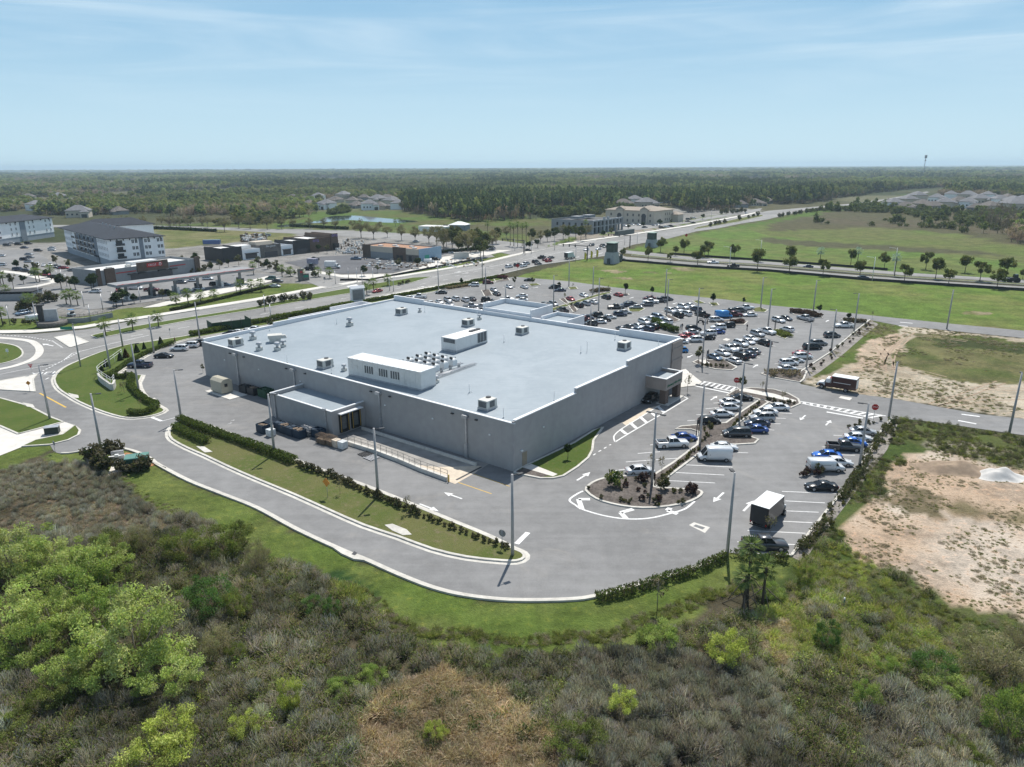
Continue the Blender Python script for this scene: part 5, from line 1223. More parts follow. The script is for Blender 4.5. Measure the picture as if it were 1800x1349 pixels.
CARS = [
 ('left of the planter strip by the store', 'near', 'cars in the lot beside the store', [('7', 255,925, 'sedan', 'white', R(6)),('7', 575,665, 'pickup', 'white', R(6)),('7', 690,600, 'sedan', 'blue', R(6)),('7', 940,440, 'hatchback', 'black', R(4)),('7', 1065,370, 'sedan', 'white', R(4)),('7', 1150,308, 'hatchback', 'white', R(4)),('7', 1150,255, 'sedan', 'white', R(3)),('7', 1262,210, 'coupe', 'black', R(2))]),
 ('right of the planter strip', 'near', 'cars in the lot beside the store', [('7', 990,795, 'cargo van', 'white', R(178)),('7', 1085,695, 'sedan', 'white', R(-2)),('7', 1212,562, 'minivan', 'dark grey', R(178)),('7', 1392,522, 'sedan', 'blue', R(178)),('7', 1412,460, 'sedan', 'dark blue', R(178)),('7', 1462,410, 'suv', 'silver', R(178)),('7', 1495,350, 'sedan', 'white', R(178)),('7', 1610,305, 'sedan', 'white', R(178))]),
 ('along the right edge of the lot', 'near', 'cars in the lot beside the store', [('8', 312,1132, 'pickup', 'dark grey', R(-5)),('8', 790,637, 'coupe', 'black', R(176)),('8', 826,480, 'work van', 'white', R(-4)),('8', 930,432, 'sedan', 'white', R(-6)),('8', 838,376, 'sedan', 'bright blue', R(172)),('8', 985,308, 'pickup', 'dark grey', R(-8)),('8', 1060,268, 'sedan', 'bright blue', R(-10)),('8', 1102,226, 'sedan', 'white', R(-10)),('8', 1146,175, 'sedan', 'silver', R(-10))]),
 ('by the gravel kerb of the upper lot', 'near', 'cars in the upper lot', [('6', 355,1003, 'sedan', 'white', RE),('6', 368,928, 'suv', 'white', RE),('6', 455,890, 'sedan', 'white', RE),('6', 568,838, 'suv', 'white', RE),('6', 552,798, 'sedan', 'red', RE),('6', 700,708, 'minivan', 'black', RE),('6', 785,655, 'suv', 'grey', RE),('6', 975,545, 'suv', 'dark grey', RE),('6', 1142,410, 'pickup', 'white', RW)]),
 ('on the green planter row, noses to camera', 'near', 'cars in the upper lot', [('5', 690,510, 'sedan', 'steel blue', BN_),('5', 812,440, 'sedan', 'white', BN_),('5', 915,380, 'pickup', 'white', BN_),('5', 1012,365, 'suv', 'grey', BN_),('5', 1100,300, 'suv', 'white', BN_),('5', 1212,262, 'sedan', 'white', BN_),('5', 1260,212, 'sedan', 'white', BN_),('5', 1366,145, 'suv', 'silver', BN_),('5', 1515,108, 'pickup', 'white', BN_),('6', 228,335, 'suv', 'white', BN_),('6', 325,305, 'sedan', 'dark grey', BN_)]),
 ('on the green planter row, tails to camera', 'near', 'cars in the upper lot', [('5', 985,562, 'sedan', 'white', BF_),('5', 1105,500, 'suv', 'black', BF_),('5', 1218,462, 'sedan', 'dark blue', BF_),('5', 1285,412, 'sedan', 'grey', BF_),('5', 1468,285, 'suv', 'black', BF_),('6', 345,457, 'wagon', 'white', BF_),('6', 598,308, 'pickup', 'silver', BF_)]),
 ('in the row nearest the store front corner', 'near', 'cars in the middle lot', [('4', 140,1030, 'hatchback', 'sky blue', RW),('4', 140,893, 'sedan', 'white', RW),('4', 170,838, 'sedan', 'red', RW),('4', 362,867, 'suv', 'white', RW),('4', 245,795, 'sedan', 'red', RW),('4', 312,742, 'sedan', 'silver', RW),('4', 352,692, 'suv', 'black', RE),('4', 562,832, 'sedan', 'black', RW),('4', 590,765, 'suv', 'white', RW),('4', 722,742, 'sedan', 'blue', RW),('4', 745,672, 'suv', 'white', RW),('4', 888,642, 'suv', 'black', RW)]),
 ('around the bright blue van', 'near', 'cars in the middle lot', [('4', 712,553, 'suv', 'white', RE),('4', 828,492, 'cargo van', 'sky blue', RE),('4', 985,475, 'pickup', 'maroon', RE),('4', 950,425, 'pickup', 'dark grey', RE),('4', 1090,405, 'suv', 'dark grey', RE),('4', 1180,365, 'pickup', 'white', RE),('4', 1245,473, 'sedan', 'white', RW)]),
 ('in the row facing the camera behind the planter', 'near', 'cars in the middle lot', [('3', 1185,555, 'suv', 'white', BN_),('3', 1312,533, 'sedan', 'white', BN_),('3', 1412,488, 'suv', 'white', BN_),('3', 1530,460, 'sedan', 'white', BN_)]),
 ('in the row facing away behind the planter', 'near', 'cars in the middle lot', [('3', 1320,638, 'jeep', 'black', BF_),('3', 1460,605, 'suv', 'white', BF_),('3', 1635,532, 'suv', 'dark blue', BF_),('3', 1742,625, 'pickup', 'black', BF_)]),
 ('in the row behind the front parapet, noses to camera', 'near', 'cars in the middle lot', [('3', 335,875, 'sedan', 'grey', BN_),('3', 475,840, 'sedan', 'dark grey', BN_),('3', 622,820, 'sedan', 'silver', BN_),('3', 725,752, 'suv', 'white', BN_),('3', 845,715, 'pickup', 'white', BN_),('3', 962,665, 'minivan', 'steel blue', BN_)]),
 ('in the row behind the front parapet, tails to camera', 'near', 'cars in the middle lot', [('3', 605,888, 'sedan', 'steel blue', BF_),('3', 790,878, 'suv', 'dark blue', BF_),('3', 882,838, 'suv', 'black', BF_),('3', 1002,803, 'suv', 'white', BF_),('3', 1122,748, 'suv', 'white', BF_)]),
 ('in the cluster right of the entrance tower', 'near', 'cars in the far lot', [('2', 1250,872, 'sedan', 'dark blue', RE),('2', 1420,885, 'suv', 'dark grey', RW),('2', 1300,812, 'sedan', 'maroon', RW),('2', 1565,852, 'sedan', 'white', RW),('2', 1362,795, 'suv', 'dark blue', RE),('2', 1632,818, 'suv', 'black', RE),('2', 1510,748, 'suv', 'black', RW),('2', 1722,778, 'sedan', 'white', RE),('3', 297,618, 'suv', 'dark blue', RE),('3', 382,578, 'sedan', 'silver', RE)]),
 ('near the maple in the middle of the far lot', 'near', 'cars in the far lot', [('3', 228,492, 'pickup', 'dark grey', RE),('3', 412,458, 'suv', 'dark blue', RW),('3', 482,418, 'sedan', 'dark grey', RE),('3', 578,488, 'sedan', 'silver', RW),('3', 772,444, 'suv', 'grey', RW),('3', 835,398, 'pickup', 'white', RW),('3', 992,378, 'pickup', 'dark grey', RE),('3', 812,330, 'sedan', 'maroon', RW),('3', 1122,350, 'suv', 'dark grey', RE)]),
 ('on the hedge strip of the far lot, facing away', 'near', 'cars in the far lot', [('2', 602,783, 'suv', 'silver', BF_),('2', 868,728, 'suv', 'dark grey', BF_),('2', 978,675, 'pickup', 'dark grey', BF_),('2', 1232,593, 'suv', 'black', BF_),('2', 1352,563, 'suv', 'silver', BF_),('2', 1467,538, 'sedan', 'white', BF_),('2', 1667,468, 'suv', 'black', BF_),('3', 267,273, 'sedan', 'red', BF_)]),
 ('on the hedge strip of the far lot, facing the camera', 'near', 'cars in the far lot', [('2', 522,672, 'suv', 'dark grey', BN_),('2', 512,622, 'sedan', 'white', BN_),('2', 612,635, 'sedan', 'white', BN_),('2', 717,595, 'suv', 'grey', BN_),('2', 837,575, 'suv', 'silver', BN_),('2', 1107,492, 'sedan', 'red', BN_),('2', 1317,433, 'sedan', 'white', BN_)]),
 ('left of the empty hatched stalls', 'near', 'cars in the far lot', [('2', 150,557, 'sedan', 'white', RE),('2', 105,503, 'pickup', 'white', RE),('2', 337,508, 'sedan', 'white', RW),('2', 337,443, 'sedan', 'white', RW),('2', 130,298, 'sedan', 'white', BN_),('2', 372,303, 'sedan', 'white', BF_)]),
 ('at the field edge of the far lot', 'near', 'cars in the far lot', [('2', 452,192, 'sedan', 'black', RW),('2', 857,308, 'minivan', 'black', RW),('2', 942,353, 'sedan', 'dark blue', RW)]),
 ('behind the far parapet', 'near', 'cars in the boulevard side lot', [('1', 160,475, 'sedan', 'white', RW),('1', 330,458, 'pickup', 'white', RW),('1', 512,558, 'sedan', 'white', BN_),('1', 652,540, 'sedan', 'white', BN_),('1', 787,512, 'suv', 'silver', BN_),('1', 818,575, 'sedan', 'silver', BN_),('1', 905,493, 'suv', 'white', BF_),('1', 1057,508, 'suv', 'white', BF_),('1', 1167,493, 'sedan', 'dark grey', BF_)]),
 ('between the far parapet and the entrance tower', 'near', 'cars in the boulevard side lot', [('1', 1085,650, 'sedan', 'black', RW),('1', 1230,675, 'sedan', 'white', RW),('1', 1340,668, 'sedan', 'grey', RE),('1', 1152,605, 'pickup', 'silver', RE),('1', 1302,603, 'sedan', 'silver', RW),('1', 1442,570, 'sedan', 'white', RE),('1', 1532,545, 'sedan', 'black', RE),('1', 1407,508, 'suv', 'black', RE),('1', 1512,350, 'sedan', 'silver', BN_),('1', 1557,413, 'sedan', 'dark grey', BF_)]),
 ('along the boulevard hedge', 'near', 'cars in the boulevard side lot', [('1', 682,390, 'sedan', 'dark grey', RW),('1', 1195,273, 'suv', 'white', RW),('1', 1422,233, 'suv', 'maroon', RE)]),
 ('by the hedge at the left rear corner of the store', 'near', 'cars at the rear corner', [('L', 770,725, 'pickup', 'dark blue', RW),('L', 1150,575, 'coupe', 'black', RE),('L', 1395,465, 'suv', 'white', RW),('L', 1565,415, 'suv', 'white', RW),('L', 1710,385, 'suv', 'black', RW)]),
 ('behind the far left edge of the roof', 'near', 'cars at the rear corner', [('H', -3780,1218, 'sedan', 'dark grey', RW),('H', -3735,1213, 'sedan', 'white', RW),('H', -3668,1203, 'sedan', 'white', RW),('H', -3618,1188, 'sedan', 'white', RW)]),
]
FARCARS = [
 ('queueing at the boulevard lights', 'cars on the boulevard', [('T', 380,888, 'suv', 'white', A1),('T', 482,868, 'suv', 'dark grey', A1),('T', 557,878, 'suv', 'white', A1),('T', 592,852, 'suv', 'silver', A1),('T', 702,828, 'suv', 'black', A1),('T', 735,853, 'sedan', 'dark grey', A1),('T', 780,778, 'pickup', 'black', A1),('T', 825,802, 'sedan', 'maroon', A1),('T', 862,818, 'suv', 'red', A1),('T', 892,777, 'sedan', 'dark grey', A1)]),
 ('beyond the boulevard lights', 'cars on the boulevard', [('T', 1320,680, 'sedan', 'white', A1 + math.pi),('T', 1382,628, 'suv', 'dark grey', A1 + math.pi),('T', 1467,672, 'sedan', 'white', A1 + math.pi),('T', 1512,634, 'suv', 'black', A1 + math.pi),('T', 1550,645, 'sedan', 'dark grey', A1 + math.pi),('T', 605,688, 'sedan', 'black', A2),('T', 172,672, 'suv', 'silver', A2)]),
 ('driving on the tree lined road', 'cars on the tree lined road', [('C', 1202,738, 'pickup', 'white', R(-12)),('C', 1402,768, 'pickup', 'black', R(-12)),('H', 282,752, 'sedan', 'dark blue', R(168)),('H', 672,828, 'sedan', 'dark blue', R(-14))]),
 ('in the shop yard across the boulevard', 'cars in the shop yards', [('S', 1325,452, 'pickup', 'black', RW),('S', 1758,370, 'pickup', 'white', RW),('U', 180,652, 'pickup', 'steel blue', RE),('U', 1070,690, 'work van', 'white', R(10)),('U', 1150,660, 'suv', 'black', RE),('U', 910,443, 'sedan', 'silver', RE),('S', 765,163, 'suv', 'silver', RW)]),
 ('by the red tower sign', 'cars in the shop yards', [('S', 800,685, 'suv', 'green', RW),('S', 885,715, 'sedan', 'dark grey', RE),('S', 850,775, 'sedan', 'white', RE)]),
 ('at the fuel canopy', 'cars at the fuel station', [('G', 45,397, 'suv', 'white', RW),('G', 307,378, 'suv', 'red', BN_),('G', 502,358, 'work van', 'white', RE),('G', 685,377, 'pickup', 'maroon', RE),('G', 852,408, 'pickup', 'black', RE),('G', 1020,292, 'suv', 'grey', RE),('G', 1082,382, 'sedan', 'white', RE),('G', 1150,272, 'sedan', 'white', RE),('G', 1217,362, 'sedan', 'white', RE),('G', 1320,252, 'suv', 'white', RE),('G', 1402,315, 'suv', 'black', RE),('G', 1512,318, 'sedan', 'steel blue', RE)]),
 ('by the stone entrance sign', 'cars on the left plaza', [('Q', 382,865, 'suv', 'steel blue', R(-110)),('Q', 600,955, 'work van', 'white', R(70))]),
 ('in the car park of the white apartments', 'cars by the apartments', [('A', 110,637, 'suv', 'dark grey', RE),('A', 185,603, 'sedan', 'white', RE),('A', 290,620, 'suv', 'black', RE),('A', 382,673, 'sedan', 'dark blue', RE),('A', 445,608, 'suv', 'black', RE),('A', 600,720, 'suv', 'black', RE),('A', 455,778, 'sedan', 'silver', RE),('A', 465,826, 'sedan', 'grey', RE),('A', 385,860, 'suv', 'black', RE),('A', 455,893, 'sedan', 'silver', RE),
 ('A', 590,940, 'suv', 'white', BN_),('A', 690,948, 'sedan', 'white', BN_),('A', 800,943, 'suv', 'white', BN_),('A', 880,975, 'suv', 'grey', BN_),('A', 935,985, 'sedan', 'dark blue', BN_),('A', 1010,992, 'sedan', 'red', RE),('A', 285,1018, 'minivan', 'dark blue', RE),('A', 400,1030, 'sedan', 'dark grey', RE),('A', 530,1068, 'sedan', 'black', RE),('A', 710,1098, 'sedan', 'red', RE),('A', 845,1130, 'sedan', 'black', RE),('A', 1150,1030, 'sedan', 'grey', RE),('A', 1250,1042, 'suv', 'white', RE),('A', 1390,1078, 'sedan', 'white', RE),('A', 30,945, 'suv', 'white', RW),('A', 815,685, 'suv', 'white', RW),('A', 820,712, 'sedan', 'white', RW),('A', 20,800, 'sedan', 'white', RW)]),
 ('in front of the cream office building', 'cars by the office building', [('C', 332,375, 'suv', 'white', BN_),('C', 405,362, 'sedan', 'white', BN_),('C', 468,366, 'suv', 'white', BN_),('C', 525,388, 'sedan', 'grey', RE),('C', 618,370, 'sedan', 'silver', BN_),('C', 655,365, 'sedan', 'white', BN_),('C', 740,385, 'suv', 'white', RE),('C', 785,380, 'suv', 'black', RE),('C', 690,392, 'suv', 'black', RE),('C', 850,312, 'sedan', 'grey', RE),('C', 955,310, 'suv', 'black', RE),('C', 1010,298, 'sedan', 'white', RE),('C', 1530,252, 'suv', 'white', A1),('C', 1005,345, 'sedan', 'black', RE),('C', 950,330, 'sedan', 'dark grey', RE)]),
]
KW = {'suv': 'SUV', 'wagon': 'station wagon', 'jeep': 'off-roader'}
def zz(c):
 u0, v0, s = ZV[c[0]]; return u0 + c[1] / s, v0 + c[2] / s
def stall_lines(p, h):
 d = Vector((math.cos(h), math.sin(h),0)); n = Vector((-d.y, d.x, 0))
 for s in (-1,1): LN.append((p + n * 1.27 * s - d * 2.4, p + n * 1.27 * s + d * 2.4))
LN = []; seen = {}
for place, side, group, cars in CARS + [(a, 'far', b, c) for a, b, c in FARCARS]:
 pts = []
 for c in cars:
  u, v = zz(c); p = P(u, v, .72); p.z = ZA; pts.append(p)
 order = sorted(range(len(cars)), key=lambda i: pts[i].y)
 rank = {i: k for k, i in enumerate(order)}
 cnt = {}
 for i in order:
  k = (cars[i][4], cars[i][3]); cnt[k] = cnt.get(k, 0) + 1
 used = {}
 for i in order:
  z, x, y, kind, colour, h = cars[i]
  k = (colour, kind); used[k] = used.get(k, 0) + 1
  kw = KW.get(kind, kind)
  if cnt[k] == 1: lab = '%s %s %s' % (colour, kw, place)
  else: lab = 'nearest %s %s %s' % (colour, kw, place) if used[k] == 1 else '%s nearest %s %s %s' % (ORD[used[k] - 1], colour, kw, place)
  place_car(kind, colour, pts[i], h, lab, group, far=(side == 'far'))
  if side == 'near' and z in '123456': stall_lines(pts[i], h)
lm = MB(); _mk, MK = MK, lm
for a, b in LN: ribbon_flat(a, b, .13, ZM)
MK = _mk
o = lm.build('road_markings', PAINT); o['kind'] = 'structure'
e = place_car('box truck', 'dark grey', P(1352,908, .5) + Vector((0,0, ZA - .5)), A1 + R(-2), 'black box truck with a white roof, nose away, at the front of the lot', 'trucks', boxcol='black')
p = P(1473,677,1.0); p.z = ZA
place_car('rescue truck', 'dark maroon', p, A2 + R(2), 'dark red rescue truck with white cab roof parked on the access road', 'trucks')
p = P(1143,699, .8); p.z = ZA; place_car('suv', 'black', p, A1 + math.pi, 'black SUV in the shade under the drive-through canopy', 'cars by the store')
p = P(1002,449.5,1.5); p.z = ZA; place_car('box truck', 'pale green', p, A1, 'pale box truck in the queue at the boulevard lights', 'trucks', far=True)
p = P(663,511, .7); p.z = ZA; place_car('sedan', 'red', p, A1 + math.pi, 'bright red car driving on the boulevard behind the store', 'cars on the boulevard', far=True)
p = P(585,468,1.0); p.z = ZA; place_car('box truck', 'white', p, R(-5), 'white flatbed style truck in the shop yard across the boulevard', 'trucks', far=True)
p = P(126,555.5); gc = empty('golf_cart', p, R(150), 'golf cart with a sky blue roof by the stone entrance sign', 'golf cart')
k = MB(); k.box((0,0, .25),(2.4,1.2, .45),0); k.box((.9,0, .5),(.5,1.1, .4),0, top=.8); k.build('body', WHITE, gc)
k = MB(); k.box((-.2,0,1.85),(1.9,1.25, .08),0); k.build('roof', car_paint('sky_blue', PAINTS['sky blue']), gc)
k = MB(); k.box((-.3,0, .7),(.5,1.1, .2),0); k.box((-.55,0, .9),(.12,1.1, .45),0); k.build('seat', BLACK, gc)
k = MB()
for x, y in ((.65, .5),(.65,-.5),(-1.0, .5),(-1.0,-.5)): k.tube([(x, y, .5),(x, y, 1.86)], .03,5)
k.build('roof_frame', METAL, gc)
for x, y in ((.8, .55),(.8,-.55),(-.8, .55),(-.8,-.55)): k = MB(); k.tube([(x, y - .08, .25),(x, y + .08, .25)], .25,12); k.build('wheel', TYRE, gc)
for u, v, lab, nm in ((546,476, 'dark tracked loader parked at the edge of the shop yard', 'loader'),(1781,497, 'dark tractor with a loader on the tree lined road at the right edge', 'tractor')):
 e = empty(nm, P(u, v), R(170), lab, nm)
 k = MB(); k.box((0,0, .8),(3.2,1.6,1.0),0); k.box((1.9,0, .7),(.9,1.3, .8),0, top=.8); k.build('body', DARKM, e)
 k = MB(); k.box((-.4,0,1.8),(1.4,1.4,1.2),0, top=.85); k.build('cab', CARGLASS, e)
 k = MB(); k.tube([(1.2, .6,1.4),(2.6, .6,1.6),(3.2, .6, .5)], .12,6); k.tube([(1.2,-.6,1.4),(2.6,-.6,1.6),(3.2,-.6, .5)], .12,6); k.box((3.4,0, .2),(.8,2.2, .7),0); k.build('bucket_arm', METAL, e)
 for x, r in ((-1.0, .85),(1.3, .6)):
  for s in (-.85, .85): k = MB(); k.tube([(x, s - .18, r),(x, s + .18, r)], r, 14); k.build('wheel', TYRE, e)
k = MB(); k.box((0,0, .6),(4.5,2.2,2.2),0); k.box((0,0, .4),(4.5,1.2, .2),0); o = k.build('box_trailer', mat('pale_violet', (.30, .29, .36), .5)); o.location = P(550,466); o.rotation_euler.z = R(-20); tag(o, 'pale grey violet box trailer in the shop yard', 'trailer')
k = MB(); k.box((0,0, .5),(9,2.4,2.3),0); o = k.build('blue_container', car_paint('container_blue', (.03, .09, .26))); o.location = P(373,431); o.rotation_euler.z = R(5); tag(o, 'long blue shipping container at the edge of the green field', 'container')
for i, (u, v) in enumerate(((1231,568),(1238,571),(1243,569))):
 e = empty('motorcycle', P(u, v) + Vector((0,0, ZA)), R(20 + i * 30),('black motorcycle left of the other two beside the blue van', 'black motorcycle in the middle of three beside the blue van', 'black motorcycle right of the other two beside the blue van')[i], 'motorcycle', 'motorcycles')
 k = MB(); k.box((0,0, .5),(.9, .3, .35),0, top=.7); k.box((-.3,0, .8),(.6, .28, .12),0); k.tube([(.5,-.35,1.0),(.5, .35,1.0)], .03,5); k.tube([(.75,0, .33),(.45,0,1.0)], .04,5); k.build('frame', DARKM, e)
 for x in (-.7, .75): k = MB(); k.tube([(x, -.06, .32),(x, .06, .32)], .32,12); k.build('wheel', TYRE, e)
# ------------------------------------------------------------------ lamp posts
POLEM = mat('concrete_pole', (.36, .36, .365), .8, var=.1, scale=1, dirt=(.26, .26, .26, .4))
_pole = {}
def lamp_post(u, v, top, lab, heads=1, az=None, white=False):
 p = P(u, v); h = max(6.0, min(13.5, PZ(top[0], top[1], p)))
 key = (heads, white)
 if key not in _pole:
  pm = WHITE if white else POLEM
  k = MB(); k.tube([(0,0,0),(0,0,9.9)],[.20 if not white else .14, .125 if not white else .09],8,0); pole = k.mesh('pole', [pm])
  parts = [('pole', pole)]
  if white:
   k = MB(); k.tube([(0,0,9.0),(.6,0,9.7),(2.4,0,9.9)], .05,5); parts.append(('arm', k.mesh('arm', [pm])))
   k = MB(); k.box((2.5,0,9.82),(.7, .3, .14),0); parts.append(('lamp_head', k.mesh('lamp_head', [METAL])))
  else:
   for s in ((1,) if heads == 1 else (1,-1)):
    k = MB(); k.box((s * .45,0,9.72),(.7, .08, .08),0); parts.append(('arm', k.mesh('arm', [DARKM])))
    k = MB(); k.box((s * 1.0,0,9.70),(.75, .45, .10),0, top=.85); parts.append(('lamp_head', k.mesh('lamp_head', [DARKM])))
  e = empty('lamp_post', p, 0, lab, 'lamp post', 'lamp posts')
  _pole[key] = [obj(n, me, e) for n, me in parts]
 else:
  e = empty('lamp_post', p, 0, lab, 'lamp post', 'lamp posts')
  for q in _pole[key]:
   o = q.copy(); COL.objects.link(o); o.parent = e
 e.scale = (1,1, h / 9.9); e.rotation_euler.z = az if az is not None else A2
 return e
LP = [
 (901,978,(901,834), 'lamp post at the rounded tip of the hedge strip, tallest in front of the store', 1, R(30)),(1278,975,(1290,831), 'lamp post where the curved hedge meets the pickup stalls', 1, R(90)),(665,875,(660,753), 'lamp post halfway along the hedge strip before the ramp', 1, R(20)),(483,801,(475,693), 'lamp post in the hedge in front of the loading bay', 1, R(20)),
 (319,740,(308,650), 'lamp post at the blunt end of the hedge strip', 1, R(20)),(178,792,(160,692), 'lamp post beside the green utility cabinet', 1, R(20)),(88,738,(70,641), 'lamp post on the left lawn by the pale drive', 1, R(20)),(194,649,(182,581), 'lamp post by the railing of the curved retaining wall', 1, R(20)),(245,692,(228,604), 'lamp post at the curving kerb below the parked pickup', 1, R(30)),
 (271,621,(262,556), 'lamp post by the hedge behind the black coupe', 1, R(20)),(351,595,(344,531), 'lamp post behind the far left roof corner', 1, R(20)),(216,611,(210,561), 'thinner lamp post on the boulevard kerb by the lawn', 1, R(20)),
 (1146,852,(1151,725), 'double lamp post in the oval mulch bed', 2, A2),(1230,782,(1240,677), 'double lamp post in the planter strip above the white van', 2, A2),(1299,742,(1310,637), 'double lamp post in the planter strip beside the blue sedan', 2, A2),(1346,689,(1357,599), 'double lamp post at the crossing end of the planter', 2, A2),(1417,647,(1426,567), 'lamp post by the gravel kerb beside the white sedans', 1, A2),(1461,617,(1468,544), 'lamp post by the gravel kerb beside the grey SUV', 1, A2),
 (1501,583,(1507,516), 'lamp post by the gravel kerb beside the white pickup', 1, A2),(1429,551,(1436,493), 'lamp post in the red-leaved bed at the field road', 1, R(30)),(1350,575,(1356,508), 'lamp post in the green planter of the upper lot', 1, R(30)),(1234,642,(1239,560), 'double lamp post in the triangular bed by the store corner', 2, A2),(1225,571,(1230,507), 'lamp post among the motorcycles', 1, R(30)),(1337,541,(1341,488), 'lamp post behind the white pickup at the field road', 1, R(30)),
 (1000,504,(1001,456), 'lamp post at the field edge behind the black minivan', 1, R(30)),(1042,519,(1043,469), 'lamp post in the hedge strip near the field', 1, R(30)),(1052,548,(1054,489), 'lamp post at the right end of the dark cluster of cars', 1, R(30)),(973,540,(973,484), 'lamp post in the middle of the far hedge strip', 1, R(30)),(1038,576,(1039,536), 'lamp post just right of the small entrance canopy', 1, R(30)),(1172,551,(1175,491), 'lamp post at the planter tip beside the steel blue minivan', 1, R(30)),
 (1169,528,(1173,473), 'lamp post behind the dark round shrub at the field road', 1, R(30)),(771,511,(770,469), 'lamp post in the boulevard hedge behind the dark sedan', 1, R(30)),(848,491,(849,449), 'left one of two lamp posts by the maroon SUV', 1, R(30)),(854,511,(853,469), 'right one of two lamp posts by the maroon SUV', 1, R(30)),(889,534,(889,500), 'lamp post just behind the entrance tower', 1, R(30)),
 (1664,579,(1677,510), 'lamp post on the bend of the field road at the right', 1, R(60)),(1562,735,(1576,638), 'lamp post at the right end of the zebra crossing', 1, R(60)),(1774,762,(1797,656), 'lamp post by the access road at the right edge', 1, R(60)),(1510,824,(1522,709), 'lamp post by the white work van at the right kerb', 1, R(150)),
]
for u, v, t, lab, hd, az in LP: lamp_post(u, v, t, lab, hd, az)
for u, v, t, lab in ((1533,494,(1539,452), 'white curved street lamp on the tree lined road, second from the left'),(1282,471,(1290,434), 'white curved street lamp on the tree lined road by the black pickup'),(1571,481,(1572,436), 'white street lamp on the far side of the tree lined road'),(1337,446,(1337,422), 'white street lamp in the far field verge')): lamp_post(u, v, t, lab, 1, R(160), True)
SL = [(628,497,470),(637,500,478),(685,512,492),(692,513,494),(770,490,462),(466,548,520),(477,566,536),(850,452,430),(905,441,420),(923,449,425),(934,447,424),(1012,461,432),(1098,431,416),(1120,428,410),(200,541,517),(247,532,512),(181,545,535),(416,516,484),(160,566,536),(148,540,514),(110,497,478),(118,505,480),(102,497,476),(70,527,500),(18,572,536),(66,576,530),(613,493,474),(656,494,476),(590,500,480),(975,440,418),(1160,398,380),(1200,392,376),(1250,384,370)]
for i, (u, v, t) in enumerate(SL):
 p = P(u, v); h = max(5, min(12, PZ(u, t, p)))
 o = None
 nm = 'street_lamp'
 near_ = ('beside the boulevard' if i < 14 else 'on the plaza by the fuel station' if i < 27 else 'near the far junction')
 if i == 0:
  k = MB(); k.tube([(0,0,0),(0,0,9.6)],[.13, .09],6); SLP = k.mesh('pole', [METAL]); k = MB(); k.box((.5,0,9.5),(1.1, .25, .1),0); SLH = k.mesh('lamp_head', [DARKM])
 e = empty(nm, p, R(20 + i * 13), 'thin dark street lamp %s, number of its kind hard to tell' % near_ if False else 'thin grey street lamp %s' % near_, 'street lamp', 'street lamps ' + near_)
 obj('pole', SLP, e); obj('lamp_head', SLH, e); e.scale = (1,1, h / 9.6)
# ------------------------------------------------------------------ signs
SIGNR = mat('sign_red', (.42, .02, .02), .45, var=.08); SIGNO = mat('sign_orange', (.55, .22, .02), .45, var=.08); SIGNB = mat('sign_back', (.22, .22, .23), .5); SIGNG = mat('sign_green', (.01, .20, .13), .45)
def sign(u, v, top, shape, face, lab, size=.75, az=0.0, body=None):
 p = P(u, v); h = max(2.0, min(3.6, PZ(u, top, p)))
 e = empty('road_sign', p, az, lab, 'road sign', 'road signs')
 k = MB(); k.tube([(0, .03,0),(0, .03, h)], .035,6); k.build('post', METAL, e)
 n = {'oct': 8, 'dia': 4, 'rect': 4, 'tri': 3, 'round': 16}[shape]; off = {'oct': R(22.5), 'dia': R(0), 'rect': R(45), 'tri': R(-90), 'round': 0}[shape]
 sx = 1.0 if shape != 'rect' else .8
 ring_ = lambda y, s: [(math.cos(off + 2 * math.pi * i / n) * size * .55 * s * sx, y, h - size * .5 + math.sin(off + 2 * math.pi * i / n) * size * .55 * s) for i in range(n)]
 k = MB(); k.loft([ring_(-.03,1), ring_(0,1)],0, False); pn = k.build('panel', face, e)
 if body:
  o = text(body, size * .34,(0,-.045, h - size * .5),(R(90),0,0), WHITE, 'lettering', None, .008); o.parent = pn
 return e
sign(1293,690,664, 'oct', SIGNR, 'red STOP sign by the planter at the zebra crossing', 1.0, R(-15), 'STOP'); sign(1535,739,711, 'oct', SIGNR, 'red STOP sign at the right end of the lot', 1.0, R(-15), 'STOP')
sign(576,877,841, 'dia', SIGNO, 'orange diamond sign on the hedge strip', 1.15, R(-30)); sign(53,690,670, 'dia', SIGNO, 'small orange diamond sign on the left traffic island', .8, R(10)); sign(57,660,639, 'tri', SIGNR, 'red and white yield triangle on the roundabout island', .95, R(10), 'YIELD')
sign(15,629,613, 'rect', WHITE, 'white arrow sign on the roundabout grass', .9, R(10)); sign(883,966,932, 'round', SIGNB, 'grey back of a round sign at the tip of the hedge strip', .8, R(150)); sign(98,797,784, 'rect', SIGNB, 'grey back of a sign by the road end at the left', .8, R(150)); sign(571,497,487, 'oct', SIGNB, 'dark back of a stop sign at the shop road junction', 1.0, R(150)); sign(884,482,476, 'round', SIGNB, 'dark round sign by the boulevard hedge', .9, R(150)); sign(17,503,490, 'oct', SIGNB, 'dark back of a stop sign on the left plaza', 1.0, R(150))
sign(910,478,464, 'dia', SIGNR, 'red diamond flag sign at the boulevard verge', 1.6, R(0)); sign(1206,420,411, 'dia', SIGNR, 'red flag sign at the far boulevard verge', 1.8, R(0)); sign(460,592,580, 'rect', SIGNB, 'small grey sign on the boulevard kerb behind the roof', .8, R(150)); sign(300,594,577, 'rect', SIGNB, 'grey back of a sign at the lawn end', .7, R(150))
sn = empty('street_name_sign', P(142,646), R(0), 'tall post with a green street name board by the crossing island', 'street sign')
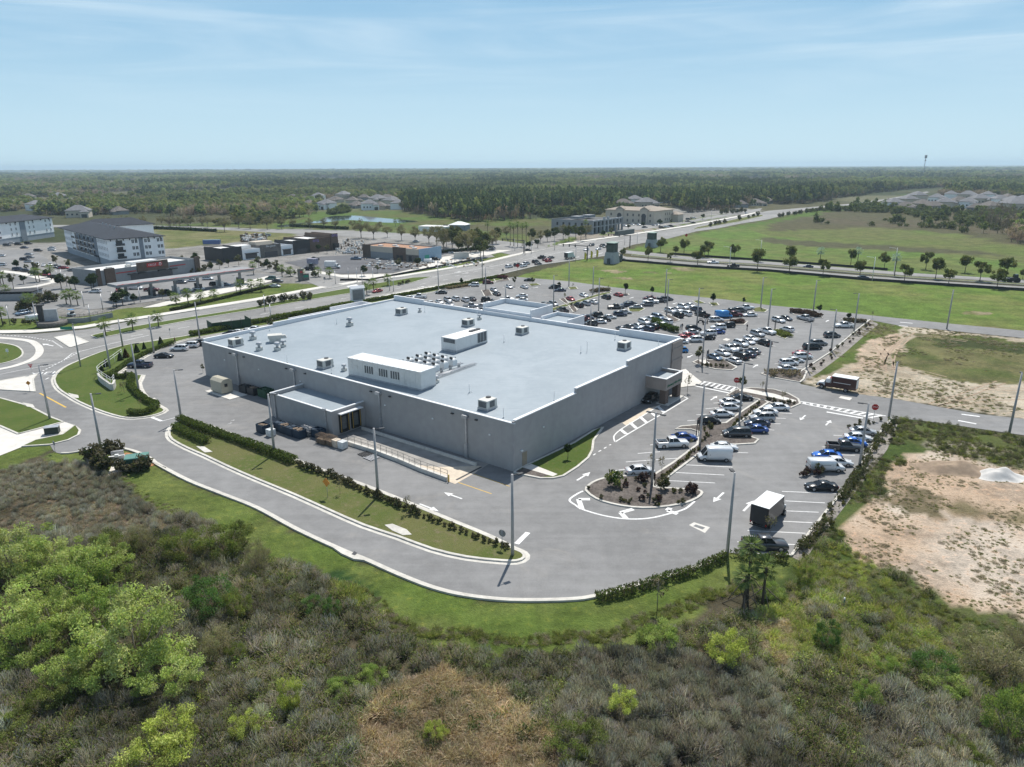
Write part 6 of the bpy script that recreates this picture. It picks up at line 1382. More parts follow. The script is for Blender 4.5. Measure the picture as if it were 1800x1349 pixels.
k = MB(); k.tube([(0,0,0),(0,0,9.6)],[.16, .11],8); k.build('post', POLEM, sn); k = MB(); k.box((-1.5,0,8.3),(2.6, .05, .6),0); k.build('panel', SIGNG, sn); k = MB(); k.box((.4,0,9.45),(.9, .3, .1),0); k.build('lamp_head', DARKM, sn)
for u, v, lab in ((1226,765, 'black double frame sign at the near end of the planter spur'),(1243,637, 'black double frame sign in the triangular bed'),(1362,580, 'black double frame sign in the green planter')):
 e = empty('frame_sign', P(u, v) + Vector((0,0, .15)), R(60), lab, 'sign', 'black frame signs')
 for x in (-.6, .6): k = MB(); k.box((x, 0,0),(.12, .12,2.6),0); k.build('post', DARKM, e)
 k = MB(); k.box((0,0,1.7),(1.08, .06, .8),0); k.build('panel', DARKM, e)
for u, v, t, lab in ((1032,458,432, 'dark traffic light mast at the grassy corner of the junction'),(1107,436,417, 'dark traffic light mast on the far corner by the field'),(921,446,426, 'grey traffic light mast at the road behind the shops')):
 p = P(u, v); e = empty('traffic_light', p, R(150), lab, 'traffic light', 'traffic lights'); h = min(9, max(6.5, PZ(u, t, p)))
 k = MB(); k.tube([(0,0,0),(0,0, h)], .28,8); k.tube([(0,0, h - .3),(13,0, h)],[.2, .1],6); k.build('mast', DARKM, e)
 for x in (6,9,12): k = MB(); k.box((x, 0, h - 1.0),(.4, .35,1.2),0); k.build('signal_head', DARKM, e)
for i, (u, v, t) in enumerate(((1027,460,444),(1038,457,442),(1048,455,440))):
 p = P(u, v); h = min(5.5, max(4, PZ(u, t, p))); e = empty('feather_flag', p, R(20),('leftmost', 'middle', 'rightmost')[i] + ' of three tall yellow feather flags by the stone tower', 'flag', 'yellow flags')
 k = MB(); k.tube([(0,0,0),(0,0, h)], .04,5); k.build('pole', METAL, e)
 k = MB(); k.loft([[(0,-.02, h * .2),(.9,-.02, h * .22),(.9, .02, h * .22),(0, .02, h * .2)],[(0,-.02, h * .8),(1.1,-.02, h * .8),(1.1, .02, h * .8),(0, .02, h * .8)],[(0,-.02, h),(.5,-.02, h),(.5, .02, h),(0, .02, h)]],0, False); k.build('cloth', mat('yellow_cloth', (.62, .50, .05), .8), e)
# ------------------------------------------------------------------ curved retaining wall with railing at the left
rw = empty('curved_wall', P(190,680),0, 'curved grey retaining wall with white railings on the green corner', 'retaining wall')
wp = smooth(PP([(174,668),(178,674),(190,683),(199,688),(203,680)]),3)
k = MB(); ribbon(k, wp, .35,0,1.35); par_keep(k.build('wall', CONC), rw)
k = MB(); ribbon(k, wp, .42,1.352,1.42); par_keep(k.build('cap', CONC), rw)
rp = smooth(PP([(216,632),(195,648),(174,664),(178,671),(190,680),(199,685),(203,679)]),3)
k = MB()
for zz_ in (1.9,2.4): k.tube([q + Vector((0,0, zz_)) for q in rp], .035,5)
for q in rp[::2]: k.tube([q + Vector((0,0, .1)), q + Vector((0,0,2.4))], .035,5)
par_keep(k.build('railing', WHITE), rw)
e = empty('utility_cabinet', P(243,822), R(20), 'green utility cabinet with a pale green lid among dark shrubs', 'utility cabinet'); k = MB(); k.box((0,0,0),(3.0,2.0,1.7),0); k.build('body', mat('cabinet_green', (.03, .09, .06), .5), e); k = MB(); k.box((-.76,0,1.703),(1.5,2.1, .12),0, top=.96); k.box((.78,0,1.703),(1.5,2.1, .12),0, top=.96); k.build('lid', mat('lid_green', (.10, .22, .18), .4), e)
sheet('pavement', PP([(188,838),(200,812),(228,800),(246,806),(232,826),(205,832)]), .06, CONC2); sheet('mulch_bed', PP([(200,806),(222,796),(245,800),(272,818),(262,822),(236,808),(215,806)]), .045, mat('orange_mulch', (.34, .17, .08), .95, var=.3, scale=3))
e = empty('backflow_pump', P(207,812), R(20), 'white piping assembly behind the shrubs left of the green cabinet', 'pipework'); k = MB(); k.tube([(-1,0,0),(-1,0, .9),(1,0, .9),(1,0,0)], .12,8); k.box((0,0, .8),(.5, .4, .35),0); k.build('pipe', WHITE, e); k = MB(); k.box((0, .8,0),(1.6, .5,1.4),0); k.build('panel', METAL, e)
e = empty('bench_box', P(93,763), R(20), 'dark low transformer box on the grass by the pale drive', 'transformer'); k = MB(); k.box((0,0,0),(2.4,1.6, .15),0); k.build('pad', CONC, e); k = MB(); k.box((0,0, .15),(2.0,1.3,1.1),0, top=.97); k.build('body', mat('dark_green_box', (.02, .035, .03), .5), e); k = MB(); k.box((0,0,1.252),(2.1,1.4, .06),0); k.build('lid', METAL, e)
e = empty('enclosure_fence', P(408,580), math.atan2((P(434,576) - P(395,581)).y, (P(434,576) - P(395,581)).x), 'dark green screened bin enclosure behind the far left roof edge', 'fence')
k = MB(); k.box((0,0,0),(10, .12,2.4),0); k.box((4.9,2.5,0),(.12,5,2.4),0); k.box((-4.9,2.5,0),(.12,5,2.4),0); k.build('screen', mat('green_screen', (.012, .045, .022), .8), e); k = MB()
for x in (-5,-2.5,0,2.5,5): k.tube([(x, -.1,0),(x, -.1,2.8)], .06,5)
k.build('post', DARKM, e)
e = empty('monument_sign', P(629,530), R(35), 'white gabled monument sign behind the far parapet', 'monument sign'); k = MB(); k.prism([(-2.2,-.6),(2.2,-.6),(2.2, .6),(-2.2, .6)],0,4.2); k.loft([[(x, -.75,4.2),(x, .75,4.2),(x, 0,5.0)] for x in (-2.4,2.4)],0, False); k.build('body', PARA, e); k = MB(); k.box((0,-.63, .6),(3.6, .05,3.2),0); k.build('panel', SIGNB, e); k = MB(); k.box((2.25,0, .2),(.06,1.0,3.8),0); k.build('end_panel', mat('dark_green_panel', (.02, .06, .04), .5), e)
SKIN = mat('skin', (.36, .22, .15), .6, var=.05)
def person(u, v, lab, shirt, trousers, rz=0.0, step=.25):
 e = bpy.data.meshes.new('person')
 vs = [(0,0, .95),(0,0,1.2),(0,0,1.42),(0,0,1.52),(0,0,1.66),(0, .11, .9),(step, .11, .48),(step * .9, .11, .06),(step + .14, .11, .03),(0,-.11, .9),(-step * .6,-.11, .48),(-step, -.11, .08),(-step + .14,-.11, .03),(0, .2,1.42),(-.05, .26,1.15),(.08, .25, .92),(0,-.2,1.42),(.1,-.26,1.15),(.22,-.24, .95)]
 ed = [(0,1),(1,2),(2,3),(3,4),(0,5),(5,6),(6,7),(7,8),(0,9),(9,10),(10,11),(11,12),(2,13),(13,14),(14,15),(2,16),(16,17),(17,18)]
 rad = [.15, .15, .15, .06, .105, .10, .075, .05, .04, .10, .075, .05, .04, .065, .05, .04, .065, .05, .04]
 e.from_pydata(vs, ed, [])
 o = obj('person', e); sk = o.modifiers.new('skin', 'SKIN'); sk.use_smooth_shade = True
 for i, r in enumerate(rad): e.skin_vertices[0].data[i].radius = (r, r)
 e.skin_vertices[0].data[0].use_root = True
 o.modifiers.new('sub', 'SUBSURF').levels = 1
 m = bpy.data.materials.new('person_cloth'); nt, bs = nodes(m); oc = N(nt, 'ShaderNodeTexCoord').outputs['Object']; s = N(nt, 'ShaderNodeSeparateXYZ'); nt.links.new(oc, s.inputs[0])
 c = mix(nt, mathn(nt, 'GREATER_THAN', s.outputs[2], .93), trousers, shirt); c = mix(nt, mathn(nt, 'GREATER_THAN', s.outputs[2],1.5), c, (.30, .19, .13)); c = mix(nt, mathn(nt, 'GREATER_THAN', s.outputs[2],1.68), c, (.03, .02, .015))
 nt.links.new(c, bs.inputs['Base Color']); bs.inputs['Roughness'].default_value = .8; e.materials.append(m)
 p = P(u, v); p.z = ZA; o.location = p; o.rotation_euler.z = rz; o.scale = (.92,) * 3; tag(o, lab, 'person', 'people in the car park')
person(1313,580.5, 'person in dark clothes walking across the open lane of the upper lot', (.02, .02, .03),(.03, .03, .035), R(200)); person(1199,579, 'person in dark clothes standing left of the long black SUV', (.03, .03, .035),(.05, .05, .06), R(30), .1)
person(1196.5,580, 'person in pale shirt beside the long black SUV', (.5, .5, .48),(.06, .06, .08), R(120), .1); person(308,604, 'person in dark red standing on the pale patio behind the hedge', (.12, .02, .03),(.03, .03, .03), R(10), .1)
# ------------------------------------------------------------------ buildings across the boulevard
SHING = mat('dark_shingle', (.024, .030, .042), .9, var=.18, scale=.6)
SHING2 = mat('brown_shingle', (.13, .115, .105), .9, var=.2, scale=.5); SHING3 = mat('grey_shingle', (.17, .17, .18), .9, var=.18, scale=.5)
APTW = mat('white_render', (.88, .89, .90), .85, var=.04, scale=.5); APTG = mat('grey_render', (.22, .25, .29), .85, var=.06); CREAM = mat('cream_stucco', (.52, .46, .38), .9, var=.06, scale=.6); TILE = mat('tan_tile', (.32, .27, .22), .9, var=.12)
WIN = glass_mat('window_glass', (.035, .045, .06), .12); CHAR = mat('charcoal_panel', (.030, .031, .034), .7, var=.15); BRICK = mat('brown_brick', (.12, .085, .065), .9, var=.2, scale=1.5); STONE = mat('ledge_stone', (.14, .13, .12), .9, var=.4, scale=2.5); GREYB = mat('grey_block', (.26, .27, .28), .85, var=.08); SKYB = mat('sheathing_blue', (.24, .36, .48), .8, var=.1); PLY = mat('plywood', (.36, .20, .12), .85, var=.2, scale=.6); TPO = mat('white_roofing', (.66, .66, .65), .7, var=.08, scale=.4, dirt=(.48, .47, .45, .5)); STEEL = mat('slate_stone', (.34, .36, .38), .85, var=.15, scale=1.2)
REDP = mat('red_stripe', (.42, .03, .03), .5); PURP = mat('purple_sign', (.30, .22, .62), .5); GRND = mat('ground_floor', (.33, .36, .40), .85, var=.08)
def hip(mb, L, W, z, h, ov=.8, m=0, cx=0.0, cy=0.0):
 """hip roof over a L x W rectangle centred on cx, cy"""
 l, w_ = L / 2 + ov, W / 2 + ov
 r = max(0.01, l - w_) if l > w_ else 0.01; r2 = max(0.01, w_ - l) if w_ > l else 0.01
 v = [(-l, -w_, z),(l, -w_, z),(l, w_, z),(-l, w_, z),(-l, -w_, z + .25),(l, -w_, z + .25),(l, w_, z + .25),(-l, w_, z + .25)]
 if l >= w_: v += [(-r, 0, z + h),(r, 0, z + h)]; f = [(4,5,9,8),(6,7,8,9),(5,6,9),(7,4,8)]
 else: v += [(0,-r2, z + h),(0, r2, z + h)]; f = [(4,5,8),(5,6,9,8),(6,7,9),(7,4,8,9)]
 mb.add([(x + cx, y + cy, q) for x, y, q in v],[(3,2,1,0),(0,1,5,4),(1,2,6,5),(2,3,7,6),(3,0,4,7)] + f, m)
def window(par, x, y, z, w, h, face, fm=APTW):
 """window with frame and panes on a wall; face: outward direction in local axes ('-y', '+x' ...)"""
 d = {'-y': (0,-1), '+y': (0,1), '-x': (-1,0), '+x': (1,0)}[face]
 k = MB()
 def slab(cx, cz, sw, sh, off, th):
  if d[0] == 0: k.box((x + cx, y + d[1] * off, z + cz),(sw, th, sh),0)
  else: k.box((x + d[0] * off, y + cx, z + cz),(th, sw, sh),0)
 slab(0,0, w, .09, .06, .1); slab(0, h - .09, w, .09, .06, .1); slab(-w / 2 + .05, .09, .09, h - .18, .06, .1); slab(w / 2 - .05, .09, .09, h - .18, .06, .1); slab(0, .09, .1, h - .18, .06, .1)
 o = k.build('window', fm, par); k = MB(); slab(0, .08, w - .1, h - .16, .03, .05); k.build('pane', WIN, o)
 return o
def block(name, p, rz, lab, cat='building'):
 return empty(name, p, rz, lab, cat)
def apartment(p, rz, LX, LY, H, lab, wing=None, dark=False):
 a = block('apartment_building', p, rz, lab)
 k = MB(); k.box((LX / 2, LY / 2,3.0),(LX, LY, H - 3.0),0)
 if wing: k.box((LX / 2 - 3 + wing[0] / 2, LY + wing[1] / 2,3.0),(wing[0], wing[1], H - 3.0),0)
 k.build('wall', APTW, a)
 k = MB(); k.box((LX / 2, LY / 2,0),(LX - .3, LY - .3,2.997),0)
 if wing: k.box((LX / 2 - 3 + wing[0] / 2, LY + wing[1] / 2,0),(wing[0] - .3, wing[1],2.997),0)
 k.build('ground_floor', GRND, a)
 k = MB(); hip(k, LX, LY + (0 if not wing else wing[1] * .5), H, min(LX, LY) * .10 + .9, .9,0, LX / 2, LY / 2 + (0 if not wing else wing[1] * .25))
 if wing: hip(k, wing[0], wing[1], H + .02,3.6, .9,0, LX / 2 - 3 + wing[0] / 2, LY + wing[1] / 2)
 rf = k.build('roof', SHING, a)
 for q in range(4): k = MB(); k.box((LX * (.42 + .05 * q), LY * (.3 + .14 * q), H + 1.2),(.5, .5,2.6),0); k.build('roof_vent', METAL, rf)
 fl = [3.2 + i * 2.75 for i in range(3)]
 for z in fl:
  for x in (LX * .44, LX * .50, LX * .67, LX * .73, LX * .90, LX * .96): window(a, x, 0, z + .8,1.15,1.6, '-y')
  n = int(LY / 2.4)
  for i in range(n):
   y = (i + .5) * LY / n; fr = y / LY
   if fr < .22 or fr > .78: window(a, 0, y, z + .8,1.2,1.6, '-x')
 def balcony(x, y, z, w, face):
  dep = 1.5; k = MB()
  if face == '-x': k.box((-.75, y, z),(dep, w, .22),0)
  else: k.box((x, -.75, z),(w, dep, .22),0)
  b = k.build('balcony', APTW, a); k = MB()
  if face == '-x': k.box((-1.45, y, z + .223),(.06, w, 1.0),0)
  else: k.box((x, -1.45, z + .223),(w, .06,1.0),0)
  k.build('railing', DARKM, b); k = MB()
  if face == '-x': k.box((-.03, y, z + .3),(.05, w * .7,2.1),0)
  else: k.box((x, -.03, z + .3),(w * .7, .05,2.1),0)
  k.build('balcony_door', WIN, b)
 for z in fl:
  for fr in (.30, .40, .50, .60, .70): balcony(0, LY * fr, z, LY * .075, '-x')
  balcony(LX * .2,0, z, LX * .16, '-y')
 k = MB()
 for fr in (.35, .45, .55, .65): k.box((-.12, LY * fr, 3),(.25, LY * .03, H - 3.0),0)
 k.box((LX * .585,-.12, .2),(LX * .07, .25, H - .4),0); k.box((-.15, LY * .25, .2),(.3, LY * .05, H - .4),0)
 k.build('grey_bay', APTG, a)
 n = 9; k = MB()
 for i in range(n): k.box((LX * (i + .5) / n, -.35, H - .7),(.25, .7, .6),0)
 k.build('eave_bracket', CHAR, a)
 k = MB(); k.box((0, LY * .25,3.2),(2.5,5, .3),0); k.build('porch_roof', SHING, a)
 return a
pa = P(196,470.5); da = (P(293,462) - pa); LXa = da.length
eya = Vector((-da.y, da.x, 0)).normalized(); LYa = solve(lambda t_: pa + eya * t_ + Vector((0,0,11)),112,5,120)
apartment(pa, math.atan2(da.y, da.x), LXa, LYa, 11.7, 'white four storey apartment building with dark hip roof behind the fuel station shop', (34,16))
pb = P(97,416.5); db = (pb - P(0,431)); rz2 = math.atan2(db.y, db.x)
o2 = pb - Vector((math.cos(rz2), math.sin(rz2),0)) * 66
apartment(o2, rz2,66,20,11.5, 'white and grey apartment building with dark roof cut by the left edge', None)
ps0, ps1 = P(176,503), P(350,478); ds = ps1 - ps0; Ls = ds.length; rs = math.atan2(ds.y, ds.x)
s = block('convenience_store', ps0, rs, 'grey convenience store with brown panels, red stripes and red sign behind the fuel canopy')
D = 17; H = 5.2
k = MB()
for x, w, h in ((2.2,4.4,4.9),(4.4 + Ls * .13, Ls * .26,4.9),(Ls * .80, Ls * .22,4.9)): pass
k.box((Ls / 2, D / 2,0),(Ls - .4, D, 4.4),0); k.box((Ls / 2, .15,4.403),(Ls - .4, .3,1.0),0); k.box((Ls / 2, D - .15,4.403),(Ls - .4, .3,1.0),0); k.box((.35, D / 2,4.403),(.3, D - .7,1.0),0); k.box((Ls - .35, D / 2,4.403),(.3, D - .7,1.0),0); k.build('wall', GREYB, s)
k = MB(); k.box((Ls / 2, D / 2,4.406),(Ls - 1.2, D - .7, .12),0); k.build('roof', TPO, s)
k = MB(); k.box((Ls * .6, D * .72,4.53),(Ls * .26,4,1.2),0); k.build('roof_screen', TPO, s)
for i in range(4): k = MB(); k.box((Ls * (.2 + i * .18), D * .4,4.53),(1.8,1.4, .9),0); k.build('rooftop_unit', UNITM, s)
for x, w, h in ((.0,1.4,6.2),(Ls * .10, Ls * .09,5.9),(Ls * .515, Ls * .31,6.6),(Ls - .6,2.2,6.2)):
 k = MB(); k.box((x, -.25,0 if x != Ls * .515 else 3.2),(w, .6, h - (0 if x != Ls * .515 else 3.2)),0); k.build('brown_panel', BRICK, s)
for x0, x1 in ((.16, .35),(.69, .86)): k = MB(); k.box((Ls * (x0 + x1) / 2,-.06,3.55),(Ls * (x1 - x0), .1, .35),0); k.build('red_stripe', REDP, s)
k = MB(); k.box((Ls * .5,-.03, .2),(Ls * .42, .05,2.5),0); k.build('shopfront', WIN, s)
for x in (.3, .40, .60, .72): k = MB(); k.box((Ls * x, -.5,2.6),(Ls * .075,1.0, .35),0); k.build('awning', CHAR, s)
k = MB(); k.box((Ls * .53,-.60,4.5),(6.4, .08,1.5),0); sp_ = k.build('sign_panel', REDP, s)
t = text('CIRCLE', 1.0,(Ls * .53 - 1.0,-.66,5.25),(R(90),0,0), WHITE, 'lettering'); t.parent = sp_
k = MB(); nn_ = 20; pts_ = [(Ls * .53 + 2.3 + math.cos(i * 2 * math.pi / nn_) * .5,-.66,5.25 + math.sin(i * 2 * math.pi / nn_) * .5) for i in range(nn_ + 1)]; k.tube(pts_, .09,6); o = k.build('emblem', WHITE, sp_); t = text('K', .75,(Ls * .53 + 2.3,-.66,5.25),(R(90),0,0), WHITE, 'lettering'); t.parent = sp_
q0, q1 = P(224,527), P(423,499); dq = q1 - q0; Lq = dq.length; rq = math.atan2(dq.y, dq.x)
c = block('fuel_canopy', q0, rq, 'long pale fuel canopy with a red wavy stripe over six pump islands', 'fuel canopy')
k = MB(); k.box((Lq / 2,0,4.6),(Lq + 8,7.0, .85),0); k.build('deck', GREYB, c)
k = MB(); k.box((Lq / 2,-3.53,4.75),(Lq + 8.1, .06, .5),0); k.box((Lq / 2,3.53,4.75),(Lq + 8.1, .06, .5),0); k.build('fascia', GREYB, c)
k = MB()
for i in range(30): k.box((-3.6 + (Lq + 7.2) * (i + .5) / 30,-3.2 + .5 * math.sin(i * 1.7),5.453),((Lq + 8) / 30 * 1.05, .5, .03),0)
k.build('red_wave', REDP, c)
for i in range(6):
 x = Lq * i / 5; k = MB(); k.box((x, 0, .15),(.75, .75,4.447),0); k.build('column', GREYB, c)
 k = MB(); k.box((x, 0,0),(1.6,5.5, .147),0); isl = k.build('pump_island', CONC, c)
 for y in (-1.7,1.7): k = MB(); k.box((x, y, .15),(.8, .55,1.7),0); k.box((x, y, 1.85),(.9, .65, .3),0); k.build('fuel_pump', DARKM if i % 2 else WHITEP, c)
r0, r1 = P(392,461.5), P(597,438.5); dr_ = r1 - r0; Lr = dr_.length; rr = math.atan2(dr_.y, dr_.x)
s = block('shop_row', r0, rr, 'row of shops with charcoal, white and brown fronts across the boulevard', 'shops')
mods = [(0, .15,6.3, CHAR, 'charcoal_block'),(.15, .30,4.7, APTW, 'white_block'),(.30, .47,6.0, STONE, 'stone_block'),(.47, .58,4.9, APTW, 'white_block'),(.58, .73,6.6, CHAR, 'charcoal_block'),(.73, .93,6.8, BRICK, 'brown_block'),(.93,1.0,8.3, BRICK, 'brown_tower')]
mods = [(a_ * .985, b_ * .985, h, m_, n) for a_, b_, h, m_, n in mods]
for i, (x0, x1, h, m_, n) in enumerate(mods):
 L_ = (x1 - x0) * Lr; dpt = 16 if i < 5 else 22; y0 = -.5 if i in (0,2,4,6) else 0
 k = MB(); k.box((Lr * (x0 + x1) / 2, y0 + .2,0),(L_ - .01, .4, h),0); k.box((Lr * x0 + .2, y0 + dpt / 2,0),(.38, dpt - .82, h * .96),0); k.box((Lr * x1 - .21, y0 + dpt / 2,0),(.38, dpt - .82, h * .96),0); k.box((Lr * (x0 + x1) / 2, y0 + dpt - .2,0),(L_ - .01, .4, h * .9),0); b = k.build(n, m_, s)
 k = MB(); k.box((Lr * (x0 + x1) / 2, y0 + dpt / 2, h * .82),(L_ - .82, dpt - .84, .12),0); k.build('roof', TPO, b)
 if i in (1,3,2,4): k = MB(); k.box((Lr * (x0 + x1) / 2, y0 - .03, .3),(L_ * .62, .05,2.3),0); k.build('shopfront', WIN, b)
 if i in (1,3): k = MB(); k.box((Lr * (x0 + x1) / 2, y0 - .6,2.7),(L_ * .7,1.2, .25),0); k.build('awning', CHAR, b)
k = MB(); k.box((Lr * .38,8,5.4),(9,6,1.6),0); k.build('roof_screen', CREAM, s); k = MB(); k.box((Lr * .22,9,4.2),(8,6,1.6),0); k.build('roof_screen', TPO, s)
t = text('fine grand', 1.2,(Lr * .38,-.55,5.2),(R(90),0,0), WHITE, 'lettering'); t.parent = s
for x, z in ((.78,5.4),(.955,7.2)): t = text('OTG', 1.7,(Lr * x, -.04 if x < .9 else -.54, z),(R(90),0,0), PURP, 'lettering'); t.parent = s
k = MB(); k.box((Lr * .955,-1.2,0),(3.2,1.3,3.4),0); k.build('entrance', CHAR, s)
u0, u1 = P(638,452), P(737,461.5); du = u1 - u0; Lu = du.length; ru_ = math.atan2(du.y, du.x)
s = block('unfinished_shop', u0, ru_, 'unfinished flat shop with brown, tan and pale blue walls amid building rubble')
for x0, x1, h, m_ in ((0, .15,6.0, BRICK),(.15, .55,5.6, CREAM),(.55, .78,5.9, BRICK),(.78,1.0,5.7, CREAM)):
 k = MB(); k.box((Lu * (x0 + x1) / 2, .2,0 if m_ is BRICK else 3.0),(Lu * (x1 - x0) - .01, .4, h - (0 if m_ is BRICK else 3.0)),0); b = k.build('wall', m_, s)
 if m_ is CREAM: k = MB(); k.box((Lu * (x0 + x1) / 2, .2,0),(Lu * (x1 - x0) - .01, .4,2.997),0); k.build('lower_wall', GREYB if x0 < .5 else STONE, b)
k = MB(); k.box((Lu + .01,7.5,0),(.4,15,5.8),0); b = k.build('side_wall', SKYB, s); k = MB(); k.box((Lu + .24,5, .4),(.05,3,2.4),0); k.build('green_panel', mat('green_sheathing', (.05, .32, .24), .7), b)
k = MB(); k.box((.2,7.7,0),(.38,14.5,5.8),0); k.box((Lu / 2,14.8,0),(Lu - .8, .38,5.6),0); k.build('wall', GREYB, s)
k = MB(); k.box((Lu / 2,7.5,5.0),(Lu - .9,14, .15),0); k.build('roof', PLY, s)
for x in (.64, .70, .85): k = MB(); k.box((Lu * x, -.03, .1),(1.8, .05,2.3),0); k.build('opening', CHAR, s)
for i in range(5): k = MB(); k.box((Lu * (.2 + i * .15),5 + (i % 2) * 4,5.153),(2.2,1.5, .5),0, i); k.build('pallet_stack', WRAP, s)
w0, w1 = P(1041,412), P(1094,403.5); dw_ = w1 - w0; Lw = dw_.length; rw_ = math.atan2(dw_.y, dw_.x)
s = block('office_shell', w0, rw_, 'two storey grey office shell with open bays beside the boulevard')
Dw = 30; Hw = 8.2
k = MB(); k.box((Lw / 2, Dw / 2 + 2,0),(Lw - .4, Dw - 4,4.0),0); k.box((Lw / 2, Dw / 2 + 2,4.003),(Lw - .4, Dw - 4,3.4),0); k.build('core', CHAR, s)
k = MB(); k.box((.15, Dw / 2,0),(.3, Dw, Hw),0); k.box((Lw / 2, Dw - .15,0),(Lw - .7, .3, Hw),0); k.build('wall', GREYB, s)
k = MB(); k.box((Lw / 2, Dw / 2, Hw - 1.0),(Lw - .8, Dw - .8, .15),0); k.build('roof', SKYB, s); k = MB(); k.box((Lw / 2, .3,3.8),(Lw - .7, .9, .6),0); k.box((Lw / 2, .3,7.3),(Lw - .7, .9, .9),0); k.build('floor_band', STEEL, s)
for i in range(9): k = MB(); k.box((.4 + (Lw - 1.0) * i / 8, .1,0),(.7 if i not in (3,4) else 1.4,1.2, Hw if i not in (3,4) else 9.6),0); k.build('pier', STEEL, s)
for z in (4.6,1.0):
 for i in range(6): k = MB(); k.box((-.02,3 + i * 4.5, z),(.05,1.3,1.9),0); k.build('opening', CHAR, s)
for x in (.3, .65): k = MB(); k.box((Lw * x, Dw * .6, Hw),(8,6,1.5),0); k.build('roof_screen', GREYB, s)
v0 = P(1148,394.5); s = block('cream_office', v0, A1, 'cream stucco office with hipped roofs and arched entrance beyond the shell')
Hc = 10.5
for x, y, L_, W_, h in ((16,8,32,16,8.8),(5,18,16,40,9.2),(30,18,14,16,9.0),(34,-1,9,9,5.2)):
 k = MB(); k.box((x, y, 0),(L_, W_, h),0); b = k.build('wing', CREAM, s); k = MB(); hip(k, L_, W_, h + .003,2.4, .7,0, x, y); k.build('roof', TILE, b)
for y in (6,26): k = MB(); k.box((-3.2, y, 0),(.8,6,10.2),0); b = k.build('gable', CREAM, s); k = MB(); k.loft([[(-3.4, y - 3.6,10.2),(-3.4, y + 3.6,10.2),(-3.4, y, 12.2)],[(2.0, y - 3.6,10.2),(2.0, y + 3.6,10.2),(2.0, y, 12.2)]],0, False); k.build('roof', TILE, b); k = MB(); k.tube([(-3.63, y, 5.5),(-3.7, y, 5.5)],1.9,16); k.box((-3.64, y, .4),(.06,3.4,5.0),0); k.build('arched_window', WIN, b)
for z in (1.2,5.2):
 for i in range(8): window(s, -3.0,1 + i * 4.6, z, 1.4,2.0, '-x', CREAM)
 for i in range(6): window(s, 9 + i * 3.4,0, z, 1.4,2.0, '-y', CREAM)
for x, y in ((30,-5),(38,-5),(38,3)): k = MB(); k.box((x, y, 0),(.9, .9,5.1),0); k.build('column', CREAM, s)
x0 = P(741,407); s = block('white_hall', x0, R(-20), 'long low white building with bright roof behind the bare street trees')
k = MB(); k.box((14,10,0),(36,20,5.0),0); k.build('wall', APTW, s); k = MB(); k.box((14,10,5.003),(37,21, .5),0); k.build('roof', TPO, s); k = MB(); k.box((40,22,0),(20,16,6.5),0); b = k.build('annex_wall', APTG, s); k = MB(); hip(k, 20,16,6.503,3.5, .8,0,40,22); k.build('roof', WHITE, b)
for i in range(4): k = MB(); k.box((30 + i * 1.5 - 8,16,5.5),(1.1,1.6,1.1),0); k.build('rooftop_unit', CHAR, s)
s.scale = (.55, .55, .6)
for u, v, t, lab in ((1075,463,425, 'near stone gate tower with a dark top and pale tapered base at the junction'),(1145,435,408, 'far stone gate tower beyond the tree lined road')):
 p = P(u, v); h = PZ(u, t, p); e = empty('gate_tower', p, A2 + R(90), lab, 'tower', 'stone gate towers')
 f = h * .52
 k = MB(); k.loft([[(sx * r, sy * r, z) for sx, sy in ((-1,-1),(1,-1),(1,1),(-1,1))] for r, z in ((2.6,0),(2.1, f))],0, False); k.build('base', STEEL, e)
 k = MB(); k.box((0,0, f),(3.7,3.7, h * .34),0); k.build('shaft', mat('dark_slate', (.075, .09, .085), .85, var=.2), e)
 k = MB(); k.box((0,0, f + h * .34),(3.5,3.5, h * .07),0); k.build('lantern', CHAR, e)
 k = MB(); k.box((0,0, f + h * .41),(4.5,4.5, .25),0); k.box((0,0, f + h * .41 + .253),(4.3,4.3, h * .06),0, top=.2); k.build('roof', mat('copper_roof', (.20, .28, .25), .6), e)
 k = MB(); k.prism([(-2.6,0),(-5.0,0),(-7.5, .5),(-7.5,1.1),(-5, .7),(-2.6, .7)],0,2.6); k.prism([(-6.6, .35),(-7.5, .5),(-7.5,1.1),(-6.6, .95)],2.603,3.4); k.prism([(2.6,0),(4.0,0),(4.0, .7),(2.6, .7)],0,2.4); k.build('wing_wall', mat('dark_slate', (.075, .09, .085), .85), e)
e = empty('entrance_sign', P(84,573), R(12), 'stone entrance monument with a tall slab and round planter on the left plaza', 'monument sign'); k = MB(); k.tube([(1.2,0,0),(1.2,0,1.3)],3.6,20,0); k.build('planter', STONE, e); k = MB(); k.box((-1.2,0,1.3),(1.2,1.0,4.2),0); k.box((-1.2,0,5.5),(2.2,1.4, .35),0); k.build('pier', CHAR, e); k = MB(); k.box((1.3,0,1.3),(3.4, .7,3.2),0, top=.92); k.build('slab', STEEL, e)
e = empty('low_wall', P(140,565),0, 'low grey retaining wall with a railing beside the plaza', 'wall'); k = MB(); wpt = PP([(110,569),(150,567),(198,558)]); ribbon(k, wpt, .5,0,1.3); par_keep(k.build('wall', GREYB), e); k = MB()
for z in (1.7,2.2): k.tube([q + Vector((0,0, z)) for q in wpt], .04,4)
for i in range(12): q = wpt[0].lerp(wpt[2], i / 11) + Vector((0,-.4 if 2 < i < 9 else 0,1.2)); k.tube([q, q + Vector((0,0,1.0))], .04,4)
par_keep(k.build('railing', DARKM), e)
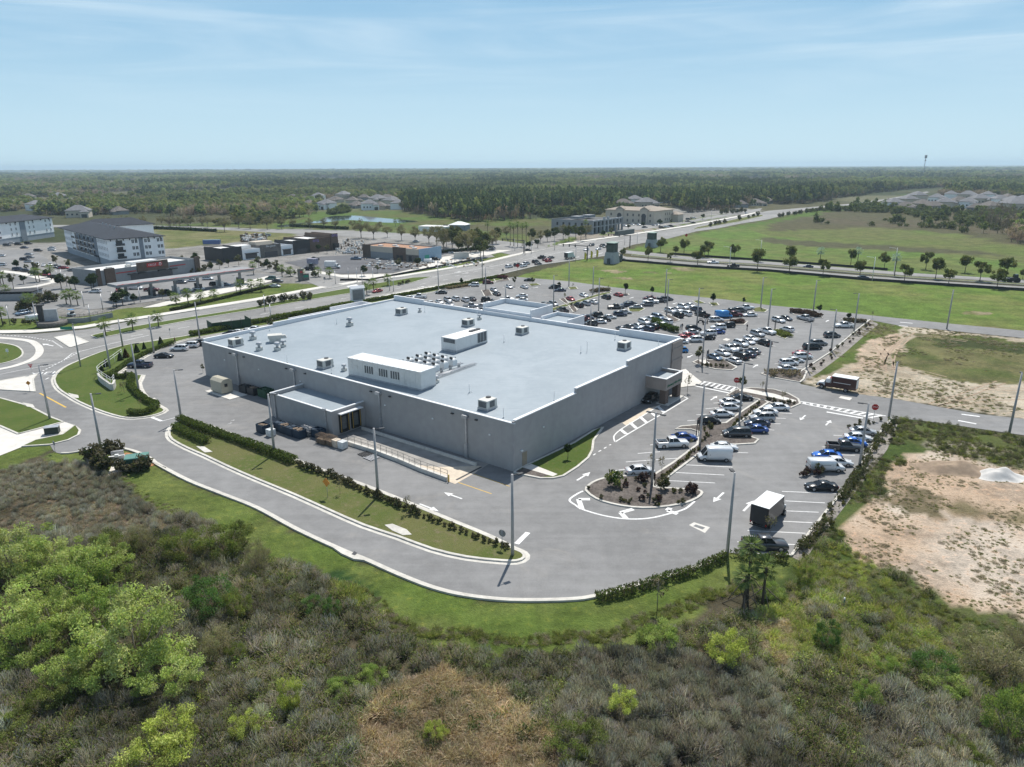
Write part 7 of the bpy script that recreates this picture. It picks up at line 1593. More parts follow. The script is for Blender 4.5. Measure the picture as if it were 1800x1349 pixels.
e = empty('bin_store', P(36,526), R(6), 'low grey bin store with dark gates on the left plaza', 'bin store'); k = MB(); k.box((0,3,0),(11, .3,2.6),0); k.box((-5.5,0,0),(.3,6,2.6),0); k.box((5.5,0,0),(.3,6,2.6),0); k.box((0,-3,0),(11, .3,2.2),0); k.build('wall', GREYB, e); k = MB(); k.box((0,0,2.7),(11.6,6.6, .25),0); k.build('roof', CHAR, e)
e = empty('tower_sign', P(529,494), R(30), 'dark tower sign with red and green panels at the shop road', 'sign'); k = MB(); k.box((0,0,0),(1.6,1.6,4.5),0); k.box((1.9,0,0),(2.4, .9,2.6),0); k.build('body', STONE, e); k = MB(); k.box((.2,-.83,3.0),(.9, .05, .8),0); k.build('red_panel', REDP, e); k = MB(); k.box((1.9,-.48,1.2),(1.9, .05, .9),0); k.build('green_panel', SIGNG, e)
k = MB(); ribbon(k, PP([(1085,458.5),(1225,470.5),(1350,477.5),(1525,493.5),(1675,503.5),(1800,511.8),(2300,541)]), .12,0, .95); tag(k.build('silt_fence', BLACK), 'black silt fence along the near side of the tree lined road', 'fence')
k = MB(); ribbon(k, PP([(1180,447.5),(1230,451.5),(1350,459.5),(1470,468.3),(1560,475.5)]), .12,0, .9); tag(k.build('silt_fence', BLACK), 'black silt fence along the far side of the tree lined road', 'fence')
k = MB(); ribbon(k, PP([(598,494),(650,494),(690,486),(780,468.5),(835,458)]), .1,0, .8); tag(k.build('silt_fence', BLACK), 'black silt fence between the building site and the boulevard', 'fence')
k = MB(); k.box((0,0,0),(7,2.6,2.8),0); k.box((0,0,2.803),(7.1,2.7, .1),0); o = k.build('site_cabin', UNITM); o.location = P(811,455); o.rotation_euler.z = R(5); tag(o, 'small cream site cabin at the right end of the building site', 'cabin')
k = MB(); k.box((0,0,0),(20,2.6,2.8),0); k.box((0,0,2.803),(20.1,2.7, .1),0); o = k.build('site_container', mat('dark_container', (.05, .07, .07), .6)); o.location = P(1098,413); o.rotation_euler.z = A1; tag(o, 'long dark green container by the open office shell', 'container')
rm = MB(); rg = random.Random(3)
for i in range(260):
 u = rg.uniform(640,850); v = rg.uniform(462,472) - (u - 690) * .02 + rg.uniform(-4,4) if i < 170 else rg.uniform(440,470)
 p = P(u, v); sz = rg.uniform(.3,1.5); rm.box((p.x, p.y, 0),(sz, sz * rg.uniform(.4,1), rg.uniform(.2, .8)), rg.randint(0,2), rg.uniform(0,3))
for i in range(160):
 u = rg.uniform(590,640); v = rg.uniform(424,448); p = P(u, v); sz = rg.uniform(.3,1.3); rm.box((p.x, p.y, 0),(sz, sz * .5, rg.uniform(.2,1.6)), rg.randint(0,2), rg.uniform(0,3))
for i in range(150):
 u = rg.uniform(425,470); v = rg.uniform(414,426); p = P(u, v); sz = rg.uniform(.5,3); rm.box((p.x, p.y, 0),(sz, sz * .5, rg.uniform(.4,2.2)), rg.randint(0,3), rg.uniform(0,3))
o = rm.build('building_rubble', [WRAP, CONC, CARD, BRICK]); o['kind'] = 'stuff'
for u, v, t, lab in ((1622,312,273, 'tall cell tower with a head of antennas on the right horizon'),(410,303,291, 'thin mast on the left horizon'),(1274,299,286, 'thin mast on the horizon right of the middle')):
 p = P(u, v); h = PZ(u, t, p); e = empty('cell_tower', p, 0, lab, 'tower', 'masts'); k = MB(); k.tube([(0,0,0),(0,0, h)],[h * .022, h * .012],6); k.build('mast', METAL, e)
 if t < 280: k = MB(); k.tube([(0,0, h * .86),(0,0, h)], h * .055,10); k.tube([(0,0, h * .74),(0,0, h * .79)], h * .03,8); k.build('antenna', GRILL, e)
G_H = 'suburban houses'
def house_mesh(L_, W_, h, rh, wm, rm_):
 k = MB(); k.box((0,0,0),(L_, W_, h),0); k.box((L_ * .32,-W_ * .6,0),(L_ * .36, W_ * .4, h * .8),0); w_ = k.mesh('wall', [wm])
 k = MB(); hip(k, L_, W_, h + .01, rh, .6); hip(k, L_ * .36, W_ * .5, h * .8 + .01, rh * .55, .5,0, L_ * .32,-W_ * .55); r_ = k.mesh('roof', [rm_])
 k = MB()
 for i in range(4): k.box((-L_ * .42 + i * L_ * .2,-W_ / 2 - .03, h * .35),(1.4, .06,1.4),0)
 k.box((L_ * .32,-W_ * .8 - .03, .1),(L_ * .24, .06, h * .5),0); g_ = k.mesh('windows', [WIN])
 return w_, r_, g_
HM = [house_mesh(17,13,3.2,4.2, CREAM, SHING2), house_mesh(15,13,6.0,4.0, APTW, SHING3), house_mesh(18,14,5.8,4.5, CREAM, SHING3), house_mesh(14,11,3.2,4.0, GREYB, SHING2)]
HS = [(140,382,2),(210,377,3),(22,363,0),(50,350,0),(75,357,3),(105,352,1),(125,358,0),(90,366,3),(160,360,0),(185,352,3),(65,370,1),(240,352,3),(405,356,3),(280,338,0),
   (515,352,0),(535,356,3),(560,353,1),(575,368,1),(590,356,0),(605,350,2),(620,357,0),(640,352,3),(650,369,1),(665,358,2),(680,352,0),(690,362,2),(668,368,0),(700,368,1),(628,366,3),(545,364,0),
   (1095,362,0),(1115,360,1),(1135,366,2),(1160,357,1),(1205,353,0),(1220,358,3),(1300,365,3),(1325,362,0),(1345,358,3),
   (1570,367,1),(1595,360,2),(1620,364,0),(1645,357,1),(1660,366,2),(1685,358,0),(1700,366,1),(1720,359,2),(1740,368,0),(1755,360,1),(1775,369,2),(1795,361,1),(1612,352,2),(1670,350,1),(1700,351,2),(1735,351,1),(1770,352,0),(1795,370,2),(1640,368,0),(1715,372,3),(1590,369,0),(1820,365,1),(1560,362,0),(1780,363,2)]
HNAM = ('single storey cream house with brown roof', 'two storey white house with grey roof', 'two storey cream house with grey roof', 'low grey house with brown roof')
for i, (u, v, k_) in enumerate(HS):
 reg = 'in the left suburb' if u < 450 else 'beyond the pond' if u < 900 else 'behind the cream office' if u < 1400 else 'in the estate at the right'
 p = P(u, v); e = empty('house', p, R(random.choice([0,90,20,-35,60,180])), '%s %s' % (HNAM[k_], reg), 'house', G_H + ' ' + reg)
 for nm, me in zip(('wall', 'roof', 'windows'), HM[k_]): obj(nm, me, e)
# ------------------------------------------------------------------ plants
LEAF = foliage_mat('leaves'); LEAFI = foliage_mat('leaves_scattered', True)
BARK = mat('bark', (.085, .068, .052), .95, var=.3, scale=3, world=False); BARKG = mat('grey_bark', (.19, .17, .15), .95, var=.25, scale=3, world=False)
def crown(n, rx, rz, zc, size, cols, seed, clumps=14, spread=.34, flat=.0, up=.2, aspect=.55, twigs=0, jit=.2, rm=.82):
 """leaf faces gathered in uneven clumps through the crown's volume"""
 rng = np.random.default_rng(seed); L = Leaves()
 d = rand_dirs(clumps, rng); r = rng.uniform(.35, rm, clumps) ** .7
 cc = d * r[:, None]; cc[:, 2] = np.where(cc[:, 2] < -.55, cc[:, 2] * .5, cc[:, 2])
 wgt = rng.uniform(.5,1.5, clumps); k = rng.choice(clumps, n, p=wgt / wgt.sum())
 cs = rng.uniform(.75,1.25, clumps) * spread
 o = rand_dirs(n, rng) * (rng.uniform(0,1, n) ** .45)[:, None]
 p = cc[k] + o * cs[k][:, None]
 p = p * np.array([rx, rx, rz]) + np.array([0,0, zc])
 ax, ay = leaf_axes(n, size, rng, up, aspect)
 ccol = np.array(cols)[rng.integers(0, len(cols), clumps)] * rng.uniform(.8,1.2,(clumps, 1))
 c = np.clip(ccol[k] * rng.uniform(1 - jit, 1 + jit, (n, 1)) * rng.uniform(.94,1.06,(n, 3)),0,1)
 L.quads(p, ax, ay, c)
 if twigs:
  t = rng.integers(0, clumps, twigs); b = np.array([[0,0, zc - rz * .9]]) + rng.normal(size=(twigs, 3)) * rx * .15
  e = cc[t] * np.array([rx, rx, rz]) + np.array([0,0, zc]) + rng.normal(size=(twigs, 3)) * rx * .25
  L.quads((b + e) / 2, np.cross((e - b), rand_dirs(twigs, rng)) * 0 + rand_dirs(twigs, rng) * size * .12,(e - b) / 2, colmix(twigs, [(.13, .11, .09),(.18, .16, .13)], rng))
 return L
def leaf_mesh(name, L): v, c, f = L.arrays(); return quad_mesh(name, v, c, f, LEAF)
def trunk_mesh(h, r, limbs, rx, rz, zc, seed, m=None):
 rg = random.Random(seed); k = MB()
 k.tube([(0,0,0),(rg.uniform(-.05, .05), rg.uniform(-.05, .05), h * .5),(rg.uniform(-.1, .1),0, h)],[r, r * .8, r * .55],7)
 for i in range(limbs):
  a = i * 2.4 + rg.uniform(-.4, .4); e = Vector((math.cos(a) * rx * rg.uniform(.4, .75), math.sin(a) * rx * rg.uniform(.4, .75), zc + rz * rg.uniform(-.2, .6)))
  s = Vector((0,0, h * rg.uniform(.7,1.0))); k.tube([s, s.lerp(e, .5) + Vector((0,0, rz * .1)), e],[r * .5, r * .3, r * .1],5)
 return k.mesh('trunk', [m or BARK])
OAK = [(.050, .066, .022),(.062, .078, .026),(.075, .082, .032)]
GREEN = [(.045, .075, .018),(.062, .095, .022)]; DKG = [(.022, .038, .014),(.030, .048, .016)]
BARE = [(.135, .125, .070),(.115, .115, .058),(.155, .140, .090)]
WIL = [(.175, .225, .075),(.140, .185, .062),(.205, .24, .105)]
KIND = {}
def kindof(name, variants): KIND[name] = variants
def tree_kind(name, n, rx, rz, zc, size, cols, th, tr, limbs, nv=3, m=None, **kw):
 KIND[name] = [(leaf_mesh('crown', crown(n, rx, rz, zc, size, cols, 100 + 7 * i + len(name), **kw)), trunk_mesh(th, tr, limbs, rx, rz, zc, i + 3, m)) for i in range(nv)]
tree_kind('street_oak', 1500,2.9,2.7,4.9, .24, OAK, 3.4, .16,8, nv=5, clumps=15, spread=.34)
tree_kind('bare_tree', 1700,4.0,3.2,6.0, .24, BARE, 3.2, .2,14, m=BARKG, clumps=26, spread=.3, aspect=.3, up=.8)
tree_kind('young_tree', 420,1.0,1.35,2.9, .17,[(.075, .085, .04),(.10, .10, .06)],2.2, .06,7, clumps=12, spread=.34)
tree_kind('twiggy_sapling', 90, .9,1.5,2.9, .12,[(.14, .12, .08),(.10, .10, .05)],3.6, .045,9, m=BARKG, clumps=10, spread=.4)
tree_kind('dense_shrub_tree', 900,1.05,1.2,2.6, .16, DKG, 1.6, .09,5, clumps=14, spread=.4)
tree_kind('tall_woodland_tree', 1300,4.2,4.6,8.0, .42,[(.046, .064, .022),(.062, .078, .028),(.085, .092, .04)],6.5, .26,9, clumps=22, spread=.32)
tree_kind('cone_shrub', 900, .75,1.25,1.3, .12, DKG, .6, .08,0, clumps=22, spread=.32)
def cone_leaves(seed):
 rng = np.random.default_rng(seed); n = 1100; L = Leaves(); z = rng.uniform(0,1, n) ** 1.3; a = rng.uniform(0,6.28, n); r = (1 - z) ** .8 * .85 * rng.uniform(.6,1.1, n)
 ax, ay = leaf_axes(n, .12, rng, .8); L.quads(np.stack([np.cos(a) * r, np.sin(a) * r, .1 + z * 2.5],1), ax, ay, colmix(n, DKG, rng)); return L
KIND['cone_shrub'] = [(leaf_mesh('crown', cone_leaves(i)), KIND['cone_shrub'][0][1]) for i in range(2)]
def palm_leaves(seed, R_=1.7, nf=24, fan=True, cols=((.060, .085, .030),(.085, .105, .042),(.045, .065, .026))):
 rng = np.random.default_rng(seed); L = Leaves()
 for i in range(nf):
  a = i * 2.399 + rng.uniform(-.2, .2); el = R(75) - (i / nf) ** .9 * R(125); base = np.array([0,0,0.])
  d = np.array([math.cos(a) * math.cos(el), math.sin(a) * math.cos(el), math.sin(el)]); side = np.array([-math.sin(a), math.cos(a),0])
  up = np.cross(side, d); tip = base + d * R_ * .55
  nb = 11
  t = np.linspace(-1,1, nb); q = []
  for x in t:
   bd = d * math.cos(x * 1.25) + side * math.sin(x * 1.25) + np.array([0,0,-.28]); bd /= np.linalg.norm(bd)
   q.append((tip + bd * R_ * .28, side * math.cos(x) * .075 + up * .025, bd * R_ * .30))
  q.append((tip * .5, side * .03, d * R_ * .28))
  L.quads(np.array([z[0] for z in q]), np.array([z[1] for z in q]), np.array([z[2] for z in q]), colmix(len(q), cols, rng, .2))
 return L
def palm_trunk(h, r, props=False):
 k = MB(); k.tube([(0,0,0),(0,0, h * .12),(.04,0, h * .6),(0,0, h * .92),(0,0, h + .05)],[r * 1.5, r, r * .95, r * 1.15, r * .8],9)
 for i in range(14): a = i * 2.4; z = h * .75 + i * h * .018; k.tube([(math.cos(a) * r, math.sin(a) * r, z),(math.cos(a) * r * 1.9, math.sin(a) * r * 1.9, z + .22)], .035,4)
 return k.mesh('trunk', [BARK])
PC = [leaf_mesh('crown', palm_leaves(i)) for i in range(2)]; PT = palm_trunk(3.6, .14)
PCB = leaf_mesh('crown', palm_leaves(9,1.9,24, True, ((.13, .17, .17),(.10, .14, .135))))
def plant(kind, u, v, top, lab, cat, group, tint=(1,1,1), sx=None, z0=0.0, var=None, p=None, h=None):
 vs = KIND[kind]; i = random.randrange(len(vs)) if var is None else var % len(vs)
 cr, tr = vs[i]; p = p or P(u, v); p.z = z0
 H_ = max(q[2] for q in cr.bound_box_z) if hasattr(cr, 'bound_box_z') else CZ[cr.name]
 hh = h or PZ(u, top, p) - z0; s = max(.2, hh / H_)
 e = empty(kind, p, random.uniform(0,6.28), lab, cat, group)
 o = obj('crown', cr, e); tt = random.uniform(1.2,1.5); o.color = (tint[0] * tt, tint[1] * tt, tint[2] * tt, 1); obj('trunk', tr, e)
 w_ = sx * s if sx else s * random.uniform(.9,1.12); e.scale = (w_, w_, s)
 return e
CZ = {}
def zmax(me): a = np.zeros(len(me.vertices) * 3, np.float32); me.vertices.foreach_get('co', a); return float(np.percentile(a[2::3],99.5))
for vs in KIND.values():
 for cr, tr in vs: CZ[cr.name] = zmax(cr)
def palm(u, v, top, lab, group, blue=False, props=False, z0=0.0):
 p = P(u, v); p.z = z0; h = max(1.8, PZ(u, top, p) - z0); th = h - .9
 e = empty('palm_tree', p, random.uniform(0,6.28), lab, 'palm tree', group)
 t = obj('trunk', PT, e); t.scale = (1,1, th / 3.6)
 c = obj('crown', PCB if blue else random.choice(PC), e); c.location = (0,0, th); c.color = (2.4,2.4,2.2,1)
 if props:
  k = MB()
  for i in range(4): a = i * 1.57 + .5; k.tube([(math.cos(a) * 2.0, math.sin(a) * 2.0,0),(math.cos(a) * .2, math.sin(a) * .2, th * .45)], .05,5)
  k.build('brace', mat('timber', (.16, .13, .10), .9), e)
 return e
# --- trees of the road at the right
ROW1 = [(1094.5,454.5,436),(1139,459,434),(1178,461,444),(1226,466,441),(1331,478,439),(1387,480,451),(1446,486,456),(1511,488,459),(1589,497,465),(1644,491,454),(1667,501,473),(1722,495,460),(1752,508,473),(1797,492,474)]
ROW2 = [(1161,444,418),(1202,447,421),(1187,450,433),(1245,449,424),(1238,453,431),(1290,455,430),(1336,461,438),(1388,464,433),(1495,466,439),(1554,473,444),(1627,474,443),(1696,480,450),(1769,486,453)]
for i, (u, v, t) in enumerate(ROW1): plant('street_oak', u, v, t, 'dark round tree on the near verge of the divided road, %s from the tower' % ORD[i], 'tree', 'street trees on the near verge', (1.35,1.3,1.2), z0=.1)
for i, (u, v, t) in enumerate(ROW2): plant('street_oak', u, v, t, 'tree on the far verge of the divided road, %s from the far tower' % ORD[i], 'tree', 'street trees on the far verge', (1.4,1.35,1.2))
for i, (u, v, t) in enumerate(((1441,462,438),(1507,463,438),(1572,486,449))): palm(u, v, t, 'blue grey palm among the far verge trees, %s from the left' % ORD[i], 'blue palms', True)
# --- bare street trees of the road behind the shops
BT = [(635,419,386),(657,420,393),(681,418,399),(706,423,395),(730,426,398),(754,428,402),(570,402,383),(620,403,388),(590,404,386),(668,406,390),(545,403,384),(515,402,384),(220,398,378),(252,399,379),(285,398,379),(310,400,380),(335,400,381),(365,400,380),(395,408,383),(190,397,380),(420,402,380),(440,403,379),(470,404,380),(495,403,381),(768,431,397),(785,434,404),(800,428,402),(820,431,408),(845,436,410)]
for i, (u, v, t) in enumerate(BT): plant('bare_tree', u, v, t, 'bare spreading street tree along the road behind the shops, hazy new buds', 'tree', 'bare street trees behind the shops', (1,1,1))
GT = [(780,445,402),(795,436,398),(812,450,412),(823,452,405),(837,443,402),(850,452,410),(865,440,404),(780,437,403),(872,429,400),(890,420,398),(806,443,400),(845,457,418),(990,421,395),(1000,425,397),(1012,420,396),(950,428,405),(962,425,404),(935,426,402),(1030,420,396),(975,424,400),(1021,424,398)]
for i, (u, v, t) in enumerate(GT): plant('tall_woodland_tree' if i % 3 else 'bare_tree', u, v, t, 'leafy roadside tree in the clump by the boulevard junction', 'tree', 'trees by the boulevard junction', (1.0,1.0,1.0))
for i, (u, v, t) in enumerate(((857,413,391),(897,432,393),(903,433,395),(910,434,392),(918,433,394),(925,434,393),(1029,415,388),(703,396,385),(695,398,386))): palm(u, v, t, 'tall palm in the clump at the road behind the shops, seen against the site', 'palms at the junction')
# --- palms of the boulevard and the plaza
PLM = [(186,590,562, 'palm on the boulevard median nearest the roundabout'),(234,582,556, 'second palm on the boulevard median from the roundabout'),(279,575,550, 'third palm on the boulevard median from the roundabout'),(310,535,518, 'small palm on the grass bank below the fuel canopy, leftmost'),(331,533,511, 'palm second from the left on the grass bank below the fuel canopy'),(353,529,513, 'palm third from the left on the grass bank below the fuel canopy'),
    (377,526,512, 'small palm fourth on the grass bank below the fuel canopy'),(423,517,494, 'palm in front of the last pump island'),(443,514,494, 'palm right of the last pump island'),(459,513,493, 'palm at the right end of the fuel forecourt'),(496,487,468, 'reddish palm near the tower sign'),(511,486,472, 'palm just right of the reddish one by the tower sign'),(530,488,475, 'small palm behind the tower sign'),(446,483,462, 'palm on the shop road by the charcoal block'),(580,490,473, 'palm by the shop yard at the corner'),(560,487,472, 'palm at the shop yard edge'),
    (117,535,514, 'palm leftmost of three beside the plaza walk'),(125,536,511, 'palm in the middle of three beside the plaza walk'),(137,537,515, 'palm rightmost of three beside the plaza walk'),(5,572,543, 'palm at the left edge by the plaza grass'),(13,527,504, 'tall palm left of the bin store'),(64,496,474, 'palm at the end of the pale path'),(70,496,474, 'palm paired at the end of the pale path'),(91,492,468, 'palm by the apartment car park'),(2,502,479, 'palm cut by the left edge on the plaza'),(7,503,480, 'palm next to the one at the left edge'),(51,547,519, 'dark palm in the plaza bed'),(60,549,520, 'dark palm right in the plaza bed'),
    (645,519,500, 'small palm on the boulevard median behind the store'),(657,512,492, 'palm on the median near the shop yard'),(682,503,485, 'palm on the median right of the shop yard')]
for u, v, t, lab in PLM: palm(u, v, t, lab, 'palms along the boulevard and plaza')
for u, v, t, lab, s in ((1313,1050,950, 'nearest sabal palm with braces, tall left one by the curved hedge', 1.0),(1340,1062,984, 'sabal palm with braces right of the tall one', 1.0),(1307,1068,1000, 'short sabal palm in front of the two braced ones', 1.0)):
 e = palm(u, v, t, lab, 'sabal palms by the curved hedge', props=True)
 for q in e.children:
  if q.name.startswith('crown'): q.scale = (.74, .74, .74)
# --- young trees of the car park
YT = [(1143,833,797, 'twiggy_sapling', 'bare sapling in the planter strip above the white sedan'),(1163,836,800, 'twiggy_sapling', 'bare sapling beside the lamp post of the oval bed'),(1214,790,770, 'twiggy_sapling', 'sapling in front of the white pickup'),(1247,764,741, 'young_tree', 'young tree in the spur beside the black hatchback'),(1292,768,752, 'young_tree', 'young tree in front of the dark minivan'),(1303,690,661, 'young_tree', 'leafy young tree beside the STOP sign at the crossing'),(1339,688,668, 'twiggy_sapling', 'thin sapling at the crossing end bed'),(1376,710,684, 'twiggy_sapling', 'sapling in the bed at the right zebra crossing'),(1227,641,610, 'young_tree', 'leafy young tree in the triangular bed by the store corner'),(1269,646,628, 'twiggy_sapling', 'sapling in the triangular bed beside the white sedan'),
   (1099,518,498, 'dense_shrub_tree', 'round headed small tree at the field road, left of the maroon car'),(1146,519,504, 'dense_shrub_tree', 'dark round headed tree behind the maroon car'),(1253,535,516, 'dense_shrub_tree', 'round headed tree at the field road left of the white pickup'),(1307,536,523, 'dense_shrub_tree', 'broad dark shrub tree behind the white pickup'),(1439,553,536, 'dense_shrub_tree', 'dark tree in the red leaved bed'),(1491,566,551, 'dense_shrub_tree', 'dark round shrub tree at the top of the gravel kerb'),(905,504,486, 'young_tree', 'young tree in the far lot by the boulevard end'),(937,502,488, 'young_tree', 'young tree in the field side bed behind the black sedan'),(983,507,496, 'dense_shrub_tree', 'dark round shrub behind the black minivan'),(1007,508,497, 'twiggy_sapling', 'sapling at the field side bed right of the minivan'),(1069,512,500, 'twiggy_sapling', 'sapling in the brown bed at the field road'),
   (993,531,515, 'twiggy_sapling', 'sapling in the narrow bed of the far lot'),(1004,543,532, 'young_tree', 'small tree in the lower narrow bed of the far lot'),(811,501,489, 'dense_shrub_tree', 'small dark tree in the boulevard hedge bed'),(1208,691,655, 'twiggy_sapling', 'thin dead looking trunk at the drive-through corner'),(998,808,781, 'dense_shrub_tree', 'small dark tree on the grass triangle by the side wall'),(598,871,840, 'twiggy_sapling', 'bare sapling on the hedge strip left'),(715,905,872, 'twiggy_sapling', 'bare sapling on the hedge strip in the middle'),(1155,1075,1012, 'twiggy_sapling', 'bare thin sapling in the lawn before the curved hedge'),(1352,946,905, 'twiggy_sapling', 'bare twiggy sapling between pickup and box truck'),(1436,835,814, 'young_tree', 'small tree in front of the white work van'),
   (219,693,671, 'twiggy_sapling', 'bare sapling on the green corner behind the wall'),(214,690,672, 'twiggy_sapling', 'second bare sapling on the green corner'),(248,719,700, 'twiggy_sapling', 'sapling at the low end of the corner hedge'),(221,668,652, 'young_tree', 'grey green young tree at the corner of the left stalls'),(357,656,640, 'young_tree', 'young tree on the grass patch left of the rear wall'),(1468,575,562, 'twiggy_sapling', 'sapling on the gravel kerb by the grey SUV'),(1533,560,548, 'twiggy_sapling', 'sapling at the bend of the field road'),(1400,640,630, 'young_tree', 'small tree by the red sedan')]
for u, v, t, k_, lab in YT: plant(k_, u, v, t, lab, 'tree', 'young trees of the car park', z0=.1 if v < 860 else 0)
for u, v in ((30,474),(48,478),(66,484),(84,489),(100,470),(120,476),(150,490),(163,497),(108,508),(124,508),(133,509),(162,512),(165,505),(42,500),(24,508),(205,541),(216,536),(236,534),(286,526),(300,528),(320,470),(332,468),(345,466),(372,478),(386,474),(402,470),(420,468),(455,472),(470,474),(485,478),(640,486),(664,480),(700,474),(735,472),(470,446),(560,444),(575,446),(930,440),(945,436),(1105,404),(1130,401),(1160,398),(1180,394),(1215,390),(1235,386),(1060,418),(1075,415)):
 plant('young_tree' if random.random() < .6 else 'dense_shrub_tree', u, v, v - 9, 'small planted tree in the beds across the boulevard', 'tree', 'small trees across the boulevard', h=random.uniform(3.0,5.5), sx=1.3)
for i, (u, v, t, col) in enumerate(((181,655,645,0),(189,647,635,0),(214,636,623,0),(224,631,617,1),(243,622,609,0),(256,616,606,0),(285,607,596,0))):
 plant('cone_shrub', u - 2, v - 1, t - 4,('%s cone shaped evergreen counted from the curved wall%s' % (ORD[i], ', with reddish leaves' if col else '')), 'shrub', 'cone evergreens on the green corner', (2.6,1.0, .9) if col else (1,1,1), z0=.18)
# --- hedges (one thing each) and rows of separate shrubs
def hedge(px, w, h, lab, cols, dens=60, size=.11, z0=.15, gap=None, n=3):
 pts = smooth(PP(px), n) if len(px) > 2 else PP(px); rng = np.random.default_rng(len(lab)); L = Leaves()
 for i in range(len(pts) - 1):
  a, b = pts[i], pts[i + 1]; d = b - a; ln = d.length; nn = max(1, int(ln * dens * w)); t = rng.uniform(0,1, nn); s = rng.uniform(-1,1, nn); q = np.array(a)[None, :] + t[:, None] * np.array(d)[None, :]
  nrm = np.array((-d.y, d.x, 0)) / max(ln, 1e-6); lump = .75 + .45 * fbm(q[:, 0] * 1.0, q[:, 1] * 1.0,1.1)
  z = rng.uniform(0,1, nn) ** .6 * h * lump; q = q + nrm[None, :] * (s * w / 2 * lump * np.sqrt(np.clip(1.08 - (z / h / 1.2) ** 3, .1,1)))[:, None]; q[:, 2] = z0 + z
  if gap is not None: keep = vnoise(q[:, 0], q[:, 1], .9) > gap; q = q[keep]; nn = len(q)
  if nn == 0: continue
  ax, ay = leaf_axes(nn, size, rng, .3); L.quads(q, ax, ay, colmix(nn, cols, rng, .25))
 o = obj('hedge', leaf_mesh('hedge', L)); o.color = (1.3,1.3,1.3,1); tag(o, lab, 'hedge', 'clipped hedges'); return o
HEDG = [(.075, .105, .022),(.055, .082, .018),(.095, .125, .030),(.045, .062, .02)]
hedge([(316,742),(345,754),(400,773),(450,791),(518,818)],1.6,1.15, 'dense clipped hedge on the yard side of the hedge strip', HEDG, 230, .10)
hedge([(308,755),(330,768),(365,783)],1.6,1.1, 'short dense hedge at the blunt end of the hedge strip, road side', HEDG, 230, .10)
hedge([(196,662),(223,643),(248,629),(281,614),(305,606)],1.1, .85, 'hedge along the stalls at the left rear corner', HEDG, 200, .12)
hedge([(187,663),(215,667),(232,664),(230,680),(243,697),(262,711),(275,716),(265,727),(248,732),(227,731)],1.4,1.0, 'hedge winding round the green corner behind the curved wall', HEDG, 200, .12)
hedge([(335,592),(380,584),(420,576),(470,566),(560,549),(620,537)],2.2,1.3, 'boulevard hedge behind the far left roof edge', [(.10, .13, .03),(.075, .105, .025)],110, .17, n=2)
hedge([(640,533),(720,519),(770,509),(820,500),(870,490),(886,487)],1.6,1.0, 'long boulevard hedge behind the far parapet', HEDG, 110, .16, n=2)
hedge([(1048,1058),(1100,1046),(1160,1027),(1225,1007),(1262,990),(1290,980),(1330,985),(1385,988)],1.1,1.05, 'curved loose hedge at the bottom of the car park', [(.085, .12, .028),(.06, .085, .024),(.09, .085, .05)],210, .10,0.0, .22)
hedge([(1402,975),(1440,930),(1478,880),(1522,812),(1556,756),(1572,740)],1.2,1.1, 'patchy hedge along the gravel at the right edge of the lot', [(.07, .08, .03),(.10, .09, .06),(.06, .07, .03)],130, .11,0.0, .5)
hedge([(300,548),(350,536),(400,524),(450,511),(490,503)],1.2, .9, 'low dark hedge on the bank below the fuel forecourt', [(.035, .045, .018)],110, .18,0.0, n=2)
hedge([(242,402),(300,404),(380,408)],2.2,1.8, 'long dark hedge behind the apartment meadow', DKG, 30, .4,0.0, n=1); hedge([(510,399),(560,401),(612,404)],2.2,1.8, 'dark clipped hedge before the pond', DKG, 30, .4,0.0, n=1)
hedge([(1040,515),(1058,512),(1072,513)],2.5,1.0, 'brown grassy bed at the field road', [(.13, .11, .08),(.10, .085, .06)],60, .2, n=1); hedge([(1388,550),(1410,551),(1440,559)],3.0,1.0, 'dark red leaved bed at the field road', [(.07, .045, .04),(.05, .035, .03)],60, .2, n=1)
hedge([(1345,660),(1375,661),(1408,662)],4.2,1.0, 'bed of brown tufted grasses at the corner of the upper lot', [(.17, .14, .105),(.13, .11, .08)],50, .16, gap=.42, n=1); hedge([(1482,566),(1500,567),(1522,569)],2.5, .9, 'grey brown shrubs at the top of the gravel kerb', [(.10, .085, .07),(.06, .06, .035)],60, .18, n=1)
hedge([(1285,569),(1306,568)],2.0, .9, 'reddish shrub bed beside the bright blue van', [(.08, .045, .045),(.06, .04, .035)],90, .17, n=1); hedge([(1362,585),(1372,587),(1384,594)],3.0, .7, 'yellow green planting in the upper lot island', [(.13, .15, .03),(.09, .11, .03)],90, .15, n=1)
hedge([(1150,568),(1165,578),(1190,586)],2.0,1.4, 'green shrubs just behind the front right parapet', GREEN, 90, .2, n=1); hedge([(874,489),(890,491)],2.5,1.0, 'red leaved bed at the boulevard end of the far lot', [(.10, .04, .05),(.07, .03, .04)],90, .18, n=1); hedge([(786,509),(805,506),(824,503)],2.4, .8, 'tan flowering bed along the boulevard hedge', [(.2, .16, .11),(.12, .11, .06)],70, .18, n=1)
hedge([(690,455),(720,451),(760,447),(868,437)],2.0,1.4, 'dark hedge behind the unfinished shop', DKG, 30, .35,0, n=1)
SHB = leaf_mesh('shrub', crown(260, .42, .5, .55, .085,[(.035, .048, .018),(.05, .062, .022),(.085, .08, .05)],5, clumps=9, spread=.42, up=.6))
SHG = leaf_mesh('shrub', crown(160, .42, .32, .3, .085,[(.10, .10, .035),(.13, .13, .05)],6, clumps=8, spread=.45, up=.6)); SHR = leaf_mesh('shrub', crown(200, .5, .5, .45, .10,[(.075, .04, .04),(.055, .035, .035)],8, clumps=9, spread=.45, up=.5))
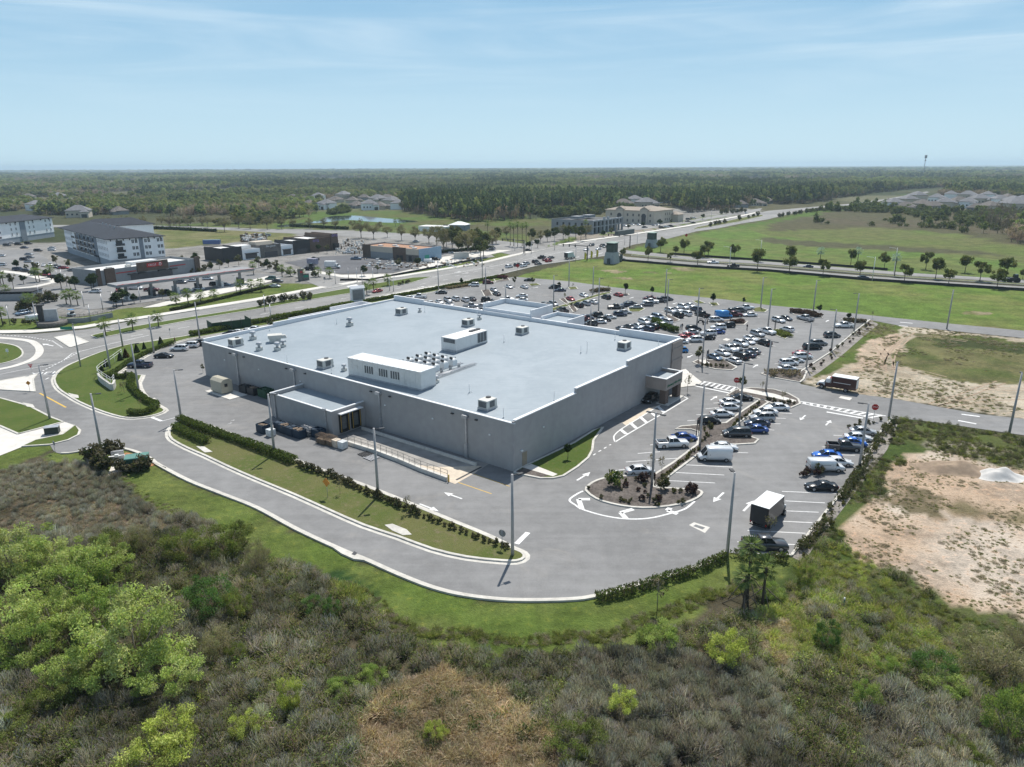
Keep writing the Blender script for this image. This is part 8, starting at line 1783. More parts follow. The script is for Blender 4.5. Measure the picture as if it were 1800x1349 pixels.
def shrub(p, me, lab, group, s=1.0, tint=(1,1,1)):
 o = obj('shrub', me); o.location = p; o.rotation_euler.z = random.uniform(0,6.28); o.scale = (s, s, s * random.uniform(.85,1.25)); o.color = (tint[0] * 1.3, tint[1] * 1.3, tint[2] * 1.3,1); tag(o, lab, 'shrub', group); return o
sl = PP([(524,821),(580,842),(640,868),(700,893),(760,918),(820,942),(862,958),(893,968)]); tot = sum((sl[i + 1] - sl[i]).length for i in range(7)); NS = 46; di = 0; acc = 0.0
for i in range(NS):
 d = tot * i / (NS - 1); j = 0; q = d
 while j < 6 and q > (sl[j + 1] - sl[j]).length: q -= (sl[j + 1] - sl[j]).length; j += 1
 p = sl[j] + (sl[j + 1] - sl[j]).normalized() * q; p.z = .17; p += Vector((random.uniform(-.15, .15), random.uniform(-.15, .15),0)); pos_ = 'near the dense hedge' if i < 12 else 'before the loading ramp' if i < 28 else 'near the rounded tip'
 shrub(p, SHB, 'small upright shrub in the single row along the hedge strip', 'shrubs in a row on the hedge strip', random.uniform(.8,1.3) * (1.1 if i < 30 else .75))
ov = [(q.x, q.y) for q in OVAL]; cnt = 0; rg = random.Random(5)
while cnt < 34:
 u, v = rg.uniform(1030,1232), rg.uniform(838,894); p = P(u, v)
 if inside(np.array([p.x]), np.array([p.y]), ov)[0]:
  p.z = .15; shrub(p, rg.choice([SHG, SHB, SHR, SHB]), 'low shrub in the mulch of the oval bed', 'low shrubs of the oval bed', rg.uniform(.5, .95)); cnt += 1
for u, v, s, me, lab in ((1079,858,2.6, SHB, 'large green round bush in the oval bed'),(1133,848,1.6, SHR, 'reddish bush left of the oval bed lamp post'),(1214,869,1.8, SHR, 'twiggy reddish bush at the right end of the oval bed'),(1183,868,1.1, SHG, 'yellow green bush right in the oval bed'),(1166,862,2.0, SHB, 'tall green bush right of the oval bed lamp post')):
 p = P(u, v); p.z = .15; shrub(p, me, lab, 'bushes of the oval bed', s, (1.6,1.9,1.2) if s == 2.6 else (1,1,1))
def strip_shrubs(px, n, me, lab, group, s, sp=1.0, z=.15):
 pts = PP(px)
 for i in range(n):
  t = (i + .5) / n * (len(pts) - 1); j = min(int(t), len(pts) - 2); p = pts[j].lerp(pts[j + 1], t - j); p.z = z; p += Vector((random.uniform(-sp, sp), random.uniform(-sp, sp),0)) * .5; shrub(p, me if not isinstance(me, list) else random.choice(me), lab, group, s * random.uniform(.75,1.25))
strip_shrubs([(1156,851),(1190,822),(1226,792)],18, SHG, 'small yellow green plant in the long narrow planter strip', 'plants of the narrow planter strip', .8, .5); strip_shrubs([(1285,754),(1310,734),(1338,712)],10,[SHG, SHB], 'small plant in the upper narrow planter strip', 'plants of the upper planter strip', .8, .5)
strip_shrubs([(1238,778),(1240,760),(1262,752)],10,[SHG, SHB], 'small plant in the spur bed', 'plants of the spur bed', .8,1.6); strip_shrubs([(1345,704),(1372,712),(1398,712)],10, SHB, 'small dark plant in the bed at the zebra crossing', 'plants by the zebra crossing', .8, .9); strip_shrubs([(1400,838),(1420,836),(1450,836)],8,[SHR, SHB], 'low reddish plant in front of the white work van', 'plants by the work van', .9, .8)
strip_shrubs([(1490,752),(1520,748),(1548,742)],9, SHB, 'low plant in the bed at the right STOP sign', 'plants by the right stop sign', .7,1.2, .03); strip_shrubs([(1418,655),(1465,624),(1505,590),(1532,568)],18,[SHB, SHR], 'low shrub in the gravel right of the upper lot', 'shrubs in the gravel strip', .8,2.0, .03); strip_shrubs([(1405,985),(1450,928),(1500,860),(1545,790),(1572,748)],22,[SHB, SHG], 'low shrub in the grey gravel at the right edge of the lot', 'shrubs at the right edge gravel', 1.0,2.0, .03)
strip_shrubs([(455,600),(500,585),(470,575)],3, SHB, 'dark shrub behind the far left roof corner', 'shrubs behind the roof', 2.0,1); strip_shrubs([(455,542),(480,534),(510,530),(540,528),(548,524)],12, SHB, 'dark upright shrub on the boulevard median behind the store', 'shrubs on the boulevard median', 2.4,1.5); strip_shrubs([(700,503),(712,500),(722,497)],6, SHB, 'small shrub near the tip of the boulevard median', 'shrubs at the median tip', 1.3, .6)
strip_shrubs([(165,822),(166,812),(178,826),(190,830),(183,812),(172,806)],12, SHB, 'tall dark bush left of the utility cabinet', 'bushes round the utility cabinet', 2.3,1.0,0); strip_shrubs([(205,828),(222,830),(236,832),(252,828),(262,822)],9, SHB, 'dark bush in front of the utility cabinet', 'bushes before the utility cabinet', 2.2, .6,0); strip_shrubs([(192,806),(212,799)],3, SHB, 'dark bush at the kerb left of the utility cabinet', 'bushes at the kerb', 2.4, .6,0)
strip_shrubs([(1232,645),(1255,646),(1280,647)],8, SHB, 'low plant in the triangular bed', 'plants of the triangular bed', .8, .8); strip_shrubs([(0,571),(40,571),(70,570),(105,570),(150,566)],10, SHB, 'low dark shrub in the verge of the left plaza', 'shrubs of the plaza verge', 1.4, .8,0); strip_shrubs([(38,552),(50,545),(70,530),(82,533),(100,530)],9, SHB, 'dark bush in the plaza bed behind the stone sign', 'bushes of the plaza bed', 3.2,2,0)
strip_shrubs([(320,478),(345,480),(360,475),(392,466)],7, SHB, 'dark bush beside the charcoal shop block', 'bushes by the shops', 2.6,2,0); strip_shrubs([(455,470),(480,474),(500,480),(520,484),(560,490)],9, SHB, 'dark bush along the shop road', 'bushes along the shop road', 2.4,2,0)
strip_shrubs([(1262,378),(1290,376),(1315,373)],6, SHB, 'dark bush beside the far boulevard pavement', 'bushes along the far boulevard', 5,3,0); strip_shrubs([(1240,400),(1260,396),(1268,395),(1305,386),(1325,382),(1335,380)],8, SHB, 'dark bush on the far boulevard median', 'bushes on the far median', 4,2,0); strip_shrubs([(1360,384),(1400,378),(1440,372),(1475,366)],12, SHB, 'dark bush at the meadow edge by the boulevard', 'bushes at the meadow edge', 4.5,5,0)
# ------------------------------------------------------------------ far woods (one mass, countless trees)
def wood_tmpl(seed, n, rx, rz, zc, size, cols, clumps, spread, trunk=True, tcol=((.09, .075, .06),), twigs=0, up=.2, aspect=.6):
 L = crown(n, rx, rz, zc, size, cols, seed, clumps, spread, 0, up, aspect, twigs, .16)
 if trunk:
  rng = np.random.default_rng(seed); m_ = 3
  L.quads(np.array([[0,0, zc * .45]] * m_) + rng.normal(size=(m_, 3)) * .1, np.array([[.22,0,0],[0, .22,0],[.15, .15,0]]), np.array([[0,0, zc * .45]] * m_), colmix(m_, tcol, rng))
 return L
W1 = [(.040, .060, .020),(.052, .074, .025),(.064, .082, .030)]
WT = [wood_tmpl(1,150,4.6,4.2,6.2, .95, W1,14, .36), wood_tmpl(2,150,5.4,3.9,5.6,1.0,[(.060, .078, .030),(.075, .088, .036)],15, .36), wood_tmpl(3,130,2.7,5.4,8.6, .75,[(.030, .048, .022),(.040, .056, .024)],14, .34),
   wood_tmpl(4,150,3.8,4.6,7.0, .85,[(.085, .105, .036),(.072, .095, .030)],14, .36), wood_tmpl(5,110,4.2,4.2,6.2, .6,[(.105, .095, .070),(.12, .105, .075),(.09, .085, .055)],18, .34, twigs=20, aspect=.35, up=.8),
   wood_tmpl(6,90,3.4,1.9,1.6, .6,[(.070, .082, .032),(.055, .065, .028)],10, .45, False), wood_tmpl(7,60,1.3,5.5,7.5, .5,[(.10, .085, .07),(.085, .075, .06)],14, .3, tcol=((.15, .13, .115),), aspect=.25, up=1.2)]
def HV(q): return [(u, max(v, 291.5 - (u - 900) * .005 + 3.4)) for u, v in q]
WOODS = [PP(HV(q)) for q in (
 [(-400,372),(0,372),(60,374),(120,384),(235,395),(330,398),(480,394),(500,386),(556,380),(560,352),(700,350),(706,372),(740,378),(775,384),(830,390),(915,386),(920,371),(1062,371),(1070,362),(1190,362),(1200,374),(1290,369),(1340,363),(1420,357),(1490,348),(1530,340),(1640,330),(1700,331),(2400,331),(2600,294.5),(-900,294.5)],
 [(1652,346),(1680,337),(1800,335),(2400,338),(2400,352),(1800,349),(1720,348)],
 [(1780,425),(1790,404),(1830,398),(2400,420),(2400,462),(1800,430)])]
CLEAR = [PP(HV(q)) for q in ([(1170,324),(1420,315),(2600,312),(2600,322.5),(1800,322),(1480,321),(1280,326)],[(560,313),(625,313),(640,319),(540,320)],[(-300,303),(300,302.5),(345,305.5),(-300,306.5)],[(880,306.6),(1100,305.4),(1190,308.6),(900,309.5)],[(1480,302.6),(2600,300.4),(2600,303.6),(1500,306)],
 [(1440,366),(1500,351),(1620,336),(1660,334),(1640,345),(1560,358),(1480,370)],[(930,300.2),(1240,299.6),(1240,301),(930,301.4)],[(-300,298.6),(200,298),(220,299.2),(-300,299.8)])]
HP = np.array([P(u, v)[:2] for u, v, k_ in HS])
rng = np.random.default_rng(21)
px, py, sc_ = [],[],[]
def ring_pts(r0, r1, sp):
 A = 1.10 * (r1 * r1 - r0 * r0); n = int(A / (sp * sp)); r = np.sqrt(rng.uniform(r0 * r0, r1 * r1, n)); a = rng.uniform(-.62, .62, n)
 return r * np.sin(a) , r * np.cos(a), np.full(n, sp)
for r0, r1, sp in ((430,800,6.4),(800,1200,7.2),(1200,1800,9.0),(1800,2800,13),(2800,4500,21),(4500,7500,36),(7500,12500,70)):
 x, y, s = ring_pts(r0, r1, sp); px.append(x); py.append(y); sc_.append(s)
px = np.concatenate(px); py = np.concatenate(py); sc_ = np.concatenate(sc_)
keep = np.zeros(len(px), bool)
jx, jy = (fbm(px, py, 40) - .5) * 26,(fbm(px + 99, py, 40) - .5) * 26
for q in WOODS: keep |= inside(px + jx, py + jy, q)
for q in CLEAR: keep &= ~inside(px + jx * .6, py + jy * .6, q)
big = fbm(px, py, 900); keep &= ~((big > .60) & (py > 1900)); keep &= ~((fbm(px + 900, py + 300,260) > .66) & (py > 900))
sub = fbm(px, py, 120); leftsub = (px < -150) & (py < 1500) & (proj is not None); keep &= ~(leftsub & (sub > .59))
i0 = np.where(keep)[0]
ok = np.ones(len(i0), bool)
for hx, hy in HP: ok &= (px[i0] - hx) ** 2 + ((py[i0] - hy + 16) / 2.6) ** 2 > np.where(px[i0] < -140,13,10) ** 2
i0 = i0[ok]; px, py, sc_ = px[i0], py[i0], sc_[i0]; n = len(px)
tpn = fbm(px + 333, py + 77,170); t2 = rng.uniform(0,1, n)
idx = np.where(tpn < .40, np.where(t2 < .55,2, np.where(t2 < .85,0,3)), np.where(tpn < .52, np.where(t2 < .45,0, np.where(t2 < .8,1,3)), np.where(t2 < .40,1, np.where(t2 < .62,3, np.where(t2 < .78,0,4)))))
idx = np.where((rng.uniform(0,1, n) < np.where(px < -60, .34, .10)) & (tpn > .36),4, idx); idx = np.where((rng.uniform(0,1, n) < .10),3, idx); idx = np.where((fbm(px + 40, py + 640,210) > .60) & (t2 < .7),4, idx); pine = (px > -120) & (px < 420) & (py > 520) & (py < 900); idx = np.where(pine & (t2 < .72), np.where(t2 < .4,2,0), idx)
hs = np.clip(sc_ / 7.0, .85,1e9) ** .92; vs_ = np.where(sc_ > 8,1.0 + np.log2(np.maximum(sc_ / 8,1)) * .14, .95) * rng.uniform(.72,1.2, n)
dense = np.where(pine, 1.25,1.0) * np.where((px < -140) & (py < 1400), .82,1.0)
scl = np.stack([hs * rng.uniform(.8,1.2, n), hs * rng.uniform(.8,1.2, n), vs_ * dense],1)
big2 = np.clip(.38 + 1.35 * fbm(px + 71, py + 13,130) + .5 * (fbm(px, py + 400,600) - .4), .42,1.9)[:, None]
tint = 1.95 * big2 * np.stack([rng.uniform(.8,1.2, n)] * 3,1) * np.stack([rng.uniform(.95,1.2, n), np.full(n, .97), rng.uniform(1.0,1.25, n)],1)
pts = dict(co=np.stack([px, py, np.zeros(n)],1), idx=idx, rot=np.stack([np.zeros(n), np.zeros(n), rng.uniform(0,6.28, n)],1), scl=scl, tint=tint)
gn_stuff('woods', WT, pts, LEAFI, 'far mixed woods reaching the horizon')
qx, qy = [],[]
for q, m_ in (([(1385,379),(1470,365),(1560,363),(1800,375),(2300,390),(2300,450),(1800,426),(1690,411),(1560,402),(1440,394)],900),([(1460,366),(1500,361),(1600,364),(1560,370),(1470,372)],120),([(470,384),(560,376),(620,372),(560,383),(480,390)],60),([(930,376),(1000,374),(1060,377),(960,384)],260),([(1040,371),(1100,371),(1210,376),(1205,380),(1090,377)],60)):
 w3 = PP(q); a = np.array([(p.x, p.y) for p in w3]); got = 0
 while got < m_:
  x = rng.uniform(a[:, 0].min(), a[:, 0].max(),400); y = rng.uniform(a[:, 1].min(), a[:, 1].max(),400); k_ = inside(x, y, w3) & (fbm(x, y, 60) > .42); qx.append(x[k_]); qy.append(y[k_]); got += k_.sum()
qx = np.concatenate(qx); qy = np.concatenate(qy); n = len(qx); t2 = rng.uniform(0,1, n)
pts = dict(co=np.stack([qx, qy, np.zeros(n)],1), idx=np.where(t2 < .7,5, np.where(t2 < .85,3,1)), rot=np.stack([np.zeros(n), np.zeros(n), rng.uniform(0,6.28, n)],1), scl=np.stack([np.where(t2 < .7,1.0, .6) * rng.uniform(.5,1.3, n)] * 3,1), tint=np.stack([rng.uniform(1.2,2.0, n)] * 3,1))
gn_stuff('thicket', WT, pts, LEAFI, 'low thicket beyond the meadow')
w3 = PP([(1715,402),(1722,384),(1760,378),(1830,378),(2200,398),(2200,440),(1800,424)]); a = np.array([(p.x, p.y) for p in w3]); x = rng.uniform(a[:, 0].min(), a[:, 0].max(),1500); y = rng.uniform(a[:, 1].min(), a[:, 1].max(),1500); k_ = inside(x, y, w3); x, y = x[k_][:420], y[k_][:420]; n = len(x)
pts = dict(co=np.stack([x, y, np.zeros(n)],1), idx=np.full(n, 6), rot=np.stack([np.zeros(n), np.zeros(n), rng.uniform(0,6.28, n)],1), scl=np.stack([rng.uniform(.8,1.3, n), rng.uniform(.8,1.3, n), rng.uniform(.8,1.15, n)],1), tint=np.stack([rng.uniform(1.2,1.7, n)] * 3,1))
gn_stuff('bare_swamp_trees', WT, pts, LEAFI, 'stand of grey bare swamp trees at the right')
# ------------------------------------------------------------------ undergrowth of the foreground
def blades(seed, n, rad, h, wid, cols, lean=.5, jit=.25):
 rng = np.random.default_rng(seed); L = Leaves(); a = rng.uniform(0,6.28, n); r = rad * np.sqrt(rng.uniform(0,1, n)); b = np.stack([np.cos(a) * r, np.sin(a) * r, np.zeros(n)],1)
 d = rng.normal(size=(n, 3)) * lean; d[:, 2] = 1; d[:, :2] += b[:, :2] / rad * lean; d /= np.linalg.norm(d, axis=1, keepdims=True); hh = h * rng.uniform(.55,1.15, n)[:, None]
 s = np.cross(d, rand_dirs(n, rng)); s /= np.linalg.norm(s, axis=1, keepdims=True) + 1e-9
 c = colmix(n, cols, rng, jit); L.quads(b + d * hh * .3, s * wid, d * hh * .3, c); d2 = d.copy(); d2[:, 2] -= lean * .9; d2 /= np.linalg.norm(d2, axis=1, keepdims=True); L.quads(b + d * hh * .6 + d2 * hh * .22, s * wid * .65, d2 * hh * .22, c * 1.08); return L
def bramble(seed, n, rad, h, size, cols, twig=30, tcols=((.13, .11, .095),(.17, .15, .13))):
 rng = np.random.default_rng(seed); L = Leaves(); d = rand_dirs(n, rng); d[:, 2] = np.abs(d[:, 2]); r = rng.uniform(.25,1, n)[:, None] ** .6; p = d * r * np.array([rad, rad, h]) * (1 + .25 * np.sin(d[:, :1] * 7 + seed) * np.cos(d[:, 1:2] * 6)); p[:, 2] += .05; ax, ay = leaf_axes(n, size, rng, .35, .5); L.quads(p, ax, ay, colmix(n, cols, rng, .28))
 if twig:
  b = rng.normal(size=(twig, 3)) * rad * .35; b[:, 2] = .05; e = rand_dirs(twig, rng); e[:, 2] = np.abs(e[:, 2]) + .25; e = e * np.array([rad * .9, rad * .9, h * 1.05]); s = rand_dirs(twig, rng) * .015; L.quads((b + e) / 2, s, (e - b) / 2, colmix(twig, tcols, rng, .2))
 return L
GRT = ((.20, .19, .18),(.255, .242, .228),(.15, .145, .132),(.165, .165, .125))
UT = [bramble(1,190, .75, .85, .058,[(.070, .088, .028),(.090, .105, .036),(.050, .062, .022),(.10, .095, .045)],34), bramble(2,120, .75, .9, .052,[(.075, .082, .034),(.105, .10, .05)],110, GRT), bramble(3,40, .8, .95, .045,[(.12, .11, .06)],200, GRT), bramble(4,200, .65, .75, .058,[(.045, .058, .02),(.060, .075, .024),(.035, .045, .018)],12),
   blades(5,110, .45, .75, .020,[(.30, .245, .17),(.26, .205, .14),(.36, .30, .215),(.19, .15, .105)], .55), blades(6,110, .42, .8, .020,[(.115, .145, .032),(.14, .165, .045),(.085, .115, .028),(.17, .17, .07)], .5), blades(7,100, .55, .45, .020,[(.21, .18, .145),(.17, .15, .115),(.245, .205, .165),(.14, .135, .09)], .7),
   blades(8,90, .5, .6, .018,[(.36, .31, .21),(.29, .25, .16),(.42, .36, .26)], .7), bramble(9,210, .7, .8, .056,[(.125, .165, .040),(.105, .14, .036),(.15, .18, .05)],12), blades(10,60, .3, .22, .02,[(.085, .11, .026),(.11, .13, .036),(.15, .14, .06)], .6)]
poly_scrub = PP([(-260,845),(0,830),(40,818),(110,815),(160,822),(205,838),(245,882),(300,905),(370,930),(450,978),(560,1012),(620,1045),(655,1082),(690,1116),(760,1144),(900,1160),(1050,1150),(1110,1134),(1170,1112),(1240,1090),(1300,1082),(1345,1072),(1385,1030),(1398,1002),(1412,985),(1440,955),(1500,970),(1570,1012),(1640,1052),(1700,1084),(1800,1102),(2150,1180),(2150,1500),(1800,1700),(0,1700),(-260,1400)])
xy = np.array([(p.x, p.y) for p in poly_scrub])
def scatter(poly, n, amp=1.0):
 a = np.array([(p.x, p.y) for p in poly]); x = rng.uniform(a[:, 0].min(), a[:, 0].max(), n); y = rng.uniform(a[:, 1].min(), a[:, 1].max(), n); k_ = inside(x + (fbm(x, y, 5) - .5) * 2 * amp, y + (fbm(x + 40, y, 5) - .5) * 2 * amp, poly); return x[k_], y[k_]
x, y = scatter(poly_scrub, 58000, .8); k_ = (y > 27) & (y < 100) & (np.abs(x) < 95); k_ &= fbm(x + 17, y + 5,2.6) > .30; x, y = x[k_], y[k_]; n = len(x)
g1 = fbm(x, y, 11); g2 = fbm(x + 200, y + 50,4.5); t2 = rng.uniform(0,1, n)
idx = np.where(g1 < .36, np.where(t2 < .62,2, np.where(t2 < .9,1,0)), np.where(g1 < .48, np.where(t2 < .38,1, np.where(t2 < .75,0,3)), np.where(t2 < .55,0, np.where(t2 < .75,3, np.where(t2 < .9,1,8)))))
def zi(px_, amp=1.5): q = PP(px_); return inside(x + (fbm(x, y, 5) - .5) * 2 * amp, y + (fbm(x + 40, y + 3,5) - .5) * 2 * amp, q)
hsc = np.ones(n)
z_ = zi([(-260,780),(150,812),(205,838),(330,925),(300,955),(200,930),(-260,1000)],1); idx = np.where(z_, np.where(t2 < .55,6, np.where(t2 < .8,1,2)), idx); hsc = np.where(z_, .6, hsc)
z_ = zi([(-60,880),(120,884),(240,895),(320,925),(300,950),(160,930),(-60,935)],1.5); idx = np.where(z_, np.where(t2 < .85,6,2), idx); hsc = np.where(z_, .65, hsc)
z_ = zi([(-260,1165),(300,1140),(400,1010),(480,1000),(620,1062),(700,1140),(640,1300),(560,1500),(-260,1500)],2.5); idx = np.where(z_, np.where(t2 < .55,0, np.where(t2 < .74,1, np.where(t2 < .84,3, np.where(t2 < .92,8,2)))), idx)
z_ = zi([(690,1205),(760,1175),(850,1200),(935,1268),(1005,1325),(1080,1420),(610,1440),(625,1290),(655,1238)],1.2); idx = np.where(z_, np.where(t2 < .9,4, np.where(t2 < .96,6,3)), idx)
z_ = zi([(1040,1150),(1130,1140),(1300,1160),(1360,1200),(1380,1500),(990,1500),(985,1260)],1.5); idx = np.where(z_, np.where(t2 < .72,2, np.where(t2 < .9,1,6)), idx)
z_ = zi([(1500,1230),(1700,1240),(1900,1270),(1900,1500),(1480,1500)],2); idx = np.where(z_, np.where(t2 < .60,2, np.where(t2 < .85,1,0)), idx)
z_ = zi([(1320,1040),(1395,1005),(1440,960),(1500,975),(1640,1055),(1800,1105),(2150,1180),(2150,1270),(1800,1215),(1640,1200),(1480,1190),(1380,1150),(1310,1090)],1.5)
idx = np.where(z_, np.where(g2 < .45, np.where(t2 < .75,5,0), np.where(t2 < .40,5, np.where(t2 < .62,7, np.where(t2 < .8,8,1)))), idx); hsc = np.where(z_, .8, hsc)
z_ = zi([(1440,960),(1500,975),(1640,1055),(1800,1105),(2150,1180),(2150,1230),(1800,1150),(1560,1075),(1440,1000)],1); idx = np.where(z_, np.where(t2 < .6,9, np.where(t2 < .88,5,0)), idx); hsc = np.where(z_, .55, hsc)
z_ = zi([(1330,1085),(1400,1090),(1420,1150),(1360,1170),(1320,1150)],1); idx = np.where(z_, np.where(t2 < .8,7,5), idx)
z_ = zi([(575,1010),(620,1018),(665,1050),(640,1080),(600,1065)],1); idx = np.where(z_, 5, idx)
cr_ = rng.uniform(.55,1.3, n) * hsc * (.6 + .8 * fbm(x + 61, y + 3,7)); tint = (.45 + 1.35 * fbm(x + 5, y + 81,7))[:, None] * np.where(np.isin(idx, [1,2,6]),1.55, np.where(idx == 4,1.35, np.where(idx == 7, .9,1.95)))[:, None] * np.stack([rng.uniform(.72,1.25, n)] * 3,1) * np.stack([rng.uniform(.92,1.1, n), np.ones(n), rng.uniform(.9,1.1, n)],1)
pts = dict(co=np.stack([x, y, np.zeros(n)],1), idx=idx, rot=np.stack([rng.normal(0, .12, n), rng.normal(0, .12, n), rng.uniform(0,6.28, n)],1), scl=np.stack([cr_ * 1.05, cr_ * 1.05, cr_ * rng.uniform(.7,1.25, n)],1), tint=tint)
gn_stuff('undergrowth', UT, pts, LEAFI, 'tangled brown and green scrub of the foreground')
X, Y, I, S = [],[],[],[]
def tufts(px_, n, choices, s, amp=1.5, thr=None, sc2=6):
 xx, yy = scatter(PP(px_), n, amp)
 if thr is not None: m_ = fbm(xx + 11, yy, sc2) > thr; xx, yy = xx[m_], yy[m_]
 X.append(xx); Y.append(yy); I.append(rng.choice(choices, len(xx))); S.append(s * rng.uniform(.5,1.4, len(xx)))
tufts([(1560,830),(1640,795),(1700,800),(1800,822),(2100,870),(2100,1200),(1800,1095),(1640,1050),(1478,962),(1510,900)],9000,[9,9,9,6], .42,2, .44,7)
tufts([(1395,978),(1475,880),(1520,815),(1560,745),(1590,735),(1800,768),(2100,810),(2100,870),(1800,822),(1640,795),(1560,830),(1556,830),(1550,865),(1510,900),(1478,962),(1440,985)],14000,[9,9,5,3,0,6], .55,1.5, .38)
tufts([(1530,563),(1800,600),(2100,640),(2100,760),(1800,735),(1575,702),(1437,680),(1412,655)],9000,[9,9,6], .7,2, .5)
tufts([(560,1015),(620,1045),(655,1072),(690,1100),(760,1125),(900,1140),(1050,1132),(1170,1095),(1330,1035),(1320,1010),(1160,1075),(1050,1110),(900,1122),(760,1105),(690,1080),(620,1020)],5000,[9,9,5,6], .55,1)
tufts([(205,838),(245,882),(300,905),(450,978),(560,1012),(570,1000),(450,960),(310,890),(250,860),(220,838)],2500,[9,9,6], .55, .8)
x = np.concatenate(X); y = np.concatenate(Y); n = len(x); s = np.concatenate(S)
pts = dict(co=np.stack([x, y, np.zeros(n)],1), idx=np.concatenate(I), rot=np.stack([np.zeros(n), np.zeros(n), rng.uniform(0,6.28, n)],1), scl=np.stack([s, s, s * rng.uniform(.6,1.2, n)],1), tint=np.stack([rng.uniform(1.1,1.9, n)] * 3,1))
gn_stuff('weed_tufts', UT, pts, LEAFI, 'weeds and grass tufts on the sand and the rough edges')
# ------------------------------------------------------------------ separate shrubs of the foreground
SV = []
for i, (cols, asp, sp_, tw) in enumerate(((WIL, .42, .30,60),([(.115, .16, .046),(.095, .14, .040),(.14, .18, .06)], .45, .32,60),([(.085, .115, .03),(.10, .12, .04),(.07, .09, .028)], .4, .30,110),([(.20, .24, .062),(.175, .215, .055),(.22, .255, .085)], .5, .32,25),([(.05, .10, .03),(.06, .115, .036),(.045, .085, .026)], .5, .33,40),([(.115, .125, .07),(.10, .10, .06),(.13, .125, .085)], .35, .34,170))):
 for j in range(2):
  L = crown(8000 if i < 3 else 6000,1.0, .62, .62, .026, cols, 300 + i * 10 + j, 44, sp_ * .72,0, .6, asp, tw * 2, .26,1.05); k = MB(); rg = random.Random(i * 5 + j)
  for q in range(7): a = q * .9; k.tube([(math.cos(a) * .06, math.sin(a) * .06,0),(math.cos(a) * .25, math.sin(a) * .25, .35),(math.cos(a) * .55, math.sin(a) * .55, .75)],[.022, .016, .006],4)
  SV.append((leaf_mesh('crown', L), k.mesh('trunk', [BARKG])))
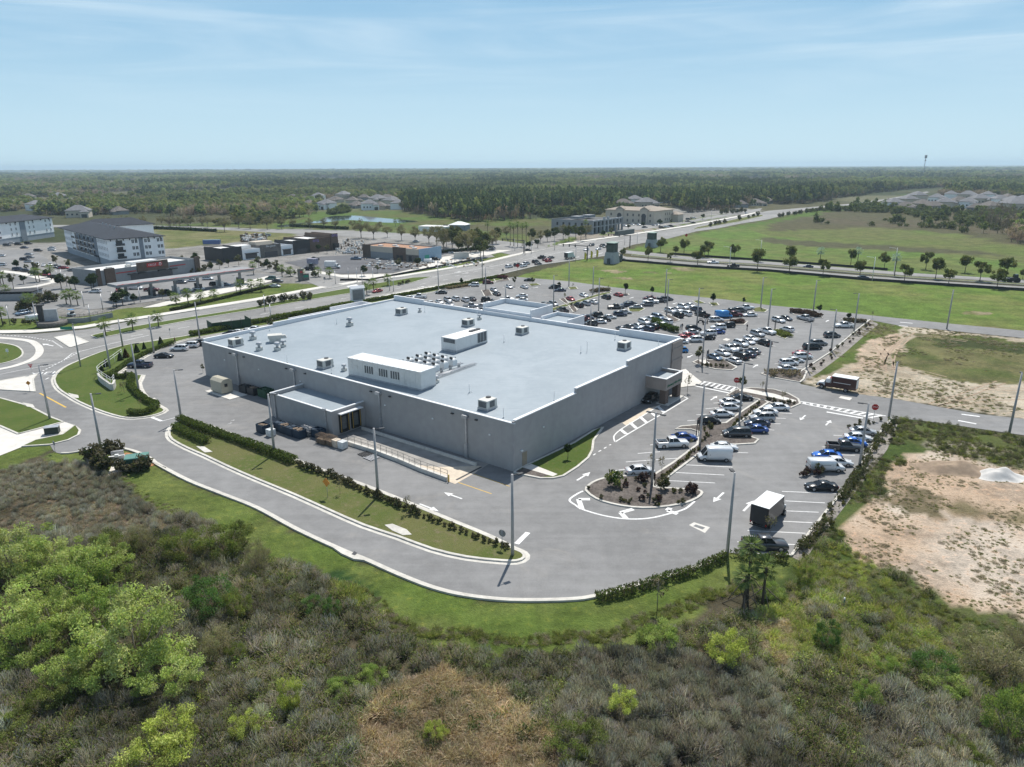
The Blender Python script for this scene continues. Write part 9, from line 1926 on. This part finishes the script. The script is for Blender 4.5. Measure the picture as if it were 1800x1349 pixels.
FS = [(30,1015,150,95,0, 'large pale green willow bush cut by the left edge, upper one'),(145,1050,140,95,1, 'broad pale green bush right of the upper left edge bush'),(105,1020,110,80,0, 'pale bush behind the broad bush at the upper left'),(205,985,90,62,2, 'mixed olive bush at the top of the left thicket'),(243,975,60,62,5, 'spiky olive bush at the top of the left thicket beside the dry grass'),
   (185,1020,110,85,0, 'light green bush just below the olive one in the left thicket'),(25,1130,150,110,0, 'pale feathery bush cut by the left edge, middle one'),(100,1120,130,90,0, 'feathery pale bush right of the one at the left edge'),(175,1115,120,90,1, 'green bush above the big bright one'),(60,1170,120,80,1, 'pale bush low at the left edge'),(240,1180,215,150,0, 'biggest bright lime green bush in the lower left'),(150,1205,130,95,0, 'pale lime bush left of the biggest bright bush'),(300,1215,130,90,0, 'lime bush overlapping the right side of the biggest bush'),(110,1235,100,60,2, 'low olive bush below the pale lime bushes'),
   (325,985,95,72,2, 'mixed green bush at the lawn edge of the left thicket'),(400,975,110,78,2, 'loose olive bush nearest the lawn in the left thicket'),(370,1075,95,78,4, 'round mid green bush alone right of the left thicket'),(420,1085,60,62,2, 'olive bush leaning on the round mid green bush'),(455,1005,60,70,5, 'grey olive bush on the lawn edge'),(385,1155,66,72,5, 'grey brown cone bush with yellow top right of the biggest bush'),(416,1162,46,44,2, 'small green bush right of the grey cone bush'),(310,1310,100,76,3, 'yellow green bush at the bottom left'),(430,1298,62,56,3, 'small yellow green bush right of the bottom left one'),(280,1350,130,80,3, 'yellow green bush cut by the bottom edge'),
   (512,1250,52,82,3, 'thin upright yellow green bush in the middle scrub'),(600,1225,70,40,1, 'low green bush in the middle scrub'),(655,1205,66,44,1, 'low green bush near the tan grass'),(766,1300,50,46,3, 'small lime bush alone in the tan grass'),(1092,1255,66,62,3, 'round bright lime bush in the grey twigs'),(1010,1320,125,72,2, 'wide loose green bush left below the bright lime one'),(1160,1145,90,66,1, 'sparse green bush at the lawn edge below the curved hedge'),(1275,1165,90,72,3, 'bright yellow green bush at the right lawn edge'),(585,1085,40,48,4, 'small dark green bush by the wet green hollow'),(550,1075,50,34,4, 'dark green low bush left of the wet hollow'),
   (1453,1140,48,62,4, 'upright green bush in the grassy mounds'),(1518,1250,58,62,1, 'green bush in the right scrub'),(1640,1190,80,48,4, 'dark green bush in the right scrub'),(1745,1185,120,82,5, 'greyish twiggy bush near the right edge'),(1772,1310,100,110,1, 'bright green bush cut by the right edge at the bottom'),(1660,1225,90,42,1, 'low green bush left of the grey twiggy one'),(1560,1190,50,40,1, 'small green bush between the right bushes'),(1352,1050,60,34,1, 'low green bush under the palms'),(1415,1030,50,52,2, 'olive bush at the corner of the gravel strip'),(1790,1140,70,50,5, 'grey green bush at the right edge above the others'),(1700,1340,70,40,2, 'olive bush at the bottom right'),(0,1290,100,40,2, 'low olive bush at the left edge near the bottom')]
for u, v, wp_, hp_, k_, lab in FS:
 p = P(u, v); d = (p - Vector((0,0, HC))).length; wm_ = wp_ / F * d / 2; hm = hp_ / F * d * .72
 cr, tr = SV[k_ * 2 + random.randrange(2)]; e = empty('bush', p, random.uniform(0,6.28), lab, 'bush', 'bushes of the foreground scrub'); o = obj('crown', cr, e); tt = random.uniform(1.8,2.4); o.color = (tt * 1.06, tt, tt * .95,1); obj('trunk', tr, e); e.scale = (wm_ * .78, wm_ * .78, max(.8, hm) / 1.15)
me = bpy.data.meshes.new('sand_heap'); bm = bmesh.new(); bmesh.ops.create_grid(bm, x_segments=40, y_segments=30, size=1)
for q in bm.verts:
 r = math.hypot(q.co.x, q.co.y); a = math.atan2(q.co.y, q.co.x); rr_ = r / (.86 + .12 * math.sin(a * 2 + .5) + .07 * math.sin(a * 5)); q.co.z = max(-.02,(math.cos(min(1, rr_) * math.pi) * .5 + .5) * (1 + .35 * mnoise.noise((q.co.x * 3, q.co.y * 3,0))) - .02)
bm.to_mesh(me); bm.free()
for f_ in me.polygons: f_.use_smooth = True
wm1, wm2 = mat('white_sand', (.62, .60, .57), .95, var=.1, scale=1.5, bmp=.6), mat('brown_soil', (.30, .225, .16), .95, var=.25, scale=1.2, dirt=(.16, .13, .08, .6), bmp=.8)
for (u, v, sx, sy, sz, m_, lab) in ((1757,838,4.2,2.6,1.3, wm1, 'heap of white sand on the bare ground at the right'),(1680,826,7.0,3.6,1.3, wm2, 'low heap of brown soil left of the white sand')):
 mm = me.copy(); mm.materials.append(m_); o = obj('sand_heap', mm); o.location = P(u, v); o.rotation_euler.z = -.3; o.scale = (sx, sy, sz); tag(o, lab, 'heap', 'heaps on the bare ground')
o = MB().tube([(0,0,0),(0,0,1.0)], .05,6).build('marker_post', SIGNG); o.location = P(1482,1070); k = MB(); k.tube([(0,0,1.0),(0,0,1.2)],[.1, .06],8); k.build('cap', WHITE, o); tag(o, 'small green marker post with a white cap in the scrub', 'post')
